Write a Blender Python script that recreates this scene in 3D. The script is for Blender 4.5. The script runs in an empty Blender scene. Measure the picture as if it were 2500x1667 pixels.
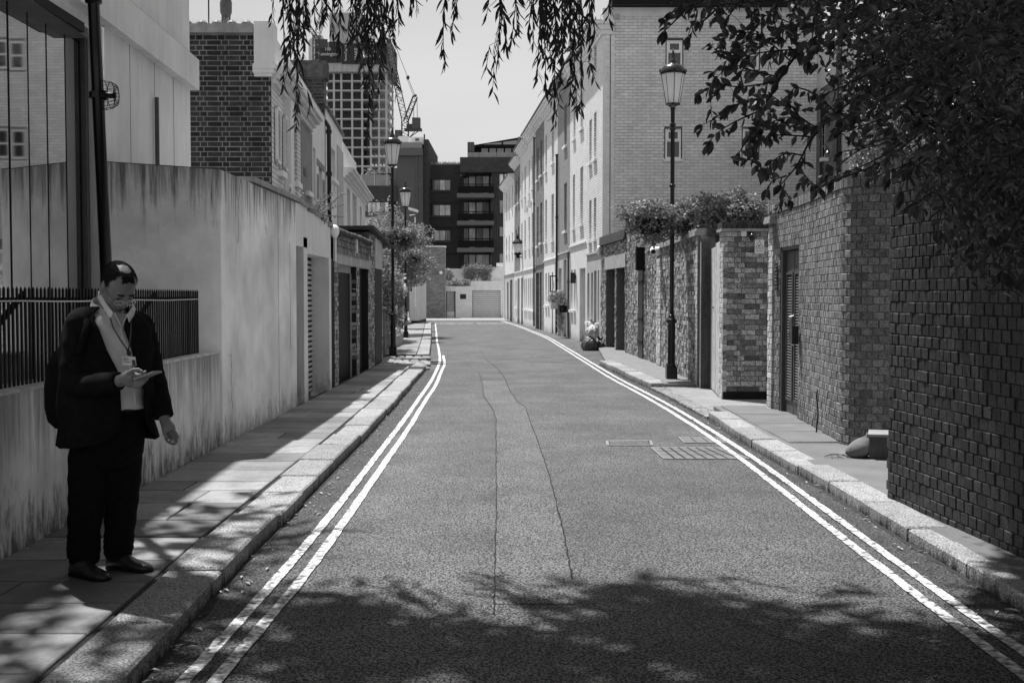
import bpy, math, random
from math import sin, cos, pi, atan, radians, sqrt
from mathutils import Vector, Matrix
R = random.Random(7)
SC = bpy.context.scene
COL = SC.collection
# ---------------------------------------------------------------- camera
F = 2800.0; CAMZ = 1.6; PITCH = atan(111.5 / F)
cam = bpy.data.cameras.new('camera'); co = bpy.data.objects.new('camera', cam); COL.objects.link(co)
cam.sensor_width = 36; cam.lens = 36 * F / 2500; cam.clip_start = .05; cam.clip_end = 3000
co.location = (0, 0, CAMZ); co.rotation_euler = (pi / 2 - PITCH, 0, 0)
SC.camera = co
SC.view_settings.view_transform = 'Standard'; SC.view_settings.look = 'None'
SC.view_settings.exposure = 0.58; SC.view_settings.gamma = 1; SC.view_settings.use_curve_mapping = False
# ---------------------------------------------------------------- world and sun
SUND = Vector((-.235, .36, 1)).normalized()
W = bpy.data.worlds.new('World'); SC.world = W; W.use_nodes = True
nt = W.node_tree; nt.nodes.clear()
sky = nt.nodes.new('ShaderNodeTexSky'); sky.sky_type = 'NISHITA'; sky.sun_disc = False
sky.sun_elevation = math.asin(SUND.z); sky.sun_rotation = math.atan2(SUND.x, SUND.y)
sky.air_density = 1.6; sky.dust_density = 6; sky.ozone_density = 1
bw = nt.nodes.new('ShaderNodeRGBToBW'); nt.links.new(sky.outputs[0], bw.inputs[0])
# thin even cloud cover: the clear-sky brightness is pulled towards one grey, broken by soft cloud noise
tc = nt.nodes.new('ShaderNodeTexCoord'); mp = nt.nodes.new('ShaderNodeMapping'); mp.inputs['Scale'].default_value = (1, 1, 3.5)
nz = nt.nodes.new('ShaderNodeTexNoise'); nz.inputs['Scale'].default_value = 1.1; nz.inputs['Detail'].default_value = 5
nt.links.new(tc.outputs['Generated'], mp.inputs[0]); nt.links.new(mp.outputs[0], nz.inputs['Vector'])
mr = nt.nodes.new('ShaderNodeMapRange'); mr.inputs[3].default_value = 5.4; mr.inputs[4].default_value = 8.1
mr.inputs[1].default_value = .3; mr.inputs[2].default_value = .7
nt.links.new(nz.outputs[0], mr.inputs[0])
mx = nt.nodes.new('ShaderNodeMix'); mx.data_type = 'FLOAT'; mx.inputs[0].default_value = .8
nt.links.new(bw.outputs[0], mx.inputs[2]); nt.links.new(mr.outputs[0], mx.inputs[3])
bg = nt.nodes.new('ShaderNodeBackground'); bg.inputs[1].default_value = .071
sz = nt.nodes.new('ShaderNodeSeparateXYZ'); nt.links.new(tc.outputs['Generated'], sz.inputs[0])
gr = nt.nodes.new('ShaderNodeMapRange'); gr.inputs[1].default_value = 0; gr.inputs[2].default_value = .45; gr.inputs[3].default_value = 1.06; gr.inputs[4].default_value = .84   # hazier and paler towards the horizon, all the way round
nt.links.new(sz.outputs[2], gr.inputs[0]); mg_ = nt.nodes.new('ShaderNodeMath'); mg_.operation = 'MULTIPLY'
nt.links.new(mx.outputs[0], mg_.inputs[0]); nt.links.new(gr.outputs[0], mg_.inputs[1]); nt.links.new(mg_.outputs[0], bg.inputs[0])
wo = nt.nodes.new('ShaderNodeOutputWorld'); nt.links.new(bg.outputs[0], wo.inputs[0])
sl = bpy.data.lights.new('sun', 'SUN'); so = bpy.data.objects.new('sun', sl); COL.objects.link(so)
sl.energy = 5.0; sl.angle = radians(.9); sl.color = (1, 1, 1)
so.rotation_euler = SUND.to_track_quat('Z', 'Y').to_euler(); so.location = SUND * 60
# ---------------------------------------------------------------- pixel -> place helpers
CP, SP = cos(PITCH), sin(PITCH)
def ray(px, py):
    u = (px - 1250) / F; v = (833.5 - py) / F
    return (u, CP + v * SP, -SP + v * CP)
def G(px, py, z=0.0):
    d = ray(px, py); t = (z - CAMZ) / d[2]
    return (d[0] * t, d[1] * t, z)
def V(px, py, Y):
    d = ray(px, py); t = Y / d[1]
    return Vector((d[0] * t, Y, CAMZ + d[2] * t))
def Z(py, Y): return V(1250, py, Y).z
def XX(px, Y): return V(px, 722, Y).x
def proj(p):
    x, y, z = p[0], p[1], p[2] - CAMZ
    dep = y * CP - z * SP
    if dep < .1: return None
    return (1250 + F * x / dep, 833.5 - F * (y * SP + z * CP) / dep, dep)
def inview(p, m=30):
    q = proj(p)
    return q is not None and -m < q[0] < 2500 + m and -m < q[1] < 1667 + m
# ---------------------------------------------------------------- materials (the picture is black and white: greys only)
MATS = {}
def M(name, v, var=.15, sc=6., rough=.85, bump=.15, bsc=70., streak=0., ssc=5., isl=0., metal=0., spec=.3,
      brick=None, stain=None, speck=0., spsc=150., bd=.01, trans=0., coat=0., grime=None, lf=0.):
    if name in MATS: return MATS[name]
    m = bpy.data.materials.new(name); m.use_nodes = True; t = m.node_tree; N = t.nodes; N.clear()
    L = t.links.new
    def nd(k, **kw):
        n = N.new(k)
        for a, b in kw.items(): setattr(n, a, b)
        return n
    def ma(op, a, b=None, c=None, clamp=False):
        n = nd('ShaderNodeMath', operation=op); n.use_clamp = clamp
        for i, q in enumerate((a, b, c)):
            if q is None: continue
            if isinstance(q, (int, float)): n.inputs[i].default_value = q
            else: L(q, n.inputs[i])
        return n.outputs[0]
    geo = nd('ShaderNodeNewGeometry'); pos = geo.outputs['Position']
    rt = nd('ShaderNodeMapping'); rt.inputs['Rotation'].default_value = (.61, .43, .27); L(pos, rt.inputs[0]); rpos = rt.outputs[0]   # off the noise lattice
    def noise(scale, detail=4, vec=None, rgh=.55):
        n = nd('ShaderNodeTexNoise'); n.inputs['Scale'].default_value = scale; n.inputs['Detail'].default_value = detail
        n.inputs['Roughness'].default_value = rgh
        L(vec if vec is not None else rpos, n.inputs['Vector']); return n.outputs[0]
    def mapv(s, vec=pos):
        n = nd('ShaderNodeMapping'); n.inputs['Scale'].default_value = s; L(vec, n.inputs[0]); return n.outputs[0]
    val = None
    def mul(a):
        nonlocal val
        val = a if val is None else ma('MULTIPLY', val, a)
    mul(ma('MULTIPLY_ADD', ma('SUBTRACT', noise(sc, 6), .5), 4.2 * var * v, v))
    if lf: mul(ma('MULTIPLY_ADD', ma('SUBTRACT', noise(.9, 5, None, .65), .5), 3.2 * lf, 1.0))
    height = noise(bsc, 3)
    if streak:
        s = noise(ssc, 4, mapv((1.6, 1.6, .09)), .7)
        mul(ma('MULTIPLY_ADD', ma('SUBTRACT', s, .5), 3.6 * streak, 1.0))
    if isl:
        oi = nd('ShaderNodeObjectInfo')
        r = ma('FRACT', ma('ADD', geo.outputs['Random Per Island'], oi.outputs['Random']))
        mul(ma('MULTIPLY_ADD', ma('SUBTRACT', r, .5), 2 * isl, 1.0))
    if speck:
        sp = noise(spsc, 1, None, .8)
        mul(ma('MINIMUM', ma('MAXIMUM', ma('MULTIPLY_ADD', ma('SUBTRACT', sp, .5), 5 * speck, 1.0), .1), 2.3))
    if stain:      # dirt washed down from the coping: (z of the top, how far it runs, strength)
        zt, run, st = stain
        sx = nd('ShaderNodeSeparateXYZ'); L(pos, sx.inputs[0])
        d = ma('DIVIDE', ma('SUBTRACT', zt, sx.outputs[2]), run)
        s = noise(7., 4, mapv((2, 2, .12)), .75)
        k = ma('SUBTRACT', ma('MULTIPLY_ADD', s, 4.5, -1.35), d, clamp=True)
        mul(ma('SUBTRACT', 1.0, ma('MULTIPLY', k, st)))
    if grime:      # splash dirt along the foot: (z of foot, height, strength)
        zf, run, st = grime
        sx = nd('ShaderNodeSeparateXYZ'); L(pos, sx.inputs[0])
        d = ma('DIVIDE', ma('SUBTRACT', sx.outputs[2], zf), run)
        s = noise(9., 5, mapv((1.5, 1.5, .4)), .75)
        k = ma('SUBTRACT', ma('MULTIPLY_ADD', s, 4.5, -1.5), d, clamp=True)
        mul(ma('SUBTRACT', 1.0, ma('MULTIPLY', k, st)))
    if brick:      # (brick length, course height, mortar, mortar tone factor, tone spread)
        bl, bh, mo, mt, spd = brick
        uv = nd('ShaderNodeUVMap')
        b = nd('ShaderNodeTexBrick'); b.inputs['Scale'].default_value = 1
        b.inputs['Brick Width'].default_value = bl; b.inputs['Row Height'].default_value = bh
        b.inputs['Mortar Size'].default_value = mo; b.inputs['Mortar Smooth'].default_value = .3
        b.inputs['Color1'].default_value = (1 - spd,) * 3 + (1,); b.inputs['Color2'].default_value = (1 + spd,) * 3 + (1,)
        b.inputs['Mortar'].default_value = (mt,) * 3 + (1,); b.inputs['Bias'].default_value = 0
        L(uv.outputs[0], b.inputs['Vector']); bb = nd('ShaderNodeRGBToBW'); L(b.outputs[0], bb.inputs[0]); mul(bb.outputs[0])
        height = ma('SUBTRACT', ma('MULTIPLY', height, .3), ma('MULTIPLY', b.outputs['Fac'], 1.0))
    p = nd('ShaderNodeBsdfPrincipled'); L(ma('MAXIMUM', val, .002), p.inputs['Base Color'])
    p.inputs['Roughness'].default_value = rough; p.inputs['Metallic'].default_value = metal
    p.inputs['Specular IOR Level'].default_value = spec
    if coat: p.inputs['Coat Weight'].default_value = coat
    if bump:
        bn = nd('ShaderNodeBump'); bn.inputs['Strength'].default_value = bump; bn.inputs['Distance'].default_value = bd
        L(height, bn.inputs['Height']); L(bn.outputs[0], p.inputs['Normal'])
    out = nd('ShaderNodeOutputMaterial'); sh = p.outputs[0]
    if trans:
        tr = nd('ShaderNodeBsdfTranslucent'); L(val, tr.inputs[0]); ms = nd('ShaderNodeMixShader'); ms.inputs[0].default_value = trans
        L(sh, ms.inputs[1]); L(tr.outputs[0], ms.inputs[2]); sh = ms.outputs[0]
    L(sh, out.inputs[0]); MATS[name] = m; return m
def MG(name, v, rough=.03, mixd=.0):      # mirror-like glazing
    if name in MATS: return MATS[name]
    m = bpy.data.materials.new(name); m.use_nodes = True; p = m.node_tree.nodes['Principled BSDF']
    p.inputs['Base Color'].default_value = (v, v, v, 1); p.inputs['Metallic'].default_value = 1; p.inputs['Roughness'].default_value = rough
    MATS[name] = m; return m
def MP(name, v, rough=.5, spec=.5, metal=0):
    return M(name, v, var=.04, sc=3, rough=rough, bump=0, spec=spec, metal=metal)
# ---------------------------------------------------------------- mesh builder
class Fr:      # upright frame: s runs from P0 to P1, o points out of the wall, z up
    def __init__(s, P0, P1, out=1):
        s.p = Vector((P0[0], P0[1])); d = Vector((P1[0] - P0[0], P1[1] - P0[1])); s.len = d.length; s.t = d.normalized()
        s.n = Vector((s.t.y, -s.t.x)) * out
    def __call__(s, a, o, z):
        q = s.p + s.t * a + s.n * o; return (q.x, q.y, z)
class MB:
    def __init__(s): s.v = []; s.f = []; s.sm = False
    def add(s, vs, fs):
        b = len(s.v); s.v += [tuple(p) for p in vs]; s.f += [tuple(b + i for i in f) for f in fs]; return s
    def box(s, x0, x1, y0, y1, z0, z1):
        return s.add([(x0, y0, z0), (x1, y0, z0), (x1, y1, z0), (x0, y1, z0), (x0, y0, z1), (x1, y0, z1), (x1, y1, z1), (x0, y1, z1)],
                     [(3, 2, 1, 0), (4, 5, 6, 7), (0, 1, 5, 4), (1, 2, 6, 5), (2, 3, 7, 6), (3, 0, 4, 7)])
    def fb(s, fr, a0, a1, o0, o1, z0, z1):
        c = [fr(a, o, z) for z in (z0, z1) for a, o in ((a0, o1), (a1, o1), (a1, o0), (a0, o0))]
        return s.add(c, [(3, 2, 1, 0), (4, 5, 6, 7), (0, 1, 5, 4), (1, 2, 6, 5), (2, 3, 7, 6), (3, 0, 4, 7)])
    def quad(s, *p): return s.add(p, [tuple(range(len(p)))])
    def prism(s, poly, z0, z1):
        n = len(poly); vs = [(p[0], p[1], z0) for p in poly] + [(p[0], p[1], z1) for p in poly]
        return s.add(vs, [tuple(reversed(range(n))), tuple(range(n, 2 * n))] + [(i, (i + 1) % n, n + (i + 1) % n, n + i) for i in range(n)])
    def loft(s, rings, cap=True, closed=True):
        n = len(rings[0]); vs = [p for r in rings for p in r]; fs = []
        for k in range(len(rings) - 1):
            for i in range(n if closed else n - 1):
                j = (i + 1) % n; fs.append((k * n + i, k * n + j, (k + 1) * n + j, (k + 1) * n + i))
        if cap: fs += [tuple(reversed(range(n))), tuple(range((len(rings) - 1) * n, len(rings) * n))]
        return s.add(vs, fs)
    def tube(s, path, rad, n=8, cap=True):
        P = [Vector(p) for p in path]; rings = []; up = None
        for i, p in enumerate(P):
            t = (P[min(i + 1, len(P) - 1)] - P[max(i - 1, 0)]).normalized()
            if up is None: up = Vector((0, 0, 1)) if abs(t.z) < .9 else Vector((1, 0, 0))
            a = t.cross(up).normalized(); b = t.cross(a).normalized(); up = -b if False else up
            r = rad[i] if isinstance(rad, (list, tuple)) else rad
            rings.append([p + (a * cos(2 * pi * k / n) + b * sin(2 * pi * k / n)) * r for k in range(n)])
        return s.loft(rings, cap)
    def lathe(s, c, prof, n=16, cap=True):      # prof: (radius, z)
        return s.loft([[(c[0] + r * cos(2 * pi * k / n), c[1] + r * sin(2 * pi * k / n), c[2] + z) for k in range(n)] for r, z in prof], cap)
    def ball(s, c, rx, ry, rz, n=12, m=8, rot=None, jit=0):
        rings = []
        for j in range(m + 1):
            th = -pi / 2 + pi * j / m; rr = max(cos(th), .02)
            ring = []
            for k in range(n):
                q = Vector((rx * rr * cos(2 * pi * k / n), ry * rr * sin(2 * pi * k / n), rz * sin(th)))
                if jit: q *= 1 + R.uniform(-jit, jit)
                if rot: q = rot @ q
                ring.append(Vector(c) + q)
            rings.append(ring)
        return s.loft(rings)
    def facade(s, fr, a0, a1, z0, z1, ops=(), rev=.15):
        A = sorted({a0, a1, *[x for o in ops for x in o[:2]]}); H = sorted({z0, z1, *[x for o in ops for x in o[2:4]]})
        for i in range(len(A) - 1):
            for j in range(len(H) - 1):
                am, hm = (A[i] + A[i + 1]) / 2, (H[j] + H[j + 1]) / 2
                if any(o[0] < am < o[1] and o[2] < hm < o[3] for o in ops) or not (a0 < am < a1 and z0 < hm < z1): continue
                s.quad(fr(A[i], 0, H[j]), fr(A[i + 1], 0, H[j]), fr(A[i + 1], 0, H[j + 1]), fr(A[i], 0, H[j + 1]))
        for o in ops:
            a, b, c, d = o[:4]; r = rev
            s.quad(fr(a, 0, c), fr(a, -r, c), fr(a, -r, d), fr(a, 0, d)); s.quad(fr(b, 0, c), fr(b, -r, c), fr(b, -r, d), fr(b, 0, d))
            s.quad(fr(a, 0, d), fr(b, 0, d), fr(b, -r, d), fr(a, -r, d)); s.quad(fr(a, 0, c), fr(b, 0, c), fr(b, -r, c), fr(a, -r, c))
        return s
    def shell(s, fr, a0, a1, z0, z1, D, back=True):
        s.quad(fr(a0, 0, z0), fr(a0, -D, z0), fr(a0, -D, z1), fr(a0, 0, z1)); s.quad(fr(a1, 0, z0), fr(a1, -D, z0), fr(a1, -D, z1), fr(a1, 0, z1))
        s.quad(fr(a0, 0, z1), fr(a1, 0, z1), fr(a1, -D, z1), fr(a0, -D, z1)); s.quad(fr(a0, -D, z0), fr(a1, -D, z0), fr(a1, -D, z1), fr(a0, -D, z1))
        return s
    def mesh(s, name, org=(0, 0, 0)):
        me = bpy.data.meshes.new(name)
        me.from_pydata([(v[0] - org[0], v[1] - org[1], v[2] - org[2]) for v in s.v], [], s.f)
        if getattr(s, 'nouv', False): return me
        uv = me.uv_layers.new(name='UVMap'); n = len(me.loops)
        dat = [0.0] * (2 * n)
        for p in me.polygons:
            nx, ny, nz_ = p.normal
            if abs(nz_) > .7: fn = lambda c: (c[0], c[1])
            else:
                l = sqrt(nx * nx + ny * ny) or 1; tx, ty = -ny / l, nx / l
                fn = lambda c, tx=tx, ty=ty: (c[0] * tx + c[1] * ty, c[2])
            for li, vi in zip(p.loop_indices, p.vertices):
                a, b = fn(s.v[vi]); dat[2 * li] = a; dat[2 * li + 1] = b
        uv.data.foreach_set('uv', dat)
        if s.sm: me.polygons.foreach_set('use_smooth', [True] * len(me.polygons))
        return me
    def build(s, name, mat, parent=None, sm=False, kind=None, label=None):
        s.sm = sm
        org = tuple(worldloc(parent)) if parent is not None else (0, 0, 0)
        me = s.mesh(name, org); me.materials.append(mat)
        o = bpy.data.objects.new(name, me); COL.objects.link(o)
        if parent is not None: o.parent = parent
        if kind: o['kind'] = kind
        if label: o['label'] = label
        return o
def worldloc(o):
    q = Vector(o.location)
    while o.parent is not None: o = o.parent; q += Vector(o.location)
    return q
def tag(o, label, cat, group=None):
    o['label'] = label; o['category'] = cat
    if group: o['group'] = group
    return o
def thing(name, label, cat, loc, group=None):
    o = bpy.data.objects.new(name, None); COL.objects.link(o); o.location = loc; o.empty_display_size = .2
    return tag(o, label, cat, group)
def struct(o): o['kind'] = 'structure'; return o
def inst(name, me, parent, loc, rotz=0, M4=None):
    o = bpy.data.objects.new(name, me); COL.objects.link(o)
    if parent is not None: o.parent = parent; loc = Vector(loc) - worldloc(parent)
    if M4 is not None: o.matrix_local = Matrix.Translation(loc) @ M4
    else: o.location = loc; o.rotation_euler = (0, 0, rotz)
    return o
# ---------------------------------------------------------------- brickwork laid brick by brick
def unitbrick(l, d, h, k):
    q = random.Random(k * 31 + int(l * 1000)); c = .0035; vs = []
    for y, ins in ((d, 0), (c * 1.2, 0), (0, c)):
        for sx, sz in ((-1, -1), (1, -1), (1, 1), (-1, 1)):
            vs.append((sx * (l / 2 - ins) + q.uniform(-.002, .002), y + q.uniform(-.0015, .0015), sz * (h / 2 - ins) + q.uniform(-.002, .002)))
    fs = [(8, 9, 10, 11)] + [(a + i, a + (i + 1) % 4, a + 4 + (i + 1) % 4, a + 4 + i) for a in (0, 4) for i in range(4)]
    return vs, fs
BCACHE = {}
def bricks(parent, path, z0, z1, mat, h=.08, L=.225, d=.06, joint=.009, n_ind=0, holes=(), flem=False, jit=.003, shift=0., pname='brick', seed=1):
    q = random.Random(seed)
    P = [Vector((p[0], p[1])) for p in path]; cum = [0]
    for a, b in zip(P, P[1:]): cum.append(cum[-1] + (b - a).length)
    T = cum[-1]
    def at(s):
        for i in range(len(P) - 1):
            if s <= cum[i + 1] or i == len(P) - 2:
                t = (P[i + 1] - P[i]).normalized(); return P[i] + t * (s - cum[i]), t
    items = []
    rows = max(1, int(round((z1 - z0) / h))); hh = (z1 - z0) / rows
    for r in range(rows):
        s = -(L / 2 if r % 2 else 0) - shift + (L * .25 if flem and r % 2 else 0); k = 0
        zc = z0 + (r + .5) * hh
        while s < T:
            l = L / 2 if (flem and k % 2) else L
            a, b = max(s, 0), min(s + l, T); s += l; k += 1
            if b - a < .03: continue
            ok = True
            for (ha, hb, hz0, hz1) in holes:
                if hz0 < zc < hz1:
                    if a >= ha and b <= hb: ok = False
                    elif a < ha < b and b <= hb: b = ha
                    elif ha <= a < hb < b: a = hb
                    elif a < ha and b > hb: b = ha
            if not ok or b - a < .03: continue
            pt, t = at((a + b) / 2); n = Vector((t.y, -t.x)); pt = pt + n * q.uniform(-jit, jit)
            items.append(((pt.x, pt.y, zc), math.atan2(t.y, t.x) + q.uniform(-.006, .006), b - a - joint))
    items.sort(key=lambda it: (0 if inview(it[0]) else 1, (it[0][0]) ** 2 + it[0][1] ** 2))
    ind = 0; mb = MB(); bh = hh - joint
    for (loc, rz, l) in items:
        key = (round(l, 2), round(d, 3), round(bh, 3), q.randrange(5))
        if key not in BCACHE: BCACHE[key] = unitbrick(max(key[0], .02), d, bh, key[3])
        if ind < n_ind and inview(loc):
            mk = key + (mat.name,)
            if mk not in BCACHE:
                m_ = MB().add(*BCACHE[key]); me = m_.mesh('brick'); me.materials.append(mat); BCACHE[mk] = me
            o = inst(pname, BCACHE[mk], parent, loc, rz); ind += 1
        else:
            vs, fs = BCACHE[key] if n_ind or d > .05 else BCACHE[key]
            c, s_ = cos(rz), sin(rz)
            mb.add([(loc[0] + v[0] * c - v[1] * s_ * 1, loc[1] + v[0] * s_ + v[1] * c, loc[2] + v[2]) for v in vs], fs)
    if mb.v: mb.build('brickwork', mat, parent, kind='stuff')
def core(parent, path, th, z0, z1, mat, name='mortar_core', rec=.005):
    P = [Vector((p[0], p[1])) for p in path]; nn = []
    for i, p in enumerate(P):
        t = (P[min(i + 1, len(P) - 1)] - P[max(i - 1, 0)]).normalized(); nn.append(Vector((t.y, -t.x)))
    a = [p - n * rec for p, n in zip(P, nn)]; b = [p - n * th for p, n in zip(P, nn)]
    mb = MB()
    for i in range(len(P) - 1): mb.prism([a[i], a[i + 1], b[i + 1], b[i]], z0, z1)
    return mb.build(name, mat, parent)
# ---------------------------------------------------------------- material table
mROAD = M('asphalt', 0.066, var=.3, sc=1.1, rough=.78, bump=.22, bsc=90, speck=7, spsc=80, bd=.01, spec=.3, lf=.34)
mPATCH = M('newer_asphalt', 0.076, var=.2, sc=2, rough=.78, bump=.22, bsc=90, speck=6.2, spsc=80, lf=.22, bd=.01, spec=.35)
mDARKASPH = M('gutter_asphalt', 0.042, var=.3, sc=3, rough=.8, bump=.22, bsc=90, speck=7, spsc=80, bd=.01, lf=.2)
mPAINT = M('road_paint', 0.5, var=.12, sc=9, rough=.6, bump=.25, bsc=90, speck=.9, spsc=24, lf=.25)
mSLAB = M('york_stone', 0.2, var=.3, sc=3.5, rough=.75, bump=.25, bsc=30, isl=.38, speck=.12, spsc=40, lf=.2)
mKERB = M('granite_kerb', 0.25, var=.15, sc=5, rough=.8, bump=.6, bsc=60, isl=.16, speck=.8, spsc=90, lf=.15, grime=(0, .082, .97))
mCOB = M('cobble_stone', 0.26, var=.2, sc=14, rough=.7, bump=.4, bsc=40, isl=.3, speck=.06)
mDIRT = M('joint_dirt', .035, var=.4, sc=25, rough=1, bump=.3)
mCRACK = M('tar_crack', .012, var=.2, rough=.9, bump=0)
mPAV = M('paving_asphalt', 0.14, var=.2, sc=2.4, rough=.85, bump=.5, bsc=90, speck=.15, spsc=110)
mCONC = M('boundary_render', 0.79, var=.2, sc=1.4, rough=.9, bump=.25, bsc=45, lf=.36, streak=.07, ssc=2.0, stain=(2.92, .5, .75), grime=(.1, .3, .6), speck=.03)
mCONC2 = M('plinth_render', 0.62, var=.25, sc=2, rough=.9, bump=.25, bsc=45, lf=.3, streak=.15, ssc=2.5, stain=(1.05, .5, .5), grime=(.1, .4, .8), speck=.03)
mWHT = M('white_render', 0.72, var=.1, sc=2, rough=.85, bump=.12, bsc=50, streak=.09, grime=(.05, .35, .5))
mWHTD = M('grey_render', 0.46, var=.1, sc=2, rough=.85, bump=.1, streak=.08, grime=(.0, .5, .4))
mLGT = M('pale_render', 0.78, var=.08, sc=1.5, rough=.85, bump=.1, streak=.08)
mPANEL = M('cast_panel', 0.74, var=.14, sc=1.1, rough=.8, bump=.12, streak=.12)
mPBRK = M('painted_brick', 0.74, var=.08, sc=3, rough=.7, bump=.2, bsc=60, isl=.09, streak=.08, lf=.12)
mPMORT = M('painted_mortar', 0.3, var=.1, sc=6, rough=.8, bump=.1)
mWBRK = M('white_painted_brick', 0.78, var=.08, sc=2, rough=.75, bump=.7, brick=(.225, .08, .009, .5, .05), bd=.012)
mLBRK = M('light_painted_brick', 0.76, var=.08, sc=2, rough=.75, bump=.7, brick=(.225, .08, .009, .45, .06), bd=.012)
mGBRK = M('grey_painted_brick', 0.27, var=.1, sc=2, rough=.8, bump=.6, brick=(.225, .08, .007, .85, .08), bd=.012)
mNBRK = M('natural_brick', 0.19, var=.2, sc=3, rough=.85, bump=.6, brick=(.225, .08, .008, 1.25, .3), bd=.012)
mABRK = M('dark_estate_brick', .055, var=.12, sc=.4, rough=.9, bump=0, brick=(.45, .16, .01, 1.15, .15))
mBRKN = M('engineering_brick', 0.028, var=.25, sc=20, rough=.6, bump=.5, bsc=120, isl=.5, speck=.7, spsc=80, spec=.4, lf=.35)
mBRKL = M('louvre_wall_brick', 0.2, var=.22, sc=18, rough=.75, bump=.5, bsc=110, isl=.34, speck=.6, spsc=80, lf=.35)
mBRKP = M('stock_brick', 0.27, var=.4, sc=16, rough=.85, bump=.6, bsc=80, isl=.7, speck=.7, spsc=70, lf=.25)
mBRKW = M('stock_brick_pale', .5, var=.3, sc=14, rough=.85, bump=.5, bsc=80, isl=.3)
mBRKD = M('sooty_brick', .035, var=.4, sc=12, rough=.9, bump=.5, bsc=80, isl=.45)
mMORT = M('mortar', 0.13, var=.25, sc=20, rough=1, bump=.4, bsc=120)
mMORD = M('mortar_dark', 0.025, var=.25, sc=20, rough=1, bump=.4, bsc=120)
mMORL = M('mortar_pale', .3, var=.25, sc=10, rough=1, bump=.4, bsc=120)
mSTONE = M('coping_stone', .3, var=.3, sc=6, rough=.9, bump=.4, bsc=60, streak=.15)
mDKCOP = M('mossy_coping', .07, var=.5, sc=9, rough=1, bump=.8, bsc=40, streak=.2)
mBLK = M('black_gloss_paint', .008, var=.1, rough=.28, bump=.05, bsc=200, spec=.5)
mBLKM = M('black_iron', .01, var=.2, rough=.6, bump=.1, spec=.15)
mDOOR = M('dark_door_paint', .03, var=.15, sc=4, rough=.4, bump=.05, streak=.1, spec=.25)
mDOORG = M('grey_door_paint', .085, var=.12, sc=4, rough=.5, bump=.05, streak=.1)
mWOOD = M('weathered_timber', 0.5, var=.3, sc=9, rough=.85, bump=.5, bsc=40, streak=.45, ssc=12, isl=.18)
mWOODD = M('dark_timber', .07, var=.3, sc=9, rough=.7, bump=.4, streak=.35, ssc=12)
mSHING = M('tile_hanging', 0.22, var=.35, sc=9, rough=.85, bump=.4, isl=.45, streak=.35, stain=(2.8, .6, .8))
mLINT = M('concrete_lintel', 0.4, var=.2, sc=6, rough=.9, bump=.3, streak=.4, ssc=9)
mFRAME = M('white_window_frame', 0.85, var=.04, rough=.4, bump=0)
mPANE = MP('dark_pane', .02, rough=.05, spec=.9)
mPANEL2 = MP('pale_pane', .3, rough=.1, spec=.9)
mCURT = M('net_curtain', 0.78, var=.35, sc=.9, rough=.9, bump=0, streak=.5, ssc=6)
mGLASS = MG('mirror_glazing', .8)
mLEAD = M('lead_flashing', .1, var=.2, rough=.6, bump=.2)
mROOF = M('slate', .06, var=.2, sc=4, rough=.7, bump=.3)
mLAMPG = M('frosted_lantern_glass', .92, var=.03, rough=.3, bump=0, trans=.7, spec=.5)
mCONCR = M('raw_concrete_frame', 0.5, var=.1, sc=.3, rough=.9, bump=0)
mSHEET = M('site_sheeting', 0.42, var=.1, sc=.6, rough=.9, bump=0, streak=.35, ssc=.7)
mBANNER = MP('dark_banner', .03, rough=.8)
mLETTER = MP('pale_lettering', .7, rough=.8)
mSHUT = M('steel_shutter', .3, var=.08, rough=.5, bump=0, metal=0)
mWLEAF = M('willow_leaf', 0.04, var=.3, sc=30, rough=.45, bump=.1, trans=.22, isl=.3, spec=.4)
mTLEAF = M('glossy_leaf', 0.085, var=.35, sc=22, rough=.3, bump=.15, trans=.32, isl=.4, spec=.6)
mSLEAF = M('shrub_leaf', 0.24, var=.3, sc=9, rough=.6, bump=.1, trans=.25, isl=.45)
mFLOW = M('pale_flower', .6, var=.2, sc=30, rough=.7, bump=0, trans=.2, isl=.3)
mBARK = M('bark', .05, var=.4, sc=25, rough=.95, bump=.6)
# ================================================================ ground, road, kerbs, paving
def lerp(tab, y):
    if y <= tab[0][0]: return tab[0][1]
    for (a, b), (c, d) in zip(tab, tab[1:]):
        if y <= c: return b + (d - b) * (y - a) / (c - a)
    return tab[-1][1]
mGND = M('ground_tarmac', .12, var=.2, sc=.5, rough=.9, bump=0)
struct(MB().quad((-900, -300, -.03), (900, -300, -.03), (900, 1500, -.03), (-900, 1500, -.03)).build('ground', mGND))
struct(MB().quad((-9, -8, 0), (4.2, -8, 0), (4.2, 74, 0), (-9, 74, 0)).build('road', mROAD))
KL = [(0, -1.5), (4.7, -1.54), (6.9, -1.60), (12.4, -1.63), (16, -1.68), (19.7, -1.76), (24.6, -1.85)]
KR = [(0, 2.6), (5.8, 2.57), (9.3, 2.57), (12.6, 2.51), (14.8, 2.54), (17.6, 2.46), (19.6, 2.37), (21.2, 2.26), (24.1, 2.14), (26.6, 2.0)]
WL, WR = -2.92, 3.4
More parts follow.
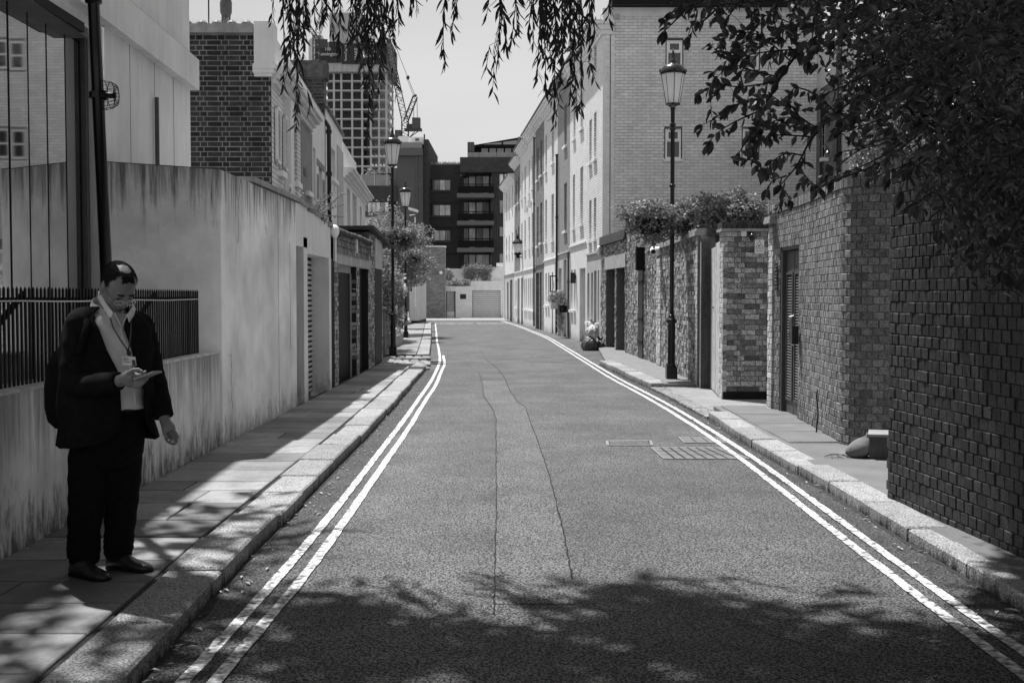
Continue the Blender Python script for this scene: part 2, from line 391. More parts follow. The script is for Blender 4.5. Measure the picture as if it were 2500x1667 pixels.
def ribbon(pts, w, z, jit=.004, step=.12, seed=3, wear=0.):
    q = random.Random(seed); mb = MB(); L = []
    for a, b in zip(pts, pts[1:]):
        n = max(1, int(math.dist(a[:2], b[:2]) / step))
        for i in range(n): L.append((a[0] + (b[0] - a[0]) * i / n, a[1] + (b[1] - a[1]) * i / n))
    L.append(pts[-1][:2]); S = []
    for i, p in enumerate(L):
        a, b = L[max(i - 1, 0)], L[min(i + 1, len(L) - 1)]
        t = Vector((b[0] - a[0], b[1] - a[1])).normalized(); n = Vector((t.y, -t.x))
        ww = w[i * (len(w) - 1) // max(1, len(L) - 1)] if isinstance(w, list) else w
        S.append(((p[0] - n.x * (ww / 2 + q.uniform(-jit, jit)), p[1] - n.y * ww / 2, z), (p[0] + n.x * (ww / 2 + q.uniform(-jit, jit)), p[1] + n.y * ww / 2, z)))
    for a, b in zip(S, S[1:]): mb.quad(a[0], a[1], b[1], b[0])
    return mb
# darker tarmac along both channels
mb = MB(); q = random.Random(5)
def strip(tab, o0, o1, y0, y1, z):
    n = int((y1 - y0) / .25); mb = MB(); prev = None
    for i in range(n + 1):
        y = y0 + (y1 - y0) * i / n; a = (lerp(tab, y) + o0, y, z); b = (lerp(tab, y) + o1 + q.uniform(-.03, .03), y, z)
        if prev: mb.quad(prev[0], prev[1], b, a)
        prev = (a, b)
    return mb
struct(strip(KL, 0, .27, 1, 24.6, .004).build('road_channel', mDARKASPH))
struct(strip(KR, 0, -.24, 1, 26.5, .004).build('road_channel', mDARKASPH))
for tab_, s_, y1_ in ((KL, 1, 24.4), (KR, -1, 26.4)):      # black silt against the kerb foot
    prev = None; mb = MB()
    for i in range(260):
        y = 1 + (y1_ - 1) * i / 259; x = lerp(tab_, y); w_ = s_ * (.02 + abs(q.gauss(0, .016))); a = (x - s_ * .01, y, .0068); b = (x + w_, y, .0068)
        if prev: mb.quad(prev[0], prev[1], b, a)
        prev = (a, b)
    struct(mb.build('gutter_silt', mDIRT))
C1 = [(1170, 913), (1177, 933), (1182, 969), (1203, 999), (1211, 1025), (1211, 1099), (1212, 1180), (1212, 1260), (1209, 1330), (1208, 1400), (1207, 1500)]
C2 = [(1172, 854), (1188, 879), (1216, 900), (1232, 923), (1244, 953), (1265, 984), (1283, 994), (1298, 1040), (1318, 1091), (1344, 1173), (1366, 1260), (1384, 1340), (1396, 1412)]
g1 = [G(*p) for p in C1]; g2 = [G(*p) for p in C2]
mb = MB(); prev = None
for k in range(41):
    y = 5.9 + (21.5 - 5.9) * k / 40
    a = lerp(sorted([(p[1], p[0]) for p in g1]), y); b = lerp(sorted([(p[1], p[0]) for p in g2]), y)
    if prev: mb.quad((prev[0], prev[2], .004), (prev[1], prev[2], .004), (b, y, .004), (a, y, .004))
    prev = (a, b, y)
struct(mb.build('road_patch', mPATCH))
def wob(pts, n=6, j=.018, seed=1):
    q = random.Random(seed); out = []
    for a, b in zip(pts, pts[1:]):
        for i in range(n): out.append((a[0] + (b[0] - a[0]) * i / n + q.uniform(-j, j), a[1] + (b[1] - a[1]) * i / n + q.uniform(-j, j)))
    return out + [pts[-1][:2]]
cr = MB()
for k, (g, w) in enumerate(((g1, .012), (g2, .014))):
    m_ = ribbon(wob(g, 12, .0045, k), w * .6, .009, .0025, .04, k); cr.add(m_.v, m_.f)
for k, pl in enumerate([[(1300, 1094), (1590, 1094.6)], [(1400, 1039), (1700, 1039)], [(1180, 1322), (1212, 1321)], [(900, 935), (1180, 938)], [(1250, 936), (1500, 937)], [(1040, 909), (1240, 903)],
        [(1085, 876), (1138, 876)], [(1138, 876), (1138, 870)], [(1085, 871), (1138, 870)], [(1100, 895), (1120, 884), (1135, 893), (1150, 888)], [(1130, 880), (1150, 898), (1160, 900)], [(1055, 832), (1075, 830), (1115, 828)],
        [(1290, 833), (1420, 834)], [(1660, 1470), (1760, 1500), (1900, 1560), (2060, 1600)]]):
    m_ = ribbon(wob([G(*p) for p in pl], 5, .006, k + 20), .006, .009, .003, .06, k); cr.add(m_.v, m_.f)
o = cr.build('road_crack', mCRACK); struct(o)
# painted lines
left1 = [(4.2, -1.37), (4.79, -1.37), (6.4, -1.30), (10.1, -1.335), (16.1, -1.41), (20.5, -1.49), (26.2, -1.66), (31, -1.95), (40, -2.62), (50, -3.3), (65, -4.35)]
left2 = [(4.2, -1.235), (4.79, -1.235), (6.4, -1.175), (10.1, -1.205), (16.1, -1.285), (20.5, -1.37), (26.2, -1.545), (30.6, -1.83)]
r1 = [(4.0, 2.15), (4.79, 2.145), (6.9, 2.16), (11.4, 2.265), (16.1, 2.2), (22.2, 1.9), (29.4, 1.7), (43.5, 1.3), (60, .3), (73, -.72)]
for nm, tab, ofs, sd in (('l1', left1, 0, 1), ('l2', left2, 0, 2), ('r1', r1, 0, 3), ('r2', r1, .14, 4)):
    pts = [(lerp(tab, y) + ofs + (0 if y < 12 else .010 * sin(y * .9 + sd) + .004 * sin(y * 2.7)), y) for y in [tab[0][0] + (tab[-1][0] - tab[0][0]) * i / 160 for i in range(161)]]
    for _ in range(30): pts = [pts[0]] + [((a[0] + 2 * b[0] + c[0]) / 4, b[1]) for a, b, c in zip(pts, pts[1:], pts[2:])] + [pts[-1]]
    struct(ribbon(pts, .062, .0085, .004, .09, sd).build('road_marking', mPAINT))
mb = MB()
for k, px in enumerate([1068, 1076, 1095, 1108, 1123, 1136, 1149, 1171, 1189, 1202, 1213, 1225, 1237]):
    x = XX(px, 66); w = .11 + .05 * (k % 3); mb.quad((x - w, 65.7, .0085), (x + w, 65.7, .0085), (x + w, 66.3, .0085), (x - w, 66.3, .0085))
struct(mb.build('road_marking', mPAINT))
# pale setts of the cross street at the far end
mFAR = M('cross_street_setts', .25, var=.25, sc=2.5, rough=.8, bump=0, speck=.1, spsc=8)
struct(MB().quad((-40, 74, 0.02), (30, 74, 0.02), (30, 82.5, 0.02), (-40, 82.5, 0.02)).build('cross_street', mFAR))
# ---- slabs and kerb stones, one object each
def slab(x0, x1, y0, y1, zb, zt, c=.006, q=R, sk=0):
    r = lambda: q.uniform(-.003, .003); t = [zt + q.uniform(-.003, .003) for _ in range(4)]
    co_ = [(x0, y0), (x1, y0), (x1, y1 + sk), (x0, y1 + sk)] if not isinstance(x0, (list, tuple)) else x0
    cx = sum(p[0] for p in co_) / 4; cy = sum(p[1] for p in co_) / 4; vs = [(p[0], p[1], zb) for p in co_]
    vs += [(p[0] + r() * .3, p[1] + r() * .3, t[i] - c) for i, p in enumerate(co_)]
    vs += [(p[0] + (c if p[0] < cx else -c), p[1] + (c if p[1] < cy else -c), t[i]) for i, p in enumerate(co_)]
    return MB().add(vs, [(8, 9, 10, 11)] + [(a + i, a + (i + 1) % 4, a + 4 + (i + 1) % 4, a + 4 + i) for a in (0, 4) for i in range(4)])
def setting(name): o = bpy.data.objects.new(name, None); COL.objects.link(o); return struct(o)
pv = setting('pavement')
MB().prism([(WL, 0), (-1.7, 0), (-1.85, 24.6), (WL - .1, 24.6)], 0.0, .082).build('bedding', mDIRT, pv)
q = random.Random(21); y = 1.2
rowY = []
while y < 24.5:
    d = q.choice([.42, .5, .55, .62, .7, .5]); y1 = min(y + d, 24.58); xo = lerp(KL, y) - .325; xo2 = lerp(KL, y1) - .325
    xs = [WL + .0] if q.random() < .65 else [WL, WL + q.uniform(.35, .6)]
    ends = xs[1:] + [None]
    for xa, xb in zip(xs, ends):
        a2 = xo - .012 if xb is None else xb; b2 = xo2 - .012 if xb is None else xb + q.uniform(-.03, .03)
        g = .006
        slab([(xa + g, y + g), (a2 - g, y + g + q.uniform(0, .01)), (b2 - g, y1 - g), (xa + g, y1 - g)], 0, 0, 0, .03, .1, q=q).build('paving_slab', mSLAB, pv)
    y = y1
kb = setting('kerb'); q = random.Random(4); y = 1.5
while y < 24.5:
    y1 = min(y + q.uniform(.8, 1.05), 24.6); g = .009
    a, b = lerp(KL, y), lerp(KL, y1); j = q.uniform(-.012, .012); zt = .105 + q.uniform(-.006, .006) - max(0, y - 22) * .02
    w = .31 + q.uniform(-.015, .015)
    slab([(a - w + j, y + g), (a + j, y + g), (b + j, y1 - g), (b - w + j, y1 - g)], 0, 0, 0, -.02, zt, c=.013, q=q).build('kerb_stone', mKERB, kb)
    y = y1
# cobbled crossover
cb = setting('cobbled_crossover'); q = random.Random(9)
MB().prism([(-3.3, 24.6), (-1.86, 24.6), (-2.1, 29.05), (-3.6, 29.05)], 0, .03).build('bedding', mDIRT, cb)
for r in range(14):
    y0 = 24.65 + r * .31; x = -3.28 - (.1 if r % 2 else 0) - r * .016
    while x < -1.95 - r * .016:
        w = q.uniform(.17, .24)
        slab(x + .012, x + w - .012, y0 + .012, y0 + .295, .0, .055 + q.uniform(-.008, .008) + .002 * r, c=.022, q=q).build('cobble', mCOB, cb)
        x += w
# second pavement beyond the crossover
pf = setting('pavement'); K2 = [(29.05, -2.1), (34, -2.42), (40.7, -2.87), (66, -4.65)]
MB().prism([(-4.6, 29.05), (-2.4, 29.05), (-3.15, 40.7), (-4.9, 66), (-9, 66), (-7.2, 40)], 0, .1).build('bedding', mDIRT, pf)
mb = MB(); kk = MB(); y = 29.1; q = random.Random(2)
while y < 65:
    y1 = y + .75; a, b = lerp(K2, y) - .33, lerp(K2, y1) - .33
    for xa, xb in ((-2.4, -1.25), (-1.25, 0)):
        if abs(xa) > 2: xa = -2.4
        m_ = slab([(a + xa + .008, y + .01), (a + xb - .008, y + .01), (b + xb - .008, y1), (b + xa + .008, y1)], 0, 0, 0, .05, .12, q=q); mb.add(m_.v, m_.f)
    if int(y / .75) % 2 == 0:
        c_, d_ = lerp(K2, y1 + .7), lerp(K2, y)
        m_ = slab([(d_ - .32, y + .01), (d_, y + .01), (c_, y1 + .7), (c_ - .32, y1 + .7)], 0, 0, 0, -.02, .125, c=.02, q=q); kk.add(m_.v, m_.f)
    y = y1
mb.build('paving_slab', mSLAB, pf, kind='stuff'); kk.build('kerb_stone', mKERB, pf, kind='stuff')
# right pavement
pr = setting('pavement')
MB().prism([(2.72, 0), (3.8, 0), (3.8, 11.6), (3.75, 15.6), (2.75, 15.6), (2.7, 12)], 0, .095).build('paving_surface', mPAV, pr)
MB().prism([(2.7, 15.6), (4.5, 15.6), (4.5, 19.55), (2.62, 19.55)], 0, .045).build('paving_surface', M('crossover_pavers', .22, var=.12, sc=3, rough=.8, bump=.5, brick=(.2, .1, .006, .75, .12)), pr)
MB().prism([(2.6, 19.55), (3.3, 19.55), (3.3, 34), (2.75, 35.2), (2.5, 33), (2.2, 27.2), (2.3, 24)], 0, .09).build('paving_surface', M('worn_paving', .17, var=.25, sc=5, rough=.85, bump=.4, speck=.1), pr)
# a few concrete flags outside the louvred door
q = random.Random(8)
for (a, b, c, d) in ((2.84, 3.42, 11.7, 12.6), (2.84, 3.5, 12.62, 13.4), (2.84, 3.6, 13.42, 14.4), (2.84, 3.55, 14.42, 15.55)):
    slab(a, b, c, d, .05, .108, q=q).build('paving_slab', mPAV, pr)
kr = setting('kerb'); q = random.Random(14); y = 1.5
while y < 26.3:
    y1 = y + q.uniform(.85, 1.1)
    if y < 19.6 < y1: y1 = 19.6
    y1 = min(y1, 26.6); g = .009; a, b = lerp(KR, y), lerp(KR, y1)
    zt = .105 if y < 14.7 else (.05 if y < 19.55 else .125)
    zt += q.uniform(-.008, .008); w = .27 if y < 19.55 else .3; j = q.uniform(-.015, .015)
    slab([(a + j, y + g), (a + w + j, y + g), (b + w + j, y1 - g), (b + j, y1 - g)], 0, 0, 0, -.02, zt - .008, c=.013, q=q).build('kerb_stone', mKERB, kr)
    y = y1
# ---- covers let into the road
def ghull(px, z): return [(*G(*p)[:2], z) for p in px]
def cover(label, px, nx, ny, mat, fw=.02):
    g = [Vector(G(*p)[:2]) for p in px]; c = sum(g, Vector((0, 0))) / 4
    t = thing('service_cover', label, 'service cover', (c.x, c.y, 0), 'covers let into the road')
    MB().add([(p.x, p.y, .0052) for p in g], [(0, 1, 2, 3)]).build('cover_bed', mCRACK, t)
    bi = lambda u, v: (g[0] * (1 - u) + g[1] * u) * (1 - v) + (g[3] * (1 - u) + g[2] * u) * v
    for i in range(nx):
        for j in range(ny):
            e = .12 / nx if nx > 4 else .05 / nx; f = .04
            P = [bi((i + .0) / nx + e, (j + 0) / ny + f / ny), bi((i + 1) / nx - e, j / ny + f / ny), bi((i + 1) / nx - e, (j + 1) / ny - f / ny), bi(i / nx + e, (j + 1) / ny - f / ny)]
            MB().prism(P, .0048, .0073).build('cover_panel', mat, t)
    for a, b in ((0, 1), (1, 2), (2, 3), (3, 0)):
        m_ = ribbon([tuple(g[a]), tuple(g[b])], fw, .0079, 0); m_.build('cover_frame', MP('worn_steel', .35, rough=.4, metal=.6), t)
cover('large barred service cover under the double lines beside the right kerb', [(1590, 1093), (1762, 1093), (1830, 1121), (1622, 1121)], 8, 3, mPAV)
cover('narrow pale service cover just beyond the barred one, next to the right kerb', [(1657, 1068), (1768, 1069), (1790, 1082), (1672, 1082)], 4, 1, mPAV)
cover('small shallow service cover with worn metal rim, out in the carriageway', [(1482, 1077), (1588, 1076), (1591, 1088), (1484, 1088)], 1, 1, mROAD, .03)
# ---- leaf litter and scraps along both channels
mb = MB(); q = random.Random(77)
for k in range(330):
    sd = q.random() < .6; y = 4.2 + 18 * q.random() ** 1.6
    x = (lerp(KL, y) + abs(q.gauss(.03, .12))) if sd else (lerp(KR, y) - abs(q.gauss(.03, .15)))
    if q.random() < .06: x = q.uniform(-1.2, 2.0)
    s_ = q.uniform(.006, .022) * (1.3 if q.random() < .15 else 1); a = q.uniform(0, 6.3); z = .014
    v = [(x + s_ * cos(a) * 1.6, y + s_ * sin(a) * 1.6, z), (x - s_ * sin(a) * .5, y + s_ * cos(a) * .5, z + s_ * .4), (x - s_ * cos(a) * 1.6, y - s_ * sin(a) * 1.6, z), (x + s_ * sin(a) * .5, y - s_ * cos(a) * .5, z + s_ * .3)]
    mb.quad(*v)
for k in range(120):      # dry bits along the foot of the left wall
    y = 5 + 12 * q.random(); x = WL + abs(q.gauss(0, .035)); s_ = q.uniform(.006, .02); a = q.uniform(0, 6)
    mb.quad((x + s_ * cos(a), y + s_ * sin(a), .11), (x - s_ * sin(a) * .5, y + s_ * cos(a) * .5, .118), (x - s_ * cos(a), y - s_ * sin(a), .11), (x + s_ * sin(a) * .5, y, .112))
mb.build('leaf_litter', M('dry_litter', .38, var=.4, sc=30, rough=.9, bump=0), kind='stuff')
# ================================================================ left side, near: plinth wall, railings, boundary wall
T = thing('boundary_wall', 'long pale rendered garden wall with dark rain streaks and stepped coping on the left', 'wall', (WL, 12, 0))
Cc, Ca = (-4.0, 10.78), (WL, 11.53)        # corner and oblique return
MB().prism([(WL, -2), (WL, 11.45), (WL - .22, 11.35), (WL - .22, -2)], 0, 1.03).build('plinth', mCONC2, T)
MB().prism([(WL + .012, -2), (WL + .012, 11.45), (WL - .24, 11.33), (WL - .24, -2)], 1.03, 1.05).build('plinth_capping', M('plinth_cap', .5, var=.4, sc=9, rough=.9, bump=.3), T)
MB().prism([Cc, Ca, (WL, 15.54), (WL - .25, 15.54), (WL - .25, 11.75), (-4.0, 11.05)], 0, 2.86).build('wall', mCONC, T)
fw = Fr((WL, 15.54), (WL, 19.0))
mb = MB(); S = lambda Y: Y - 15.54
mb.fb(fw, S(16.1), S(16.4), -.27, 0, 0, 2.42)                      # post between the two openings
mb.fb(fw, 0, S(16.4), -.27, 0, 2.28, 2.86)
mb.fb(fw, S(16.4), S(18.3), -.27, 0, 2.20, 2.80)
mb.fb(fw, S(18.3), S(18.52), -.3, 0.004, 0, 2.20)
mb.fb(fw, S(18.3), S(18.9), -.27, 0, 2.20, 2.70)
mb.build('door_surround', mWHT, T)
MB().fb(fw, .0, S(16.1), -.25, -.2, .1, 2.28).build('door', mDOOR, T)
sh = MB().fb(fw, S(16.4), S(18.3), -.30, -.275, .08, 2.2).build('roller_shutter', mCRACK, T)
for k in range(26): MB().fb(fw, S(16.42), S(18.28), -.272, -.262 + .004, .1 + k * .08, .1 + k * .08 + .045).build('slat', M('pale_slat', .42, var=.15, rough=.5, bump=0), sh)
# stepped copings with bits of brick showing
for y0, y1, zt in ((12.9, 15.95, 2.885), (15.95, 17.0, 2.86), (17.0, 18.2, 2.80), (18.2, 18.95, 2.72)):
    y = y0
    while y < y1 - .05:
        yy = min(y + R.uniform(.42, .6), y1); MB().box(WL - .3, WL + .03 + R.uniform(0, .012), y + .006, yy - .006, zt - .01, zt + .05).build('coping_stone', mSTONE, T); y = yy
MB().prism([Cc, Ca, (WL - .12, 11.8), (-4.0, 11.05)], 2.862, 2.868).build('capping', mDKCOP, T)
# railings on the plinth
T = thing('railing', 'black spiked flat-bar railing fixed on top of the low rendered wall behind the man', 'railing', (WL - .1, 7, 1.05))
bar = None; q = random.Random(3)
for k in range(96):
    y = 11.02 - k * .06
    if bar is None:
        m_ = MB().box(-.005, .005, -.010, .010, 0, .60).add([(-.005, -.01, .6), (.005, -.01, .6), (.005, .01, .6), (-.005, .01, .6), (0, 0, .62)], [(0, 1, 4), (1, 2, 4), (2, 3, 4), (3, 0, 4)])
        bar = m_.mesh('bar'); bar.materials.append(mBLKM)
    inst('bar', bar, T, (WL - .1, y, 1.04), q.uniform(-.06, .06))
MB().tube([(WL - .075, y, 1.565 + .004 * sin(y * 3)) for y in [2 + .5 * i for i in range(19)]], .0055, 6).build('rail', M('galvanised', .4, rough=.35, metal=.8, bump=0), T)
MB().box(WL - .125, WL - .11, 2, 11.05, 1.56, 1.59).build('rail', mBLKM, T)
for y in (6.9, 9.55): MB().tube([(WL - .14, y + .3, 1.62), (WL - .5, y - .25, .9)], .02, 6).build('brace', mBLKM, T)
# ================================================================ left concrete house with mirror glazing
T = thing('concrete_house', 'pale concrete-panelled house with a mirrored glass front above the railings, top left', 'house', (-4.2, 12, 0))
fl = Fr((-3.72, 7.5), (-3.955, 14.2))
LL = fl.len; s_y = lambda y: (y - 7.5) / (14.2 - 7.5) * LL
mb = MB(); mb.facade(fl, s_y(10.9), LL, 0, 6.1, [(s_y(11.9), s_y(12.15), 4.75, 5.1)], .12); mb.shell(fl, 0, LL, 4.02, 6.1, 5)
mb.quad(fl(LL, 0, 0), fl(LL, -5, 0), fl(LL, -5, 6.1), fl(LL, 0, 6.1)); mb.build('wall', mPANEL, T)
MB().fb(fl, s_y(11.9), s_y(12.15), -.12, -.1, 4.75, 5.1).build('window', mPANE, T)
MB().fb(fl, -2, LL + .06, -.02, .10, 4.13, 4.50).build('string_course', mPANEL, T)
MB().fb(fl, -2, LL + .06, .0, .035, 4.50, 4.56).build('flashing', mSTONE, T)
MB().fb(fl, -2, LL, -.02, .05, 5.3, 5.35).build('flashing', mLEAD, T)
MB().fb(fl, -2, s_y(10.9), -.75, -.021, 4.02, 6.1).build('upper_wall', mPANEL, T)
for yy in (11.7, 12.6, 13.4): MB().fb(fl, s_y(yy), s_y(yy) + .008, -.01, .003, 0, 4.13).build('panel_joint', mLEAD, T)
MB().tube([fl(s_y(12.55), .04, 1.6), fl(s_y(12.55), .04, 3.75)], .022, 8).build('pipe', mLEAD, T)
MB().fb(fl, -2, s_y(10.5), -.3, -.02, 3.93, 4.02).build('soffit', mLEAD, T)
# glass front, parallel to the street; every pane hangs at a slightly different angle
xg = -4.0
def panepx(px): return xg / ((px - 1250) / F)
edges = [(-70, 0), (31, -.005), (78, .003), (123, .0), (168, .001), (203, -.011)]
for k in range(5):
    y0, y1 = panepx(edges[k][0]), panepx(edges[k + 1][0]); a = edges[k + 1][1]; yc = (y0 + y1) / 2; h = (y1 - y0) / 2 - .006
    d = Vector((sin(a), cos(a)))
    P = [(xg - d.x * h, yc - d.y * h), (xg + d.x * h, yc + d.y * h)]
    MB().prism([P[0], P[1], (P[1][0] - .012, P[1][1]), (P[0][0] - .012, P[0][1])], .3, 3.93).build('pane', mGLASS, T)
    MB().box(xg - .03, xg + .003, y1 - .009, y1 + .009, .3, 3.95).build('glazing_bar', mBLKM, T)
MB().box(xg - .1, xg + .05, panepx(203) + .012, panepx(212), .3, 3.98).build('window_frame', mLEAD, T)
MB().box(xg - .1, xg + .2, 7.0, 10.3, 3.935, 4.02).build('window_head', mBLKM, T)
MB().prism([(xg - .15, panepx(212)), (xg + .16, panepx(212) - .02), (xg + .16, 10.86), (xg - .15, 11.1)], .0, 4.1).build('corner_post', mPANEL, T)
MB().box(xg - .06, xg - .02, 6.0, 10.7, 0, 4).build('backing', mBLKM, T)
# vertical joints and a hairline crack in the long wall
T = bpy.data.objects['boundary_wall']
for y, z0, z1 in ((14.35, .12, 2.84), (15.1, .9, 2.3)): MB().box(WL, WL + .002, y, y + .007, z0, z1).build('wall_joint', mCRACK, T)
q = random.Random(31)
for y, z, n in ((12.4, 2.84, 9), (13.6, 2.84, 6), (11.9, 1.0, 7)):
    pts = [(WL + .001, y, z)]
    for k in range(n): pts.append((WL + .001, pts[-1][1] + q.uniform(-.05, .06), pts[-1][2] - q.uniform(.04, .12)))
    MB().tube(pts, .0022, 3).build('hairline_crack', mDIRT, T)
# wire-caged sensor banded to the near lamp column
px0, pz0 = -2.785, 2.95
T = thing('caged_sensor', 'small black sensor inside a wire mesh guard banded to the lamp column behind the man', 'sensor', (px0, 7.8, pz0))
mb = MB(); rings = []
for j, (o_, r_) in enumerate(((.03, .10), (.08, .09), (.115, .07), (.12, .05))):
    rings.append([Vector((px0 + o_, 7.8 + r_ * cos(2 * pi * k / 20) * .8, pz0 + r_ * sin(2 * pi * k / 20))) for k in range(20)])
for j in range(4): mb.tube(rings[j] + [rings[j][0]], .0026, 4, False)
for k in range(20): mb.tube([r[k] for r in rings], .0016, 4, False)
for k in range(-5, 6): mb.tube([(px0 + .12, 7.76, pz0 + k * .009), (px0 + .12, 7.84, pz0 + k * .009)], .0014, 3)
mb.build('wire_guard', mBLKM, T)
MB().tube([(px0 + .02, 7.8, pz0), (px0 + .05, 7.8, pz0), (px0 + .055, 7.8, pz0), (px0 + .11, 7.8, pz0)], [.035, .035, .022, .02], 12).build('sensor_body', mBLK, T)
MB().lathe((px0 - .02, 7.8, pz0 - .02), [(.052, 0), (.052, .04)], 14).build('fixing_band', mBLK, T)
# ================================================================ left garage with tile-hung fascia
XG = -2.97
T = thing('garage_block', 'low brick garage with tile-hung fascia and two black doorways after the white wall', 'garage', (XG, 21, 0))
fg = Fr((XG, 18.95), (XG, 24.3)); g = lambda Y: Y - 18.95
holes = [(g(19.66), g(21.95), 0, 2.5), (g(22.35), g(23.75), 0, 2.5)]
for y_0, y_1, z_1 in ((18.97, 19.66, 2.15), (21.95, 22.35, 2.15), (23.75, 24.3, 2.75)): MB().fb(fg, g(y_0), g(y_1), -.35, -.008, 0, z_1).build('mortar_core', mMORD, T)
bricks(T, [(XG, 19.3), (XG, 24.3)], 0.05, 2.15, mBRKP, holes=[(h[0] - .35, h[1] - .35, 0, 3) for h in holes], h=.0808, L=.115, seed=4)
for yy in (21.95,): bricks(T, [(XG - .35, yy), (XG, yy)], .05, 2.15, mBRKP, h=.0808, L=.225, seed=6)
bricks(T, [(XG - .3, 19.25), (XG, 19.25)], .05, 2.15, mBRKP, h=.0808, seed=6)
MB().fb(fg, g(19.3), g(24.25), -.3, -.0, 2.15, 2.36).build('lintel', mLINT, T)
q = random.Random(12)
for r in range(3):
    y = 19.05 - (.08 if r % 2 else 0)
    while y < 23.9:
        w = q.uniform(.14, .19); a0, a1 = max(y, 19.05), min(y + w, 23.95); z0 = 2.34 + r * .115; tilt = q.uniform(0, .012)
        if a1 - a0 > .05:
            MB().add([fg(g(a0) + .004, .03, z0 - q.uniform(0, .012)), fg(g(a1) - .004, .03, z0), fg(g(a1) - .004, .008, z0 + .13), fg(g(a0) + .004, .008, z0 + .13),
                      fg(g(a0) + .004, .018, z0), fg(g(a1) - .004, .018, z0), fg(g(a1) - .004, -.004, z0 + .13), fg(g(a0) + .004, -.004, z0 + .13)],
                     [(0, 1, 2, 3), (4, 5, 1, 0), (1, 5, 6, 2), (0, 3, 7, 4), (3, 2, 6, 7)]).build('tile', mSHING, T)
        y += w
MB().fb(fg, g(19.0), g(24.0), -.3, -.01, 2.36, 2.68).build('fascia_backing', mMORD, T)
mb = MB(); q = random.Random(2)
mb.sm = True
mb.tube([(XG + .02 + q.uniform(-.01, .01), 19.0 + i * .13, 2.70 + q.uniform(-.012, .012)) for i in range(40)], [.055 + q.uniform(-.012, .012) for i in range(40)], 8)
mb.build('mossy_roof_edge', mDKCOP, T, sm=True)
MB().prism([(XG - .02, 19.0), (XG - .02, 24.2), (-6, 24.2), (-6, 19.0)], 2.62, 2.69).build('roof', mROOF, T)
MB().fb(fg, g(19.66), g(21.95), -.16, -.12, .02, 2.15).build('door', mBLKM, T)
MB().fb(fg, g(22.35), g(23.75), -.16, -.12, .02, 2.15).build('door', mBLKM, T)
MB().fb(fg, g(21.86), g(21.95), -.18, -.1, .02, 2.15).fb(fg, g(19.66), g(21.95), -.18, -.10, 2.02, 2.15).build('door_frame', M('old_frame', .32, var=.2, rough=.7, bump=.1, streak=.2), T)
fd = MB().fb(fw, S(18.52), S(18.96), -.14, -.09, .1, 2.15).build('side_door', mDOORG, T)
MB().tube([fw(S(18.62), -.09, 1.0), fw(S(18.62), -.05, 1.02), fw(S(18.62), -.05, 1.40), fw(S(18.62), -.09, 1.42)], .011, 6).build('handle', MP('steel_handle', .3, .3, metal=.8), fd)
MB().fb(fw, S(18.52), S(18.96), -.3, -.14, .0, 2.7).fb(fw, S(18.52), S(18.96), -.14, .0, 2.15, 2.7).build('side_wall', mMORD, T)
MB().fb(fw, S(18.78), S(18.95), -.05, .03, 2.16, 2.66).build('notice_board', mWHT, T)
MB().fb(fg, g(21.7), g(21.78), .0, .05, 2.4, 2.66).build('white_marker', mFRAME, T)
T2 = thing('wall_light', 'round bulkhead light on the corner where the white wall meets the garage', 'lamp', (WL, 18.6, 2.66))
MB().ball((WL + .05, 18.6, 2.64), .08, .11, .11).build('shade', mFRAME, T2, sm=True)
MB().ball((WL + .08, 18.8, 2.62), .06, .06, .07).build('sensor', mBLK, T2, sm=True)
# taller brick store behind it with overhanging coping
T = thing('brick_store', 'taller brick outbuilding with an overhanging slab roof beyond the left garage', 'outbuilding', (XG, 25.5, 0))
a0, a1 = (XG - .02, 24.35), (XG - .06, 26.9)
MB().prism([(-4.9, 24.36), (XG - .03, 24.36), (XG - .07, 26.88), (-4.9, 26.88)], 0, 2.95).build('mortar_core', mMORD, T)
bricks(T, [(-4.6, 24.35), (XG - .02, 24.35)], 2.6, 2.95, mBRKP, h=.08, seed=3)
bricks(T, [a0, a1], 0.0, 2.92, mBRKP, holes=[(.75, 2.3, 0, 2.4)], seed=8)
fs = Fr(a0, a1)
MB().fb(fs, .75, 2.3, -.02, .02, 2.2, 2.85).build('fascia_panel', mWHTD, T)
MB().fb(fs, .75, 2.3, -.05, .005, 0, 2.2).build('door', mBLKM, T)
MB().add([(-5, 24.25, 2.98), (XG + .06, 24.25, 3.0), (XG + .10, 27.05, 2.78), (-5, 27.05, 2.85), (-5, 24.25, 3.06), (XG + .06, 24.25, 3.08), (XG + .10, 27.05, 2.86), (-5, 27.05, 2.93)],
         [(0, 3, 2, 1), (4, 5, 6, 7), (0, 1, 5, 4), (1, 2, 6, 5), (2, 3, 7, 6), (3, 0, 4, 7)]).build('roof_slab', mDKCOP, T)
# garden wall, gate and planter beyond
T = thing('low_brick_wall', 'low dark brick garden wall with a stone-topped pier behind the second lamp post', 'wall', (-3.2, 31, 0))
fq = Fr((-3.1, 27.0), (-3.65, 34.2))
MB().fb(fq, .1, 7.2, -.2, -.008, 0, 1.0).build('mortar_core', mMORD, T)
bricks(T, [fq(.1, 0, 0)[:2], fq(7.2, 0, 0)[:2]], 0, 1.0, mNBRK, seed=4)
MB().fb(fq, 1.3, 1.65, -.3, .06, 0, 1.25).build('pier', mNBRK, T)
MB().fb(fq, 1.26, 1.69, -.34, .10, 1.25, 1.31).build('pier_cap', mSTONE, T)
T = thing('planter', 'pale stone trough of small white flowers at the foot of the second lamp post', 'planter', (-3.35, 33.5, 0))
MB().box(-3.62, -3.36, 32.2, 35.5, .1, .42).build('trough', mSTONE, T)
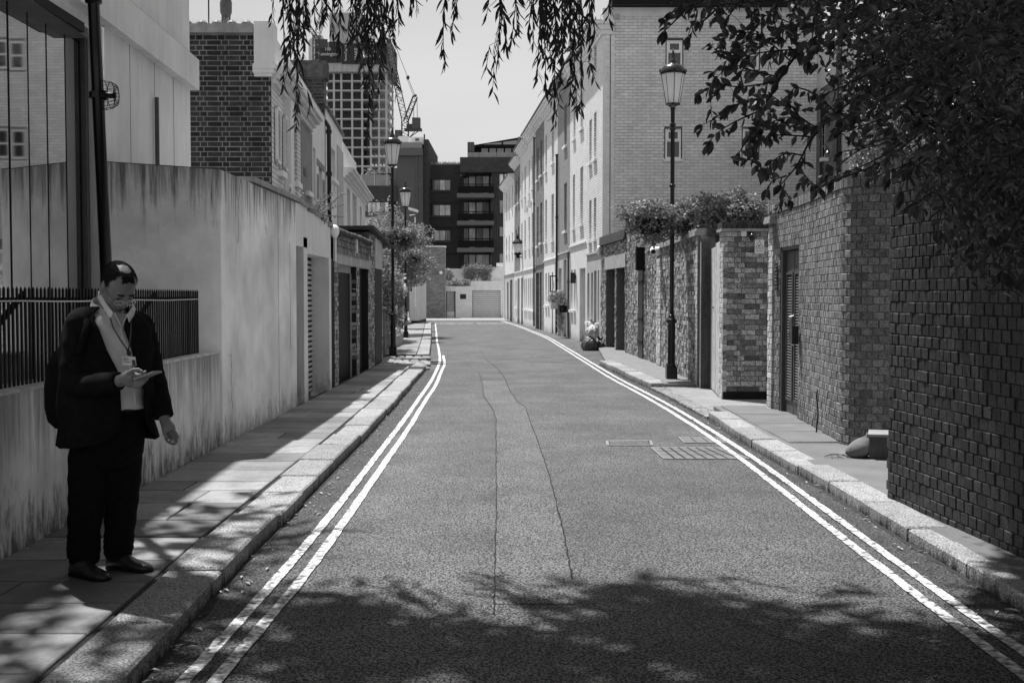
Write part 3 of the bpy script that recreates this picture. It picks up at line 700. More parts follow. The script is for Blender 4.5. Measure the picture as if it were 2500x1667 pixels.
# ================================================================ helpers for houses
def window(fr, parent, a0, a1, z0, z1, rev=.12, frame=None, pane=None, sill=True, bars=(1, 1), sillm=None, fw_=.05, name='window'):
    frame = frame or mFRAME; pane = pane or mPANE
    mb = MB(); w = min(fw_, (a1 - a0) * .2)
    mb.fb(fr, a0 + .004, a0 + w, -rev - .02, -rev + .03, z0, z1).fb(fr, a1 - w, a1 - .004, -rev - .02, -rev + .03, z0, z1)
    mb.fb(fr, a0 + w, a1 - w, -rev - .02, -rev + .028, z0, z0 + w).fb(fr, a0 + w, a1 - w, -rev - .02, -rev + .028, z1 - w, z1 - .004)
    for k in range(1, bars[0]):
        x = a0 + (a1 - a0) * k / bars[0]; mb.fb(fr, x - w * .35, x + w * .35, -rev - .02, -rev + .02, z0 + w, z1 - w)
    for k in range(1, bars[1]):
        x = z0 + (z1 - z0) * k / bars[1]; mb.fb(fr, a0 + w, a1 - w, -rev - .02, -rev + .024, x - w * .35, x + w * .35)
    o = mb.build(name, frame, parent)
    MB().fb(fr, a0 + .01, a1 - .01, -rev - .03, -rev - .012, z0 + .01, z1 - .01).build('pane', pane, o)
    if sill: MB().fb(fr, a0 - .06, a1 + .06, -rev, .09, z0 - .11, z0 - .012).build('sill', sillm or mFRAME, o)
    return o
# ================================================================ left terrace behind the wall
LX = lambda Y: -2.661 - .065 * Y
LYP = lambda px: -2.661 / ((px - 1250) / F + .065)
P0 = (LX(18.6), 18.6)
FL = Fr(P0, (LX(45), 45)); kL = sqrt(1 + .065 ** 2)
sL = lambda px: (LYP(px) - 18.6) * kL
def opL(p0, p1, y0, y1):
    pm = (p0 + p1) / 2; Y = LYP(pm); return (sL(p0), sL(p1), Z(y1, Y), Z(y0, Y))
def houseL(label, p0, p1, zt, mat, ops, sills, D=4.5, grp='mews houses on the left side', pane=None):
    a0, a1 = sL(p0), sL(p1); T = thing('mews_house', label, 'house', FL((a0 + a1) / 2, 0, 0), grp)
    O = [opL(*o[:4]) for o in ops]
    mb = MB().facade(FL, a0, a1, 0, zt, O, .16); mb.shell(FL, a0 + (.5 if a0 < .1 else 0), a1, 0, zt, D); mb.build('wall', mat, T)
    for o, s_ in zip(O, sills): window(FL, T, *o, rev=.15, sill=s_, bars=(1, 2) if o[3] - o[2] > 1 else (1, 1), pane=pane)
    return T
T = houseL('first mews house with louvred shutters and a dark soot-blackened brick gable facing the camera', 667, 764, 5.3, mLBRK,
           [(682, 691, 275, 418), (720, 729, 312, 445), (748, 757, 347, 468)], [1, 1, 1])
# gable end of it: dark brick with pale joints, laid brick by brick
gx = P0[0]
bricks(T, [(-5.6, 18.55), (gx - .0, 18.55)], 1.9, 5.12, mBRKD, h=.0815, L=.235, flem=True, n_ind=300, d=.05, joint=.016, seed=3)
bricks(T, [(-5.6, 18.55), (gx - .24, 18.55)], 5.12, 5.77, mBRKD, h=.0815, L=.235, flem=True, d=.05, joint=.016, seed=5)
MB().box(-8, gx - .012, 18.558, 18.7, 0, 5.9).build('mortar_core', M('lime_mortar', .24, var=.5, sc=3, rough=1, bump=.3), T)
MB().box(-8, gx - .26, 18.46, 18.75, 5.79, 5.93).build('coping_stone', mSTONE, T)
mb = MB(); mb.box(gx - .25, gx + .04, 18.47, 18.9, 5.10, 5.97).box(gx - .27, gx + .10, 18.45, 18.9, 5.22, 5.30).box(gx - .27, gx + .07, 18.455, 18.9, 5.15, 5.219)
mb.build('parapet_block', mWHT, T)
MB().facade(FL, 0, sL(764), 5.3, 5.86, []).fb(FL, .4, sL(764), -.3, -.002, 5.3, 5.86).build('parapet', mWHT, T)
for k, (o_, z0, z1) in enumerate(((.07, 5.02, 5.1), (.13, 5.1, 5.17), (.22, 5.17, 5.24), (.28, 5.24, 5.30))):
    MB().fb(FL, .02, sL(760), -.02, o_, z0, z1 - .002).build('cornice', mWHT, T)
MB().fb(FL, sL(697), sL(705), -.02, .12, 0, 5.02).build('pilaster', mLGT, T)
for p0, p1, y0, y1 in ((672.5, 681, 262, 400), (691.5, 698.5, 285, 418)):
    Y = LYP((p0 + p1) / 2); a, b = sL(p0), sL(p1); z0, z1 = Z(y1, Y), Z(y0, Y)
    sh = MB().fb(FL, a, a + .035, .02, .07, z0, z1).fb(FL, b - .035, b, .02, .07, z0, z1).fb(FL, a, b, .02, .068, z1 - .05, z1).fb(FL, a, b, .02, .068, z0, z0 + .05).build('shutter', mFRAME, T)
    n = 16
    for k in range(n):
        zz = z0 + .07 + (z1 - z0 - .14) * k / n
        MB().add([FL(a + .035, .06, zz), FL(b - .035, .06, zz), FL(b - .035, .03, zz + .045), FL(a + .035, .03, zz + .045)], [(0, 1, 2, 3)]).add(
            [FL(a + .035, .052, zz - .006), FL(b - .035, .052, zz - .006), FL(b - .035, .022, zz + .04), FL(a + .035, .022, zz + .04)], [(3, 2, 1, 0)]).build('slat', mFRAME, sh)
Y = LYP(745); MB().fb(FL, sL(742), sL(748), 0, .03, Z(430, Y), Z(412, Y)).build('air_brick', mLEAD, T)
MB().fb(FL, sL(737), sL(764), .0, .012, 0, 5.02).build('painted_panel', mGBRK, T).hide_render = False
# roof things on the gable: ridge tiles, pot, cowl, spikes, pole
mb = MB()
for k in range(5): mb.ball((-5.25 + k * .24, 18.75, 5.95), .10, .14, .10, 10, 6)
mb.build('ridge_tile', mLEAD, T)
mb = MB(); q = random.Random(1)
for k in range(58):
    x = -5.5 + k * .029; mb.tube([(x, 18.6, 5.92), (x + q.uniform(-.02, .02), 18.6 + q.uniform(-.03, .03), 6.03 + q.uniform(0, .03))], .0018, 3)
mb.build('bird_spikes', mFRAME, T, kind='stuff')
c = V(552, 55, 19.5)
MB().lathe((c.x, c.y, 5.8), [(.095, 0), (.088, .1), (.078, .38), (.09, .40), (.078, .44), (.075, .50), (.098, .56), (.1, .72), (.09, .76), (.06, .84), (.02, .88)], 16).build('chimney_pot', M('clay_pot', .11, var=.3, sc=9, rough=.9, bump=.4), T, sm=False)
MB().tube([(-5.05, 19.3, 5.9), (-5.05, 19.3, 7.6)], .012, 6).build('aerial_mast', mBLKM, T)
MB().ball((-5.16, 19.2, 5.98), .17, .14, .17, 16, 8).build('roof_cowl', mSTONE, T)
# second house: white band, dark brick bay, tall chimney wall with rainwater pipe
T = houseL('narrow mews house between the shuttered one and the black rainwater pipe', 764, 797, 5.8, mLGT,
           [(767, 773, 362, 520), (781, 789, 400, 520)], [0, 1])
MB().fb(FL, sL(775.5), sL(780), .0, .012, 0, 4.3).fb(FL, sL(789.5), sL(794), 0, .012, 0, 4.3).fb(FL, sL(775.5), sL(794), 0, .0125, Z(399, 26.5), 4.5).build('brick_bay', mGBRK, T)
MB().fb(FL, sL(764), sL(797), -.3, .0, 5.8, 5.84).build('coping', mSTONE, T)
a = sL(797.5); T3 = thing('party_wall', 'dark brick chimney wall standing above the mews roofs behind the rainwater pipe', 'chimney wall', FL(a, -1, 0))
pw = Fr(FL(a, -1.6, 0)[:2], FL(a, -.02, 0)[:2])
MB().fb(pw, 0, pw.len, -.5, -.008, 4, 7.0).build('mortar_core', M('mortar_soot', .12, var=.5, sc=3, rough=1, bump=.2), T3)
bricks(T3, [pw(0, 0, 0)[:2], pw(pw.len, 0, 0)[:2]], 5.0, 6.75, mBRKD, flem=True, joint=.014, seed=9)
MB().fb(pw, -.05, pw.len + .06, -.56, .06, 6.78, 7.18).build('coping', mDKCOP, T3)
# rainwater pipe
T = thing('rainwater_pipe', 'long black cast-iron rainwater pipe with a bend, running down between two mews houses', 'drainpipe', FL(sL(796), .1, 0))
b = sL(796.5); pth = [FL(b, -.55, 6.9), FL(b - .05, -.5, 6.35), FL(b - .08, -.42, 6.1), FL(b - .05, .02, 5.72), FL(b, .09, 5.6), FL(b, .09, 5.4), FL(b, .09, 2)]
MB().tube(pth, .05, 10).build('pipe', mBLK, T, sm=True)
for z in (5.45, 4.45, 3.3, 2.2): MB().tube([FL(b, .09, z), FL(b, .09, z + .09)], .072, 10).build('collar', mBLK, T)
T = houseL('pale mews house with a framed dark casement just past the rainwater pipe', 798.5, 838.5, 6.08, mLGT,
           [(811, 821, 366, 437), (826.5, 836.5, 386, 452)], [1, 0], D=5)
MB().fb(FL, sL(798), sL(838.5), -.25, .06, 6.08, 6.14).build('coping', mLEAD, T)
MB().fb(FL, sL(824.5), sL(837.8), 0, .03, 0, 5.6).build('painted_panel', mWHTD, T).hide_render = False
T = houseL('last mews house on the left with a stepped white cornice and two tall dark windows', 840, 893, 5.5, mWHT,
           [(849, 856.5, 462, 560), (862, 872, 475, 570), (880, 884, 505, 570)], [0, 0, 0], D=6)
for o_, z0, z1 in ((.06, 4.95, 5.02), (.14, 5.02, 5.10), (.25, 5.10, 5.18), (.32, 5.18, 5.24)):
    MB().fb(FL, sL(840), sL(893) + .2, -.02, o_, z0, z1 - .002).build('cornice', mWHT, T)
MB().fb(FL, sL(840), sL(872), -.25, .0, 5.5, 5.95).fb(FL, sL(872), sL(893), -.25, 0, 5.5, 5.72).build('parapet', mWHT, T)
# white gable box further on
T = thing('white_outbuilding', 'plain white-rendered side wall seen above the hedge, below the estate windows', 'outbuilding', (-8, 60, 0))
x0, x1 = XX(884, 60), XX(941, 60); MB().box(x0 - 3, x1, 60, 66, 0, Z(530, 60)).build('wall', mWHT, T)
MB().box(x0 - 3, x1 + .1, 59.9, 66, Z(530, 60), Z(524, 60)).build('roof_edge', mLEAD, T)
T = thing('white_porch_wall', 'narrow pale rendered wall end with a dark foot beside the brick wall at the far end', 'wall', (-5.3, 62, 0))
MB().box(XX(1000, 62), XX(1020.5, 62), 62, 68, .25, Z(684, 62)).build('wall', mWHT, T); MB().box(XX(1003, 62), XX(1020, 62), 62.02, 68, 0, .25).build('plinth', mBLKM, T)
# ================================================================ right terrace
RX = lambda Y: 5.485 - .0769 * Y
RYP = lambda px: 5.485 / ((px - 1250) / F + .0769)
FR = Fr((RX(35.3), 35.3), (RX(80), 80), -1); kR = sqrt(1 + .0769 ** 2)
sR = lambda px: (RYP(px) - 35.3) * kR
def opR(p0, p1, y0, y1):
    Y = RYP((p0 + p1) / 2); a, b = sorted((sR(p0), sR(p1))); return (a, b, Z(y1, Y), Z(y0, Y))
def HR(label, p0, p1, up, low, zlow, wins, lows, D=8, zt=9.55, sill=True, zt2=10.1):
    """wins: pixel boxes of upper openings; lows: (kind, px0, px1, z0, z1) on the ground storey"""
    a0, a1 = sorted((sR(p0), sR(p1))); T = thing('mews_house', label, 'house', FR((a0 + a1) / 2, 0, 0), 'mews houses on the right side')
    U = [opR(*w) for w in wins]
    MB().facade(FR, a0, a1, zlow, zt, U, .14).build('upper_wall', up, T)
    Lo = []
    for k, q0, q1, z0, z1 in lows:
        s0, s1 = sorted((sR(q0), sR(q1))); Lo.append((s0, s1, z0, z1))
    mb = MB().facade(FR, a0, a1, 0, zlow, Lo, .22)
    mb.quad(FR(a0, 0, zlow), FR(a1, 0, zlow), FR(a1, .02, zlow - .02), FR(a0, .02, zlow - .02)); mb.build('lower_wall', low, T)
    MB().shell(FR, a0, a1, 0, zt, D).build('shell', mLGT, T)
    MB().fb(FR, a0 + .02, a1 - .02, 0.001, .045, zlow - .06, zlow).build('string_course', low, T)
    for o in U: window(FR, T, *o, rev=.13, sill=sill, bars=(1, 2), fw_=.045)
    for (k, *_), o in zip(lows, Lo):
        if k == 'w': window(FR, T, *o, rev=.12, sill=True, bars=(1, 1))
        elif k == 'd': MB().fb(FR, o[0], o[1], -.21, -.17, o[2], o[3]).build('door', mDOORG, T)
        elif k == 'k': MB().fb(FR, o[0], o[1], -.2, -.16, o[2], o[3]).build('door', mDOOR, T)
        elif k == 'p': MB().fb(FR, o[0], o[1], -.21, -.17, o[2], o[3]).build('door', mWHT, T)
        elif k == 'g':
            d = MB().fb(FR, o[0], o[1], -.21, -.17, o[2], o[3]).build('garage_door', mDOOR if up is mNBRK else mDOORG, T); n = 6
            for i in range(n): MB().fb(FR, o[0] + (o[1] - o[0]) * i / n + .02, o[0] + (o[1] - o[0]) * (i + 1) / n - .02, -.17, -.155, o[2] + .03, o[3] - .03).build('plank', mDOOR if up is mNBRK else mDOORG, d)
    # cornice and gutter
    for o_, z0, z1 in ((.06, zt - .02, zt + .08), (.14, zt + .08, zt + .17), (.25, zt + .17, zt + .29), (.34, zt + .29, zt + .40)):
        MB().fb(FR, a0, a1, -.1, o_, z0, z1 - .003).build('cornice', mLGT if up is not mGBRK else mWHTD, T)
    MB().fb(FR, a0, a1, -.3, .40, zt + .40, zt + .44).build('gutter', mLEAD, T)
    MB().fb(FR, a0, a1, -.35, .02, zt + .44, zt2 - .03).build('parapet', mLGT, T); MB().fb(FR, a0 + .1, a1 - .1, -.3, -.05, zt2 - .03, zt2 + .03).build('parapet_coping', mLEAD, T)
    return T
H1 = HR('nearest house on the right, pale painted brick with a blank side wall facing the camera', 1432, 1470, mLBRK, mWHTD, 3.0,
   [(1437.6, 1443.4, 293, 397), (1449, 1455, 274, 387), (1437.6, 1443.4, 489, 586), (1449, 1455, 483, 582), (1448.5, 1455, 113, 174)],
   [('w', 1434, 1438.6, .75, 2.35), ('w', 1443, 1447.6, .75, 2.35), ('w', 1459, 1462, .75, 2.4), ('d', 1450, 1456, .0, 2.4)])
HR('white brick house with a smooth band over its recessed doorway, second from the corner', 1391, 1432, mWBRK, mWHT, 3.45,
   [(1398, 1403, 427, 556), (1416, 1423, 408, 546), (1399, 1404, 210, 338), (1416, 1423, 178, 312)],
   [('w', 1394, 1398, 1.1, 2.55), ('w', 1401, 1405, 1.1, 2.55), ('p', 1415, 1429, 0, 2.55)])
HR('dark grey painted brick house with tall arched windows, third from the corner', 1361, 1391, mGBRK, mWHTD, 3.3,
   [(1377, 1383.5, 447, 563), (1377, 1383.5, 255, 356)],
   [('d', 1362.5, 1372, .25, 1.75), ('w', 1364, 1371, 1.85, 2.7), ('p', 1375.5, 1383, 0, 3.0), ('k', 1385, 1389, 0, 2.5)])
HR('pale house with two columns of sash windows beside the dark grey one', 1328, 1361, mLBRK, mWHT, 3.2,
   [(1331, 1335, 488, 590), (1346, 1352, 474, 586), (1331, 1335, 330, 418), (1346.5, 1352.5, 306, 397)],
   [('w', 1331.5, 1335, 1.2, 2.6), ('w', 1338, 1341, 1.2, 2.6), ('k', 1347, 1350.5, 0.0, 2.6), ('d', 1355, 1359.5, 0, 3.0)])
HR('narrow grey house with black timber garage doors at street level', 1307, 1328, mNBRK, mNBRK, 3.1,
   [(1311, 1314.5, 505, 600), (1319, 1323, 495, 592), (1311, 1314.5, 362, 440), (1319, 1323, 345, 428)],
   [('g', 1308.5, 1316, 0, 2.7), ('k', 1318, 1322, 0, 2.7)])
HR('pale rendered house with brackets and lamps on its front, fifth pair of windows along', 1288, 1307, mWBRK, mWHT, 3.0,
   [(1291, 1293.5, 530, 605), (1298, 1301.5, 520, 600), (1291, 1293.5, 392, 470), (1298, 1301.5, 380, 460)],
   [('w', 1289.5, 1292, .9, 2.5), ('w', 1294, 1296.5, .9, 2.5), ('w', 1298.5, 1301, .9, 2.5), ('w', 1303, 1305.5, .9, 2.5)])
HR('pale rendered house above the iron bracket lamp', 1270, 1288, mWBRK, mWHT, 3.0,
   [(1273, 1275.5, 545, 610), (1280.5, 1283.5, 538, 608), (1273, 1275.5, 420, 485), (1280.5, 1283.5, 408, 478)],
   [('g', 1272, 1277, 0, 2.6), ('w', 1280, 1282.5, .9, 2.5), ('w', 1284.5, 1286.5, .9, 2.5)], zt=9.4)
HR('narrow house of unpainted brick near the far end of the right row', 1256, 1270, mNBRK, mWHT, 3.0,
   [(1259, 1261.5, 560, 615), (1265, 1267.5, 553, 612), (1259, 1261.5, 440, 500), (1265, 1267.5, 432, 494)],
   [('w', 1258.5, 1261, .9, 2.5), ('g', 1263, 1268.5, 0, 2.6)], zt=9.1, zt2=9.6)
HR('last house of the right row, pale with a white downpipe at its far corner', 1231, 1256, mWBRK, mWHTD, 3.0,
   [(1235.5, 1238, 580, 620), (1242, 1244, 575, 620), (1250, 1252, 568, 616), (1235.5, 1238, 470, 520), (1242, 1244, 465, 518), (1250, 1252, 452, 508)],
   [('k', 1238, 1241.5, 0, 2.5), ('d', 1245, 1251, 0, 2.6)], zt=8.55, zt2=9.0)
# side wall of the nearest house, real painted bricks
gy = 35.3; x0 = RX(35.3); xr = XX(1990, gy)
win = [(XX(1622, gy), XX(1665, gy), Z(174, gy), Z(96, gy)), (XX(1620, gy), XX(1663, gy), Z(392, gy), Z(312, gy)),
       (XX(1808, gy), XX(1851, gy), Z(174, gy), Z(96, gy)), (XX(1808, gy), XX(1851, gy), Z(392, gy), Z(312, gy))]
fgb = Fr((x0, gy), (xr, gy)); W_ = [(a - x0, b - x0, c, d) for a, b, c, d in win]
mb = MB().facade(Fr((x0, gy + .008), (xr, gy + .008)), 0, xr - x0, 0, 10.35, W_, .12); mb.shell(Fr((x0, gy + .008), (xr, gy + .008)), .02, xr - x0, 0, 10.35, 6); mb.build('side_wall', mPMORT, H1)
qx = XX(1487, gy) - x0
bricks(H1, [(x0 + qx + .03, gy), (xr, gy)], 1.2, 10.1, mPBRK, h=.0925, L=.27, flem=False, d=.03, joint=.012, holes=[(a - qx - .03, b - qx - .03, c, d) for a, b, c, d in W_], jit=.004, seed=11)
bricks(H1, [(x0, gy - .012), (x0 + qx, gy - .012)], 1.2, 9.9, mPBRK, h=.0925, L=.27, flem=True, d=.04, joint=.012, jit=.003, seed=12)
MB().box(x0 + qx + .005, x0 + qx + .025, gy - .01, gy + .02, 0, 10).build('joint', mDIRT, H1)
MB().box(x0 + .1, xr, gy - .02, gy + .3, 10.1, 10.36).build('rendered_band', mLGT, H1)
for w in W_[:2]:
    a, b, c, d = w; m_ = c + (d - c) * .62
    o = window(fgb, H1, a + .03, b - .03, c + .05, d - .03, rev=.05, sill=False, bars=(1, 1), fw_=.055)
    MB().fb(fgb, a + .09, b - .09, -.055, -.03, m_ - .045, m_ + .045).fb(fgb, a + .085, a + .13, -.055, -.02, m_, d - .08).fb(fgb, b - .13, b - .085, -.055, -.02, m_, d - .08).fb(fgb, a + .085, b - .085, -.054, -.0205, d - .13, d - .08).build('transom', mFRAME, o)
    MB().fb(fgb, a - .02, b + .02, -.05, .03, c - .03, c + .045).build('sill', mFRAME, o)
    MB().fb(fgb, a + .02, b - .02, -.02, .02, d - .02, d + .03).build('lintel', mLEAD, o)
for w in W_[2:]: window(fgb, H1, w[0] + .03, w[1] - .03, w[2] + .05, w[3] - .03, rev=.06, sill=False, bars=(1, 2), fw_=.075)
MB().box(XX(1499, gy), XX(1510, gy), gy - .03, gy + .01, Z(47, gy), Z(35, gy)).build('air_brick', mWHTD, H1)
MB().box(x0 + .25, xr + .2, gy - .35, gy + 5, 10.37, 10.75).build('eaves', mBLKM, H1)
MB().box(x0 + 2.0, xr, gy - .36, gy - .3, 10.70, 10.78).build('gutter', mFRAME, H1)
for o_, z0, z1 in ((.08, 9.55, 9.7), (.16, 9.7, 9.85), (.26, 9.85, 9.95)):
    MB().box(x0 - o_, x0 + .34, gy - o_ * .5, gy + .3, z0, z1 - .003).build('corner_cornice', mLGT, H1)
MB().box(x0 - .02, x0 + .32, gy - .05, gy + .3, 9.95, 10.32).build('corner_block', mLGT, H1)
# roof-terrace shrub and aerials over the right row
T = thing('television_aerial', 'thin rooftop aerial rising above the parapet of the right row', 'aerial', FR(sR(1338), -.8, 9.9))
c = FR(sR(1338), -.6, 9.9); MB().tube([(c[0], c[1], 9.8), (c[0], c[1], 12.4)], .025, 5).build('mast', mBLKM, T)
MB().tube([(c[0] - .6, c[1], 12.3), (c[0] + .5, c[1], 12.3)], .02, 4).build('boom', mBLKM, T)
T = thing('television_aerial', 'comb-shaped rooftop aerial beside a chimney at the far part of the right row', 'aerial', FR(sR(1320), -1.2, 10))
c = FR(sR(1322), -1.2, 10); mb = MB().tube([(c[0], c[1], 9.9), (c[0], c[1], 11.2)], .02, 5).tube([(c[0] - .5, c[1], 11.15), (c[0] + .3, c[1], 11.15)], .018, 4)
for k in range(7): mb.tube([(c[0] - .48 + k * .12, c[1] - .12, 11.25), (c[0] - .48 + k * .12, c[1] + .12, 11.05)], .012, 3)
mb.build('mast', mBLKM, T)
T = thing('chimney_stack', 'brick chimney stack on the roof of the right row', 'chimney', FR(sR(1318), -1.5, 9.8))
MB().fb(FR, sR(1321), sR(1321) + 1.0, -2.0, -1.1, 9.6, 11.0).build('stack', mNBRK, T); MB().fb(FR, sR(1321) - .08, sR(1321) + 1.08, -2.08, -1.02, 11.0, 11.1).build('cap', mSTONE, T)
# downpipes on the right row
for px, z1, m, lb in ((1363, 7.3, mDOOR, 'dark downpipe between the dark grey house and its neighbour'), (1307, 9.3, mLEAD, 'thin downpipe beside the black garage doors on the right row'),
                   (1392, 3.2, mLEAD, 'short dark downpipe left of the white brick house'), (1233, 8.6, mFRAME, 'white downpipe at the far corner of the right row')):
    a = sR(px); T = thing('downpipe', lb, 'drainpipe', FR(a, .07, 0))
    MB().tube([FR(a, .07, 0.1), FR(a, .07, z1)], .045, 8).build('pipe', m, T)
    for z in (z1 * .3, z1 * .65, z1 - .05): MB().tube([FR(a, .07, z), FR(a, .07, z + .08)], .06, 8).build('collar', m, T)
# small fixtures on the house fronts
def box_light(px, py, label, m=None):
    Y = RYP(px); a = sR(px); z = Z(py, Y); T = thing('wall_lamp', label, 'lamp', FR(a, .1, z))
    MB().fb(FR, a - .07, a + .07, .02, .2, z - .2, z + .18).build('lamp_case', m or mBLK, T); MB().fb(FR, a - .02, a + .02, 0, .05, z - .05, z + .1).build('bracket', mBLKM, T)
box_light(1406, 678, 'black box lantern beside the recessed door of the white brick house')
box_light(1288.5, 510, 'small white lamp high on the pale front, lower of the pair', mFRAME)
box_light(1297.5, 498, 'small white lamp high on the pale front, higher of the pair', mFRAME)
a = sR(1369); Y = RYP(1369); z = Z(693, Y); T = thing('wall_lantern', 'square black-framed lantern on the dark grey house', 'lamp', FR(a, .3, z))
mb = MB()
for da in (-.12, .12):
    for o_ in (.18, .42): mb.fb(FR, a + da - .012, a + da + .012, o_ - .012, o_ + .012, z - .3, z + .3)
mb.fb(FR, a - .14, a + .14, .16, .44, z - .32, z - .29).fb(FR, a - .14, a + .14, .16, .44, z + .29, z + .33).build('lantern_frame', mBLKM, T); MB().fb(FR, a - .03, a + .03, .27, .33, z - .2, z + .1).build('bulb', mFRAME, T)
# bracket lamp in silhouette
Y = 64.; px = 1255; z = Z(628, Y); xw = RX(Y)
T = thing('bracket_lamp', 'old street lantern held off the right row by an iron bracket', 'street lamp', (xw, Y, z))
xc = XX(1264, Y) ; 
MB().tube([(xw + .35, Y, z), (xc, Y, z)], .035, 6).tube([(xw + .35, Y, z - .1), (xw + .35, Y, z + .25)], .05, 6).build('bracket', mBLKM, T)
MB().lathe((xc, Y, z), [(.06, -.05), (.09, .1), (.2, .15), (.2, .22), (.19, .25)], 10).build('lantern_base', mBLKM, T)
MB().lathe((xc, Y, z), [(.17, .25), (.26, .75)], 10).build('lantern_glass', mLAMPG, T)
MB().lathe((xc, Y, z), [(.31, .75), (.3, .82), (.15, .98), (.08, 1.02), (.09, 1.08), (.03, 1.22), (.01, 1.3)], 10).build('lantern_cap', mBLKM, T)
# ================================================================ right garden walls
# nearest dark wall
T = thing('dark_brick_wall', 'near dark brick garden wall with toothed end, shaded by the tree on the right edge', 'wall', (2.9, 6, 0))
pn = [(2.80, 8.5), (2.93, 6.6), (3.0, 5.0), (3.05, 0.5)]
core(T, pn, .3, 0, 2.5, mMORD)
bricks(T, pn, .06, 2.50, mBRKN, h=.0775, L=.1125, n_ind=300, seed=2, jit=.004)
pe = [(3.02, 8.5), (2.80, 8.5)]
# ragged toothed end facing up the street
mb = MB()
for r in range(31):
    z = .07 + r * .0787
    mb.box(2.81 - (.0 if r % 2 else .008), 3.03, 8.5, 8.5 + (.055 if r % 2 else .0) + .004, z + .005, z + .0725)
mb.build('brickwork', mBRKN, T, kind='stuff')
q = random.Random(3); tt = 0
fr_ = Fr(pn[0], pn[1]); y = 8.46
mb = MB()
for seg in zip(pn, pn[1:]):
    f_ = Fr(*seg); a = 0
    while a < f_.len: mb.fb(f_, a + .004, a + .068, -.32, .012 + q.uniform(0, .006), 2.5, 2.61 + q.uniform(-.004, .004)); a += .075
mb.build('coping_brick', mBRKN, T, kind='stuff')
# curved wall with louvred doors
T = thing('curved_brick_wall', 'curved brick wall with tall louvred metal doors and a soldier-course top', 'wall', (3.4, 13, 0))
arc = [(3.65 - .31 * cos(t), 11.66 - .31 * sin(t)) for t in [i * pi / 2 / 7 for i in range(8)]]
pl = [(3.42, 15.35), (3.47, 14.9), (3.47, 13.9), (3.44, 13.2), (3.40, 12.6), (3.36, 12.1)] + arc + [(4.6, 11.35)]
core(T, pl[:2], .3, 0, 2.72, mMORT); core(T, pl[2:], .3, 0, 2.72, mMORT); core(T, pl[1:3], .3, 2.28, 2.72, mMORT)
ds = math.dist(pl[0], pl[1]); de = ds + 1.0
bricks(T, pl, .04, 2.68, mBRKL, h=.0777, L=.1125, n_ind=300, holes=[(ds + .03, de, 0, 2.24)], seed=5, jit=.003)
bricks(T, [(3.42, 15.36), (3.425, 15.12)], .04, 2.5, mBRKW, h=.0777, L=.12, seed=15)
q = random.Random(9); mb = MB()
for seg in zip(pl, pl[1:]):
    f_ = Fr(*seg); a = 0
    while a < f_.len - .02: mb.fb(f_, a + .004, min(a + .068, f_.len), -.31, .010 + q.uniform(0, .008), 2.685, 2.795 + q.uniform(-.005, .005)); a += .075
mb.build('coping_brick', mBRKL, T, kind='stuff')
fd = Fr(pl[1], pl[2])
f_ = Fr((3.42, 15.38), (3.42, 15.0)); MB().fb(f_, 0, .36, -.1, .06, 2.55, 2.6).fb(f_, 0, .34, -.1, .05, 2.6, 2.64).build('tile_creasing', mSTONE, T)
D_ = MB().fb(fd, .03, 1.0, -.16, -.12, .06, 2.24).build('door_frame', mBLKM, T)
MB().fb(fd, .03, .09, -.14, -.015, .06, 2.24).fb(fd, .93, 1.0, -.14, -.015, .06, 2.24).fb(fd, .03, 1.0, -.14, -.015, 2.18, 2.25).build('jamb', mDOORG, D_)
for k, (a, b) in enumerate(((.10, .50), (.525, .925))):
    d = MB().fb(fd, a, b, -.11, -.07, .07, .30).fb(fd, a, b, -.11, -.07, 1.86, 2.17).fb(fd, a, a + .045, -.11, -.07, .3, 1.86).fb(fd, b - .045, b, -.11, -.07, .3, 1.86).build('door_leaf', mDOORG, T)
    MB().fb(fd, a, b, -.12, -.112, .07, 2.17).build('leaf_back', mBLKM, d)
    fm = MB().fb(fd, a + .03, a + .06, -.07, -.055, .27, 1.9).fb(fd, b - .06, b - .03, -.07, -.055, .27, 1.9).fb(fd, a + .06, b - .06, -.07, -.0555, .27, .30).fb(fd, a + .06, b - .06, -.07, -.0555, 1.87, 1.9)
    fm.build('louvre_frame', mDOORG, d)
    for j in range(44):
        z = .32 + j * .035
        MB().add([fd(a + .06, -.062, z), fd(b - .06, -.062, z), fd(b - .06, -.095, z + .03), fd(a + .06, -.095, z + .03)], [(0, 1, 2, 3)]).build('slat', M('louvre_grey', .2, var=.1, rough=.5, bump=0), d)
h = MB()
for a in (.478, .548): h.tube([fd(a, -.07, .98), fd(a, -.02, 1.0), fd(a, -.02, 1.34), fd(a, -.07, 1.36)], .012, 6)
h.tube([fd(.30, -.05, 1.16), fd(.7, -.05, 1.16)], .012, 6); h.build('pull_handle', MP('bright_steel', .55, .3, metal=.9), T)
MB().fb(Fr((3.47, 13.9), (3.44, 13.2)), .03, .13, .02, .10, 1.02, 1.24).build('entry_keypad', mBLK, T)
c = pl[4]; MB().tube([(3.37, 12.62, .56), (3.355, 12.60, .5), (3.36, 12.55, .3), (3.33, 12.5, .11)], .009, 6).build('loose_cable', mBLK, T)
f_ = Fr(pl[0], pl[1])
for k in range(8): MB().fb(f_, ds - .13, ds - .03, .01, .02, 2.0 - k * .045, 2.02 - k * .045).build('air_brick', mBLKM, T)
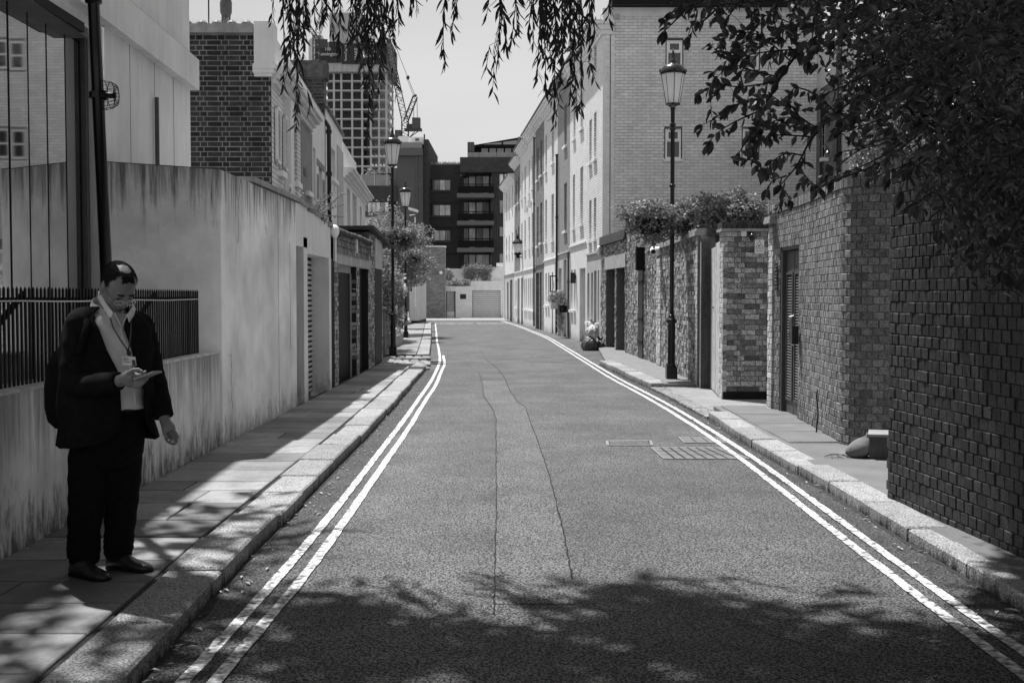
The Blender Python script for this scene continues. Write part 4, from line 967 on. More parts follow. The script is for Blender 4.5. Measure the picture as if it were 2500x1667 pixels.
# crossing-end grit box and sack
T = thing('timber_beam', 'stout timber baulk lying on the pavement between the curved wall and the near wall', 'beam', (3.5, 10.9, .1))
MB().prism([(3.30, 10.55), (4.2, 10.35), (4.3, 10.65), (3.42, 10.9)], .1, .30).build('baulk', mWOODD, T)
MB().prism([(3.28, 10.53), (4.2, 10.33), (4.3, 10.66), (3.41, 10.92)], .302, .325).build('top_board', M('worn_edge', .25, var=.3, rough=.7, bump=.2), T)
T = thing('canvas_sack', 'small pale canvas sack slumped against the end of the timber baulk', 'sack', (3.2, 10.75, .1))
mb = MB(); q = random.Random(6); rings = []
for j in range(9):
    u = j / 8; r = .125 * (sin(pi * min(1, u * 1.05 + .1)) ** .6) * (1 - .35 * u) + .008; cx, cy, cz = 3.22 + .10 * u, 10.66, .1 + .225 * u
    rings.append([(cx + r * 1.15 * cos(2 * pi * k / 14) * (1 + q.uniform(-.06, .06)), cy + r * sin(2 * pi * k / 14), cz + q.uniform(-.004, .004) * (j > 0)) for k in range(14)])
mb.loft(rings).build('sack', M('canvas', .16, var=.2, sc=12, rough=.95, bump=.6, bsc=30), T, sm=True)
for k in range(7): a = k * .9; MB().tube([(3.05, 10.68, .12), (3.02 + .06 * cos(a), 10.62 + .05 * sin(a), .125), (3.02 + .12 * cos(a + .5), 10.6 + .08 * sin(a + .4), .108)], .004, 4).build('drawstring', mLEAD, T)
# CCTV pier
T = thing('brick_pier', 'square pier of mottled stock brick carrying the camera warning sign', 'brick pier', (3.5, 17.2, 0))
MB().box(3.17, 3.95, 17.208, 17.5, 0, 2.6).build('mortar_core', mMORT, T)
bricks(T, [(3.16, 17.2), (3.95, 17.2)], .16, 2.56, mBRKP, h=.0775, L=.22, flem=True, n_ind=300, seed=31, jit=.006)
bricks(T, [(3.16, 17.52), (3.16, 17.2)], .04, 2.56, mBRKW, h=.0775, L=.11, seed=33)  # street side in paler brick, its sunlight put into the colour
MB().box(3.12, 3.97, 17.14, 17.55, 2.56, 2.60).build('tile_creasing', mSTONE, T)
for k in range(11): MB().box(3.13 + k * .0765, 3.13 + k * .0765 + .068, 17.16, 17.52, 2.602, 2.70 + R.uniform(-.004, .004)).build('coping_brick', mBRKN, T)
MB().box(3.17, 3.95, 17.185, 17.21, 0, .16).build('render_plinth', mBLKM, T)
fp = Fr((3.16, 17.2), (3.95, 17.2)); pz = lambda px: XX(px, 17.2) - 3.16
T = thing('warning_sign', 'white camera warning sign with a black triangle screwed to the mottled brick pier', 'sign', (XX(1852, 17.15), 17.15, 2.3))
a, b, z0, z1 = pz(1841), pz(1864), Z(619, 17.2), Z(585.5, 17.2)
MB().fb(fp, a, b, .012, .017, z0, z1).build('plate', mFRAME, T)
ct, ht = (a + b) / 2, z1 - .015; w = .057; zb = ht - .10; mb = MB(); bw_ = .006
tri = [(ct - w, zb), (ct + w, zb), (ct, ht)]
for (p, q_) in zip(tri, tri[1:] + tri[:1]):
    d = Vector((q_[0] - p[0], q_[1] - p[1])).normalized(); n = Vector((-d.y, d.x)) * bw_ / 2; e = d * bw_ * .5
    mb.add([fp(p[0] - e.x - n.x, .019, p[1] - e.y - n.y), fp(q_[0] + e.x - n.x, .019, q_[1] + e.y - n.y), fp(q_[0] + e.x + n.x, .019, q_[1] + e.y + n.y), fp(p[0] - e.x + n.x, .019, p[1] - e.y + n.y)], [(0, 1, 2, 3)])
mb.add([fp(ct - .025, .0195, zb + .022), fp(ct + .012, .0195, zb + .044), fp(ct + .02, .0195, zb + .03), fp(ct - .018, .0195, zb + .01)], [(0, 1, 2, 3)])
mb.build('camera_symbol', mBLKM, T)
def text(body, fr, a, z, size, mat, parent, o=.0195, rot=0, width=None, align='CENTER', name='lettering'):
    cu = bpy.data.curves.new(name, 'FONT'); cu.body = body; cu.size = size; cu.align_x = align; cu.align_y = 'CENTER'; cu.extrude = size * .01
    ob = bpy.data.objects.new(name, cu); COL.objects.link(ob)
    m4 = Matrix(((fr.t.x, 0, fr.n.x, 0), (fr.t.y, 0, fr.n.y, 0), (0, 1, 0, 0), (0, 0, 0, 1))) @ Matrix.Rotation(rot, 4, 'Z')
    if width: m4 = m4 @ Matrix.Scale(width, 4, (1, 0, 0))
    ob.matrix_world = Matrix.Translation(fr(a, o, z)) @ m4; bpy.context.view_layer.update()
    me = bpy.data.meshes.new_from_object(ob.evaluated_get(bpy.context.evaluated_depsgraph_get())); me.transform(ob.matrix_world); bpy.data.objects.remove(ob)
    me.materials.clear(); me.materials.append(mat)
    ob = bpy.data.objects.new(name, me); COL.objects.link(ob)
    if parent: me.transform(Matrix.Translation(-worldloc(parent))); ob.parent = parent
    return ob
text('CCTV in', fp, ct, zb - .026, .033, mBLKM, T); text('operation', fp, ct, zb - .055, .028, mBLKM, T)
c = fp(pz(1814), .02, Z(571, 17.2)); T = thing('alarm_box', 'small white square box high on the mottled brick pier', 'alarm box', c)
MB().fb(fp, pz(1807.5), pz(1820), .0, .04, Z(577, 17.2), Z(564, 17.2)).build('box', mFRAME, T)
T = thing('security_camera', 'small black dome camera hanging in shadow beside the white box on the pier', 'camera', fp(pz(1830), .1, Z(580, 17.2)))
MB().fb(fp, pz(1826), pz(1836), .0, .08, Z(574, 17.2), Z(568, 17.2)).build('bracket', mBLKM, T); MB().ball(fp(pz(1832), .10, Z(580, 17.2)), .05, .05, .06).build('dome', mBLK, T, sm=True)
# gate between pier and garden wall
T = thing('timber_gate', 'pale weathered plank gate standing in the gap left of the mottled pier', 'gate', (3.25, 18.4, 0))
fgt = Fr((3.33, 19.2), (3.17, 17.56)); n = 9
for k in range(n):
    a = fgt.len * k / n; MB().fb(fgt, a + .004, a + fgt.len / n - .006, -.03, .002 * (k % 2), .07, 2.38 + (.05 if k > 4 else 0)).build('plank', mWOOD, T)
for z in (.5, 1.3, 2.1): MB().fb(fgt, .02, fgt.len - .02, -.07, -.03, z, z + .1).build('rail', mWOODD, T)
MB().fb(fgt, .5, .62, .0, .02, 1.4, 1.42).build('latch', mBLKM, T)
T = thing('gate_post', 'wide dark board post standing left of the pale plank gate', 'gate post', (3.25, 19.2, 0))
MB().box(3.16, 3.32, 19.2, 19.26, .05, Z(592, 19.2)).build('post', mWOODD, T); MB().box(3.155, 3.165, 19.195, 19.262, .05, Z(592, 19.2) + .01).build('edge_strip', mSTONE, T)
MB().box(3.33, 3.75, 19.6, 19.9, 0, 2.6).build('infill_wall', mBRKD, T)
# garden wall with garages
T = thing('garden_wall', 'long weathered brick garden wall running back behind the right lamp post to the garages', 'wall', (3.1, 26, 0))
pg = [(3.16, 26.9), (3.22, 23.2), (3.15, 19.5)]
core(T, pg, .3, 0, 2.62, mMORT)
MB().box(3.16, 3.9, 19.5, 19.8, 0, 2.62).build('return_wall', mBRKD, T)
bricks(T, [(3.2, 19.488), (3.33, 19.488)], .04, 2.62, mBRKP, h=.079, L=.22, seed=41)
bricks(T, pg, .04, 2.62, mBRKP, h=.079, L=.225, flem=True, seed=42, jit=.007)
bricks(T, [(3.145, 19.72), (3.145, 19.5)], .04, 2.62, mBRKW, h=.079, L=.11, seed=44)
y = 19.5
while y < 25.3:
    xx = lerp([(19.5, 3.15), (23.2, 3.22), (26.9, 3.16)], y); MB().box(xx - .05, xx + .33, y + .004, y + .44, 2.62, 2.70).box(xx - .02, xx + .30, y + .004, y + .44, 2.70, 2.74).build('coping_stone', mSTONE, T); y += .45
MB().box(3.3, 4.3, 19.46, 19.85, 2.62, 2.74).build('coping_stone', mDKCOP, T)
# pale quoin strip painted on the wall and the taller stretch
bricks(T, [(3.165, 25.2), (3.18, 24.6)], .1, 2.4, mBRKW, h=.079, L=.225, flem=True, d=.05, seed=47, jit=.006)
tl = [(3.02, 30.3), (3.10, 28.5), (3.155, 26.9)]
core(T, tl, .35, 0, 3.62, mMORT)
dz = math.dist(tl[0], tl[1]) ; hole = (dz + .35, dz + 1.15, 0, 2.36)
bricks(T, tl, .04, 3.62, mBRKP, h=.08, L=.225, flem=True, seed=49, holes=[hole], jit=.007)
bricks(T, [(3.155, 26.9), (3.13, 26.2)], 2.62, 3.4, mBRKP, h=.08, L=.225, flem=True, seed=50)
f_ = Fr(*[(3.02, 30.3), (3.155, 26.95)])
MB().fb(f_, -.05, f_.len * .75, -.4, .06, 3.66, 3.92).fb(f_, -.05, f_.len * .75, -.4, .09, 3.60, 3.655).build('coping', mDKCOP, T)
MB().add([f_(f_.len * .75, -.4, 3.92), f_(f_.len * .75, .06, 3.92), f_(f_.len * .98, .06, 3.05), f_(f_.len * .98, -.4, 3.05), f_(f_.len * .75, -.4, 3.6), f_(f_.len * .75, .06, 3.6), f_(f_.len * .88, .06, 3.05), f_(f_.len * .88, -.4, 3.05)],
         [(0, 1, 2, 3), (4, 7, 6, 5), (0, 4, 5, 1), (1, 5, 6, 2), (2, 6, 7, 3), (3, 7, 4, 0)]).build('raking_coping', mDKCOP, T)
# narrow dark gate in that wall
f2 = Fr(tl[1], tl[2]); T = thing('narrow_gate', 'narrow black iron-braced gate in the garden wall left of the right lamp post', 'gate', f2(.7, 0, 0))
MB().fb(f2, .36, 1.14, -.05, .012, .06, 2.3).build('gate_leaf', mDOORG, T)
for k in range(4): MB().fb(f2, .38 + k * .19, .38 + k * .19 + .17, .012, .026, .08, 2.28).build('plank', mDOOR, T)
for z in (.45, 1.0, 1.9): MB().fb(f2, .36, 1.14, .026, .04, z, z + .07).build('strap', mBLKM, T)
MB().fb(f2, .3, 1.05, .0, .05, 2.36, 2.62).build('lintel', mLINT, T); MB().fb(f2, .42, .46, .04, .05, 1.35, 1.95).build('paper_notice', mFRAME, T)
c = f2(1.25, .15, 2.45); T = thing('metal_cowl', 'tall black metal box beside the lintel of the narrow gate', 'vent', c); MB().fb(f2, 1.1, 1.28, .0, .2, 2.2, 2.75).build('box', mBLKM, T)
# double garage section
tg = [(2.70, 34.9), (3.02, 30.4)]; T = thing('garage_pair', 'brick garage with two panelled black doors, right of the rubbish sacks', 'garage', (2.9, 32.5, 0))
f3 = Fr(*tg); L3 = f3.len; sg = lambda px: (lambda Y: (34.9 - Y) * L3 / 4.5)((lambda u: (2.70 + .32 / 4.5 * 34.9) / (u + .32 / 4.5))((px - 1250) / F))
hA, hB = (sg(1480), sg(1501), 0, 2.36), (sg(1505), sg(1526), 0, 2.36)
MB().facade(f3, 0, L3, 0, 3.1, [hA, hB], .3).shell(f3, 0, L3, 0, 3.1, 4).build('mortar_core', mMORT, T)
f3b = Fr(f3(0, .012, 0)[:2], f3(L3, .012, 0)[:2])
bricks(T, [f3(0, .01, 0)[:2], f3(L3, .01, 0)[:2]], .04, 3.1, mBRKP, h=.08, L=.225, flem=True, holes=[(hA[0], hA[1], 0, 2.36), (hB[0], hB[1], 0, 2.36), (hA[0] - .2, hB[1] + .1, 2.36, 2.72)], seed=61, jit=.007)
MB().fb(f3, hA[0] - .2, hB[1] + .1, -.1, .022, 2.36, 2.72).build('lintel', mLINT, T)
MB().fb(f3, -.02, L3, -.3, .08, 3.1, 3.16).fb(f3, -.02, L3, -.3, .05, 3.16, 3.36).build('coping', mDKCOP, T)
for o in (hA, hB):
    d = MB().fb(f3, o[0], o[1], -.26, -.22, .06, 2.36).build('garage_door', mDOOR, T); n = 4; w = (o[1] - o[0]) / n
    for k in range(n):
        for z0, z1 in ((.2, .8), (.95, 1.5), (1.62, 2.15)): MB().fb(f3, o[0] + w * k + .06, o[0] + w * (k + 1) - .06, -.22, -.205, z0, z1).build('panel', mDOORG, d)
        for z in (.16, .9, 1.55): MB().fb(f3, o[0] + .03, o[1] - .03, -.22, -.19, z, z + .03).build('rail', M('rail_highlight', .2, rough=.4, bump=0), d) if k == 0 else None
    MB().fb(f3, (o[0] + o[1]) / 2 - .03, (o[0] + o[1]) / 2 + .03, -.2, -.16, 1.0, 1.12).build('handle', mBLK, d)
c = f3(.25, .1, 2.95); T = thing('wall_light', 'pale oval bulkhead light at the left end of the garage pair', 'lamp', c); MB().ball(c, .07, .09, .17).build('shade', mFRAME, T, sm=True)
c = V(1597, 613, 24.7); T = thing('security_camera', 'white bullet camera fixed under the coping of the long garden wall', 'camera', c); c.x = 3.05
MB().tube([(3.2, 24.7, c.z), (3.0, 24.6, c.z)], .09, 12).tube([(3.04, 24.75, c.z), (2.98, 24.25, c.z - .03)], .07, 12).build('camera_body', mFRAME, T, sm=True)
MB().tube([(2.98, 24.26, c.z - .03), (2.979, 24.23, c.z - .03)], .05, 12).build('lens', mBLK, T)
# ================================================================ street lamps
def lamp(label, loc, sc=1., lean=0.):
    T = thing('street_lamp', label, 'street lamp', loc, 'black column street lamps with tapering glass lanterns')
    X, Y, z = loc; S = lambda p: [(r * sc, h * sc) for r, h in p]
    mb = MB(); b = .0975 * sc; c = .015
    mb.prism([(X - b, Y - b), (X + b, Y - b), (X + b, Y + b), (X - b, Y + b)], z, z + .205 * sc); parts = []
    parts.append(mb.build('base', mBLK, T))
    parts.append(MB().lathe(loc, S([(.09, .205), (.085, .23), (.072, .25), (.068, .28), (.068, .98), (.075, 1.0), (.095, 1.02), (.10, 1.05), (.085, 1.075), (.06, 1.09), (.058, 1.13), (.045, 1.16)]), 20).build('lower_column', mBLK, T, sm=True))
    parts.append(MB().lathe(loc, S([(.041, 1.15), (.039, 3.2), (.036, 4.85), (.046, 4.86), (.046, 4.9)]), 16).build('column', mBLK, T, sm=True))
    for h in (3.46, 4.48, 4.56): parts.append(MB().lathe(loc, S([(.045, h), (.056, h + .01), (.056, h + .045), (.045, h + .055)]), 14).build('collar', mBLK, T, sm=True))
    gl = MB().lathe(loc, S([(.118, 4.965), (.212, 5.50)]), 8).build('lantern_glass', mLAMPG, T)
    parts.append(MB().lathe(loc, S([(.20, 5.478), (.20, 5.485)]), 16).build('added_reflector', mFRAME, T))  # white disc added under the cap to brighten the lantern glass
    mb = MB()
    for k in range(8):
        a = 2 * pi * k / 8; mb.tube([(X + .12 * sc * cos(a), Y + .12 * sc * sin(a), z + 4.95 * sc), (X + .216 * sc * cos(a), Y + .216 * sc * sin(a), z + 5.52 * sc)], .005 * sc if k % 2 else .007 * sc, 5)
    mb.lathe(loc, S([(.10, 4.93), (.135, 4.94), (.135, 4.965), (.10, 4.97)]), 20)
    for k in range(4):
        a = pi / 4 + pi / 2 * k; mb.tube([(X, Y, z + 4.88 * sc), (X + .06 * sc * cos(a), Y + .06 * sc * sin(a), z + 4.91 * sc), (X + .12 * sc * cos(a), Y + .12 * sc * sin(a), z + 4.95 * sc)], .008 * sc, 5)
    parts.append(mb.build('lantern_frame', mBLK, T)); parts.append(gl)
    parts.append(MB().lathe(loc, S([(.235, 5.49), (.235, 5.53), (.225, 5.56), (.20, 5.61), (.16, 5.645), (.09, 5.665), (.075, 5.67), (.07, 5.70), (.055, 5.76), (.032, 5.78), (.04, 5.81), (.03, 5.86), (.012, 5.91), (.002, 5.95)]), 24).build('lantern_cap', mBLK, T, sm=True))
    for k in range(4):
        a = pi / 2 * k; c = (X + .235 * sc * cos(a), Y + .235 * sc * sin(a), z + 5.55 * sc); parts.append(MB().ball(c, .016 * sc, .016 * sc, .035 * sc, 8, 6).build('scroll', mBLK, T))
    return T
LA = lamp('tall black street lamp rising beside the long garden wall on the right', (G(1639, 923, .1)[0], G(1639, 923, .1)[1], .1))
LB_ = lamp('black street lamp on the left pavement just past the cobbled crossover', (G(960, 866, .12)[0], G(960, 866, .12)[1], .12), .955)
LC_ = lamp('farthest black street lamp on the left, half hidden by the hedge', (-3.75, 40.5, .12), .93)
LD_ = lamp('street lamp whose column passes close behind the standing man, lantern above the picture', (-2.70, 7.8, .1), 1.0)
LD_.rotation_euler = (0, radians(-1.9), 0)
# ================================================================ estate block beyond the end of the street
YB = 125.; k_ = YB / F; BX = lambda px: XX(px, YB); BZ = lambda py: Z(py, YB)
T = thing('estate_block', 'dark brick block of flats with balconies closing the view at the end of the street', 'apartment block', (BX(1100), YB, 0))
def bb(px0, px1, y0, y1, dy0=0, dy1=14, m=mABRK, name='wall', par=None):
    return MB().box(BX(px0), BX(px1), YB + dy0, YB + dy1, BZ(y1), BZ(y0)).build(name, m, par or T)
mCURD = M('drawn_curtain', .3, var=.4, sc=.7, rough=.8, bump=0, streak=.5, ssc=5)
def bw2(px0, px1, y0, y1, dy, n, bar=.8, curt=True):
    """recessed band of windows on the plane YB+dy"""
    o = MB().box(BX(px0), BX(px1), YB + dy - .06, YB + dy - .0, BZ(y1), BZ(y0)).build('window', mDOOR, T)
    for i in range(n):
        a = px0 + (px1 - px0) * i / n + bar * .5; b = px0 + (px1 - px0) * (i + 1) / n - bar * .5
        MB().box(BX(a), BX(b), YB + dy - .1, YB + dy - .06, BZ(y1 - 1), BZ(y0 + 1)).build('pane', [mCURT, mCURT, mPANEL2, mCURT, mCURD][R.randrange(5)] if curt else mPANE, o)
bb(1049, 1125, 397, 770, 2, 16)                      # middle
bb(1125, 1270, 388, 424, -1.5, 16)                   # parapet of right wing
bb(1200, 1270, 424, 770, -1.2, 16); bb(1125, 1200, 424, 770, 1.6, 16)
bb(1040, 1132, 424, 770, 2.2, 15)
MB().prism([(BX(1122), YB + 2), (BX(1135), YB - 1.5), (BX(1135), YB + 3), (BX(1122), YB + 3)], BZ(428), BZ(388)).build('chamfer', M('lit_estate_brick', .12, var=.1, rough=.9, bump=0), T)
for y0, y1 in ((435, 461), (497, 524), (560, 586)):
    bw2(1048, 1058, y0 - 1, y1, 1.9, 1, .8, False); bw2(1058, 1098, y0, y1, 1.9, 3, 1.0)
    bb(1047, 1100, y1, y1 + 3, 1.85, 2.1, mLEAD, 'sill')
for k, (y0, y1) in enumerate(((426, 475), (491, 541), (555, 606), (620, 644))):
    for a, b, n in ((1131, 1143, 1), (1144, 1160, 1), (1162, 1194, 2), (1197, 1205, 1)):
        bw2(a, b, y0, y1, 1.5, n, 1.2, a > 1140)
    if k < 3:
        bb(1118, 1207, y1 + 1, y1 + 11, -1.9, 1.6, M('balcony_edge', .15, var=.1, rough=.8, bump=0), 'balcony_slab')
        mb = MB()
        for px in range(1121, 1206, 3): mb.box(BX(px), BX(px) + .03, YB - 1.85, YB - 1.8, BZ(y1 + 1), BZ(y1 - 21))
        mb.box(BX(1120), BX(1206), YB - 1.87, YB - 1.79, BZ(y1 - 20), BZ(y1 - 22)).box(BX(1120), BX(1206), YB - 1.8, YB - 1.78, BZ(y1 - 1), BZ(y1 - 19) - .1)
        mb.build('balcony_rail', mBLKM, T)
for y0, y1 in ((428, 460), (491, 524), (555, 580), (620, 644)): bw2(1220, 1229, y0, y1, -1.25, 1, .6); bw2(1232, 1240, y0, y1, -1.25, 1, .6)
for py in (492, 553, 617): bb(1049, 1118, py, py + .7, 1.92, 2.05, mBLKM, 'joint')
# tower section
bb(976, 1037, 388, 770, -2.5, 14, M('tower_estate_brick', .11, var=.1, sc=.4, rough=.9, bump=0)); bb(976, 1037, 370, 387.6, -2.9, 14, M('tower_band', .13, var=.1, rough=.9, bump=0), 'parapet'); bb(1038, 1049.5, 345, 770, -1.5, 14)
for a, b in ((1020, 1025), (1029, 1033)):
    for y0, y1 in ((390, 452), (458, 515), (520, 600)): MB().box(BX(a), BX(b), YB - 2.56, YB - 2.5, BZ(y1), BZ(y0)).build('window', mPANE, T)
for k in range(16): MB().box(BX(971 + k * 4), BX(971 + k * 4 + 3.4), YB - 2.9, YB + 4, BZ(369.7), BZ(356 + (0))).build('roof_panel', M('zinc', .3, var=.1, rough=.5, bump=0), T)
bb(976, 1000, 336, 356, -1, 4, mLGT, 'plant_room'); bb(1006, 1037, 338, 356, -1, 4, mLGT, 'plant_room'); bb(1017, 1026, 342, 347, -1.1, -1, mPANE, 'vent'); bb(960, 978, 340, 357, 1, 4, mBLKM, 'plant_room')
bb(1035.5, 1038.5, 328, 345, 0, .3, mBLKM, 'flue')
# low left wing
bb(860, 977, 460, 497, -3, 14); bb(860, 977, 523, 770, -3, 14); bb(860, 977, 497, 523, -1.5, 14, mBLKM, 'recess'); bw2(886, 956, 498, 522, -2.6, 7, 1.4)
bb(960, 977, 415, 460, -2, 14, M('stair_render', .17, rough=.9, bump=0), 'stair_tower')
mg = M('balustrade_glass', .22, var=.2, sc=.6, rough=.15, bump=0, spec=.8)
for k in range(4): MB().box(BX(890 + k * 17.6), BX(890 + k * 17.6 + 17), YB - 2.9, YB - 2.85, BZ(460), BZ(434)).build('glass_panel', mg, T)
for px in (893, 923, 953): bb(px, px + .8, 430, 460, -3.0, -2.92, mFRAME, 'baluster')
bb(880, 960, 416, 422, 3, 14, mBLKM, 'canopy'); bb(880, 962, 423, 433, 6, 14, mCURT, 'rooflight')
# roof house
bb(1142, 1270, 352, 388, 3, 14, mBLKM, 'penthouse'); MB().add([(BX(1158), YB + 2.4, BZ(347)), (BX(1270), YB + 2.4, BZ(328)), (BX(1270), YB + 14, BZ(328)), (BX(1158), YB + 14, BZ(347)), (BX(1158), YB + 2.4, BZ(352)), (BX(1270), YB + 2.4, BZ(352)), (BX(1270), YB + 14, BZ(352)), (BX(1158), YB + 14, BZ(352))],
   [(0, 1, 2, 3), (0, 4, 5, 1), (1, 5, 6, 2), (3, 7, 4, 0)]).build('penthouse_roof', mBLKM, T)
for a, b in ((1174, 1190), (1194, 1210), (1213, 1229), (1233, 1248), (1252, 1265)): MB().box(BX(a), BX(b), YB + 2.9, YB + 2.99, BZ(386), BZ(354)).build('pane', mPANEL2, T)
MB().add([(BX(1180), YB + 2.35, BZ(346)), (BX(1224), YB + 2.35, BZ(346)), (BX(1224), YB + 2.35, BZ(340.5)), (BX(1182), YB + 2.35, BZ(345))], [(0, 1, 2, 3)]).add([(BX(1228), YB + 2.35, BZ(346)), (BX(1264), YB + 2.35, BZ(346)), (BX(1264), YB + 2.35, BZ(335)), (BX(1228), YB + 2.35, BZ(340))], [(0, 1, 2, 3)]).build('clerestory', mPANEL2, T)
bb(1141, 1157, 344, 368, 1, 8, mLEAD, 'clad_box'); bb(1265, 1290, 328, 388, 2, 9, mNBRK, 'stair_head')
for k in range(8): MB().box(BX(1143 + k * 14), BX(1143 + k * 14 + 13.4), YB - 1.3, YB - 1.26, BZ(388), BZ(376)).build('glass_panel', mg, T)
T = thing('roof_planting', 'thin sedum and grasses growing along the flat roof of the dark flats', 'planting', (BX(1085), YB + 3, BZ(397)))
mb = MB(); q = random.Random(8)
for k in range(900):
    x = BX(1049) + q.random() * (BX(1124) - BX(1049)); y = YB + 2 + q.random() * 4; h = q.uniform(.1, .45); a = q.uniform(-.2, .2)
    mb.add([(x - .06, y, BZ(397)), (x + .06, y, BZ(397)), (x + a, y, BZ(397) + h)], [(0, 1, 2)])
mb.build('sedum', mSLEAF, T, kind='stuff')
# ================================================================ white wall, gate and garage across the end
YE = 82.5; EX = lambda px: XX(px, YE); EZ = lambda py: Z(py, YE)
T = thing('end_brick_wall', 'tall mottled brick wall with a pale coping left of the white wall at the far end', 'wall', (EX(1050), YE - .6, 0))
MB().box(EX(1000), EX(1087.5), YE - .6, YE + .5, 0, EZ(604)).build('wall', mNBRK, T); MB().box(EX(1000), EX(1089), YE - .7, YE + .5, EZ(604), EZ(601)).build('coping', mWHT, T)
MB().ball((EX(1078), YE - .7, EZ(666)), .12, .06, .12).build('burglar_alarm', mFRAME, T)
T = thing('end_white_wall', 'low white-painted wall with garage door and ironwork gate closing the end of the street', 'wall', (EX(1160), YE, 0))
fe = Fr((EX(1087.5), YE), (EX(1236), YE)); e = lambda px: EX(px) - EX(1087.5)
mb = MB(); mb.facade(fe, 0, e(1150), 0, EZ(699), [(e(1089), e(1112), 0, EZ(711)), (e(1123), e(1138), EZ(730), EZ(718))], .2)
mb.facade(fe, e(1150), e(1236), 0, EZ(686), [(e(1153), e(1222), 0, EZ(708.5))], .25); mb.shell(fe, 0, e(1150), 0, EZ(699), 2); mb.shell(fe, e(1150), e(1236), 0, EZ(686), 5); mb.build('wall', mWBRK, T)
MB().box(EX(1123), EX(1138), YE + .03, YE + .06, EZ(730), EZ(718)).build('plaque', mBLK, T)
gd = MB().box(EX(1153), EX(1222), YE + .14, YE + .2, 0, EZ(708.5)).build('garage_door', mLEAD, T)
for k in range(13):
    z = .02 + (EZ(708.5) - .04) * k / 13; h = (EZ(708.5) - .04) / 13
    MB().box(EX(1154), EX(1221), YE + .1, YE + .14, z + .02, z + h - .02).build('slat', M('garage_slat', .58, var=.1, rough=.6, bump=0), gd)
MB().box(EX(1150.5), EX(1153), YE - .04, YE + .1, 0, EZ(706)).box(EX(1222), EX(1225), YE - .04, YE + .1, 0, EZ(706)).box(EX(1150.5), EX(1225), YE - .05, YE + .1, EZ(708.5), EZ(705.5)).build('door_trim', mWHT, T)
G_ = MB().box(EX(1089), EX(1090.5), YE - .0, YE + .1, 0, EZ(711)).box(EX(1109.5), EX(1112), YE, YE + .1, 0, EZ(711)).build('gate_frame', mBLKM, T)
MB().box(EX(1090.5), EX(1109.5), YE + .15, YE + .18, .05, EZ(712)).build('gate_backing', mWHT, T); MB().box(EX(1090), EX(1110), YE + .02, YE + .14, .03, EZ(761)).build('kick_panel', mWHT, T)
mb = MB()
for i in range(6):
    for j in range(10):
        cx, cz = EX(1091.5 + i * 3.3), EZ(759 - j * 4.9); n = 8
        mb.tube([(cx + .045 * cos(2 * pi * k / n), YE + .1, cz + .06 * sin(2 * pi * k / n)) for k in range(n + 1)], .009, 3, False)
mb.build('scrollwork', mBLKM, T)
T = thing('back_wall', 'old whitewashed brick wall rising behind the far garage, topped by creeper', 'wall', (EX(1160), 88, 0))
MB().add([(XX(1085, 88), 88, 0), (XX(1238, 88), 88, 0), (XX(1238, 88), 88, Z(650, 88)), (XX(1150, 88), 88, Z(656, 88)), (XX(1085, 88), 88, Z(656, 88)), (XX(1085, 88), 88.4, 0), (XX(1238, 88), 88.4, 0), (XX(1238, 88), 88.4, Z(650, 88)), (XX(1150, 88), 88.4, Z(656, 88)), (XX(1085, 88), 88.4, Z(656, 88))],
   [(0, 1, 2, 3, 4), (9, 8, 7, 6, 5), (2, 7, 8, 3), (3, 8, 9, 4)]).build('wall', mWBRK, T)
MB().box(XX(1212, 86), XX(1240, 86), 86, 87, Z(650, 86), Z(642, 86)).build('roof_eave', mWHT, T)
# ================================================================ unfinished tower and cranes
YT = 400.; TX = lambda px: XX(px, YT); TZ = lambda py: Z(py, YT)
T = thing('unfinished_tower', 'concrete-framed tower under construction wrapped at the top in sheeting with banners', 'tower', (TX(850), YT, 0))
mCS = M('core_concrete', .4, var=.1, sc=.1, rough=.9, bump=0)
mb = MB(); fl0 = 196.5; nf = 24
for k in range(nf):
    py = fl0 + k * 23.1; mb.box(TX(790), TX(948), YT, YT + 22, TZ(py + 3.2), TZ(py))
mb.build('floor_slab', mCONCR, T)
mb = MB()
for px in (795, 818, 836, 862, 886, 907, 927, 945):
    for dy in (.3, 10, 21): mb.box(TX(px - 2.2), TX(px + 2.2), YT + dy - .25, YT + dy + .55, 0, TZ(180))
mb.build('column', mCONCR, T)
MB().box(TX(800), TX(886), YT + 3, YT + 18, 0, TZ(180)).build('inner_core', M('unlit_interior', .09, var=.3, sc=.15, rough=.9, bump=0), T)
mb = MB(); q = random.Random(5)
for k in range(nf - 1):
    for a, b in ((820, 834), (838, 860), (864, 884), (888, 905)):
        w = q.uniform(.3, .7); mb.box(TX(a), TX(a + (b - a) * w), YT + 6 + q.uniform(0, 2), YT + 12, TZ(fl0 + (k + 1) * 23.1), TZ(fl0 + k * 23.1 + 3.2))
mb.build('partition', M('blockwork', .16, var=.4, sc=.3, rough=.9, bump=0), T)
MB().box(TX(790), TX(953), YT - 2, YT + 24, TZ(178), TZ(106)).build('sheeting', mSHEET, T); MB().box(TX(948), TX(955.5), YT - 2.2, YT + 24, TZ(180), TZ(98)).build('sheeting', M('sheet_dark', .14, rough=.9, bump=0), T)
MB().prism([(TX(750), YT + 6), (TX(776), YT - 2), (TX(792), YT - 2), (TX(792), YT + 20), (TX(750), YT + 20)], TZ(146), TZ(90)).build('sheeting', mSHEET, T)
for a, b, y0, y1 in ((776, 838.5, 122, 157), (776, 806, 100, 121.5), (810, 838, 106, 121.5), (840, 883, 110, 160), (885, 948, 112, 161)):
    MB().box(TX(a), TX(b), YT - 2.4, YT - 2.05, TZ(y1), TZ(y0)).build('banner', mBANNER if y0 > 105 or a == 776 and y0 == 122 else M('screen_mesh', .08, rough=.9, bump=0), T)
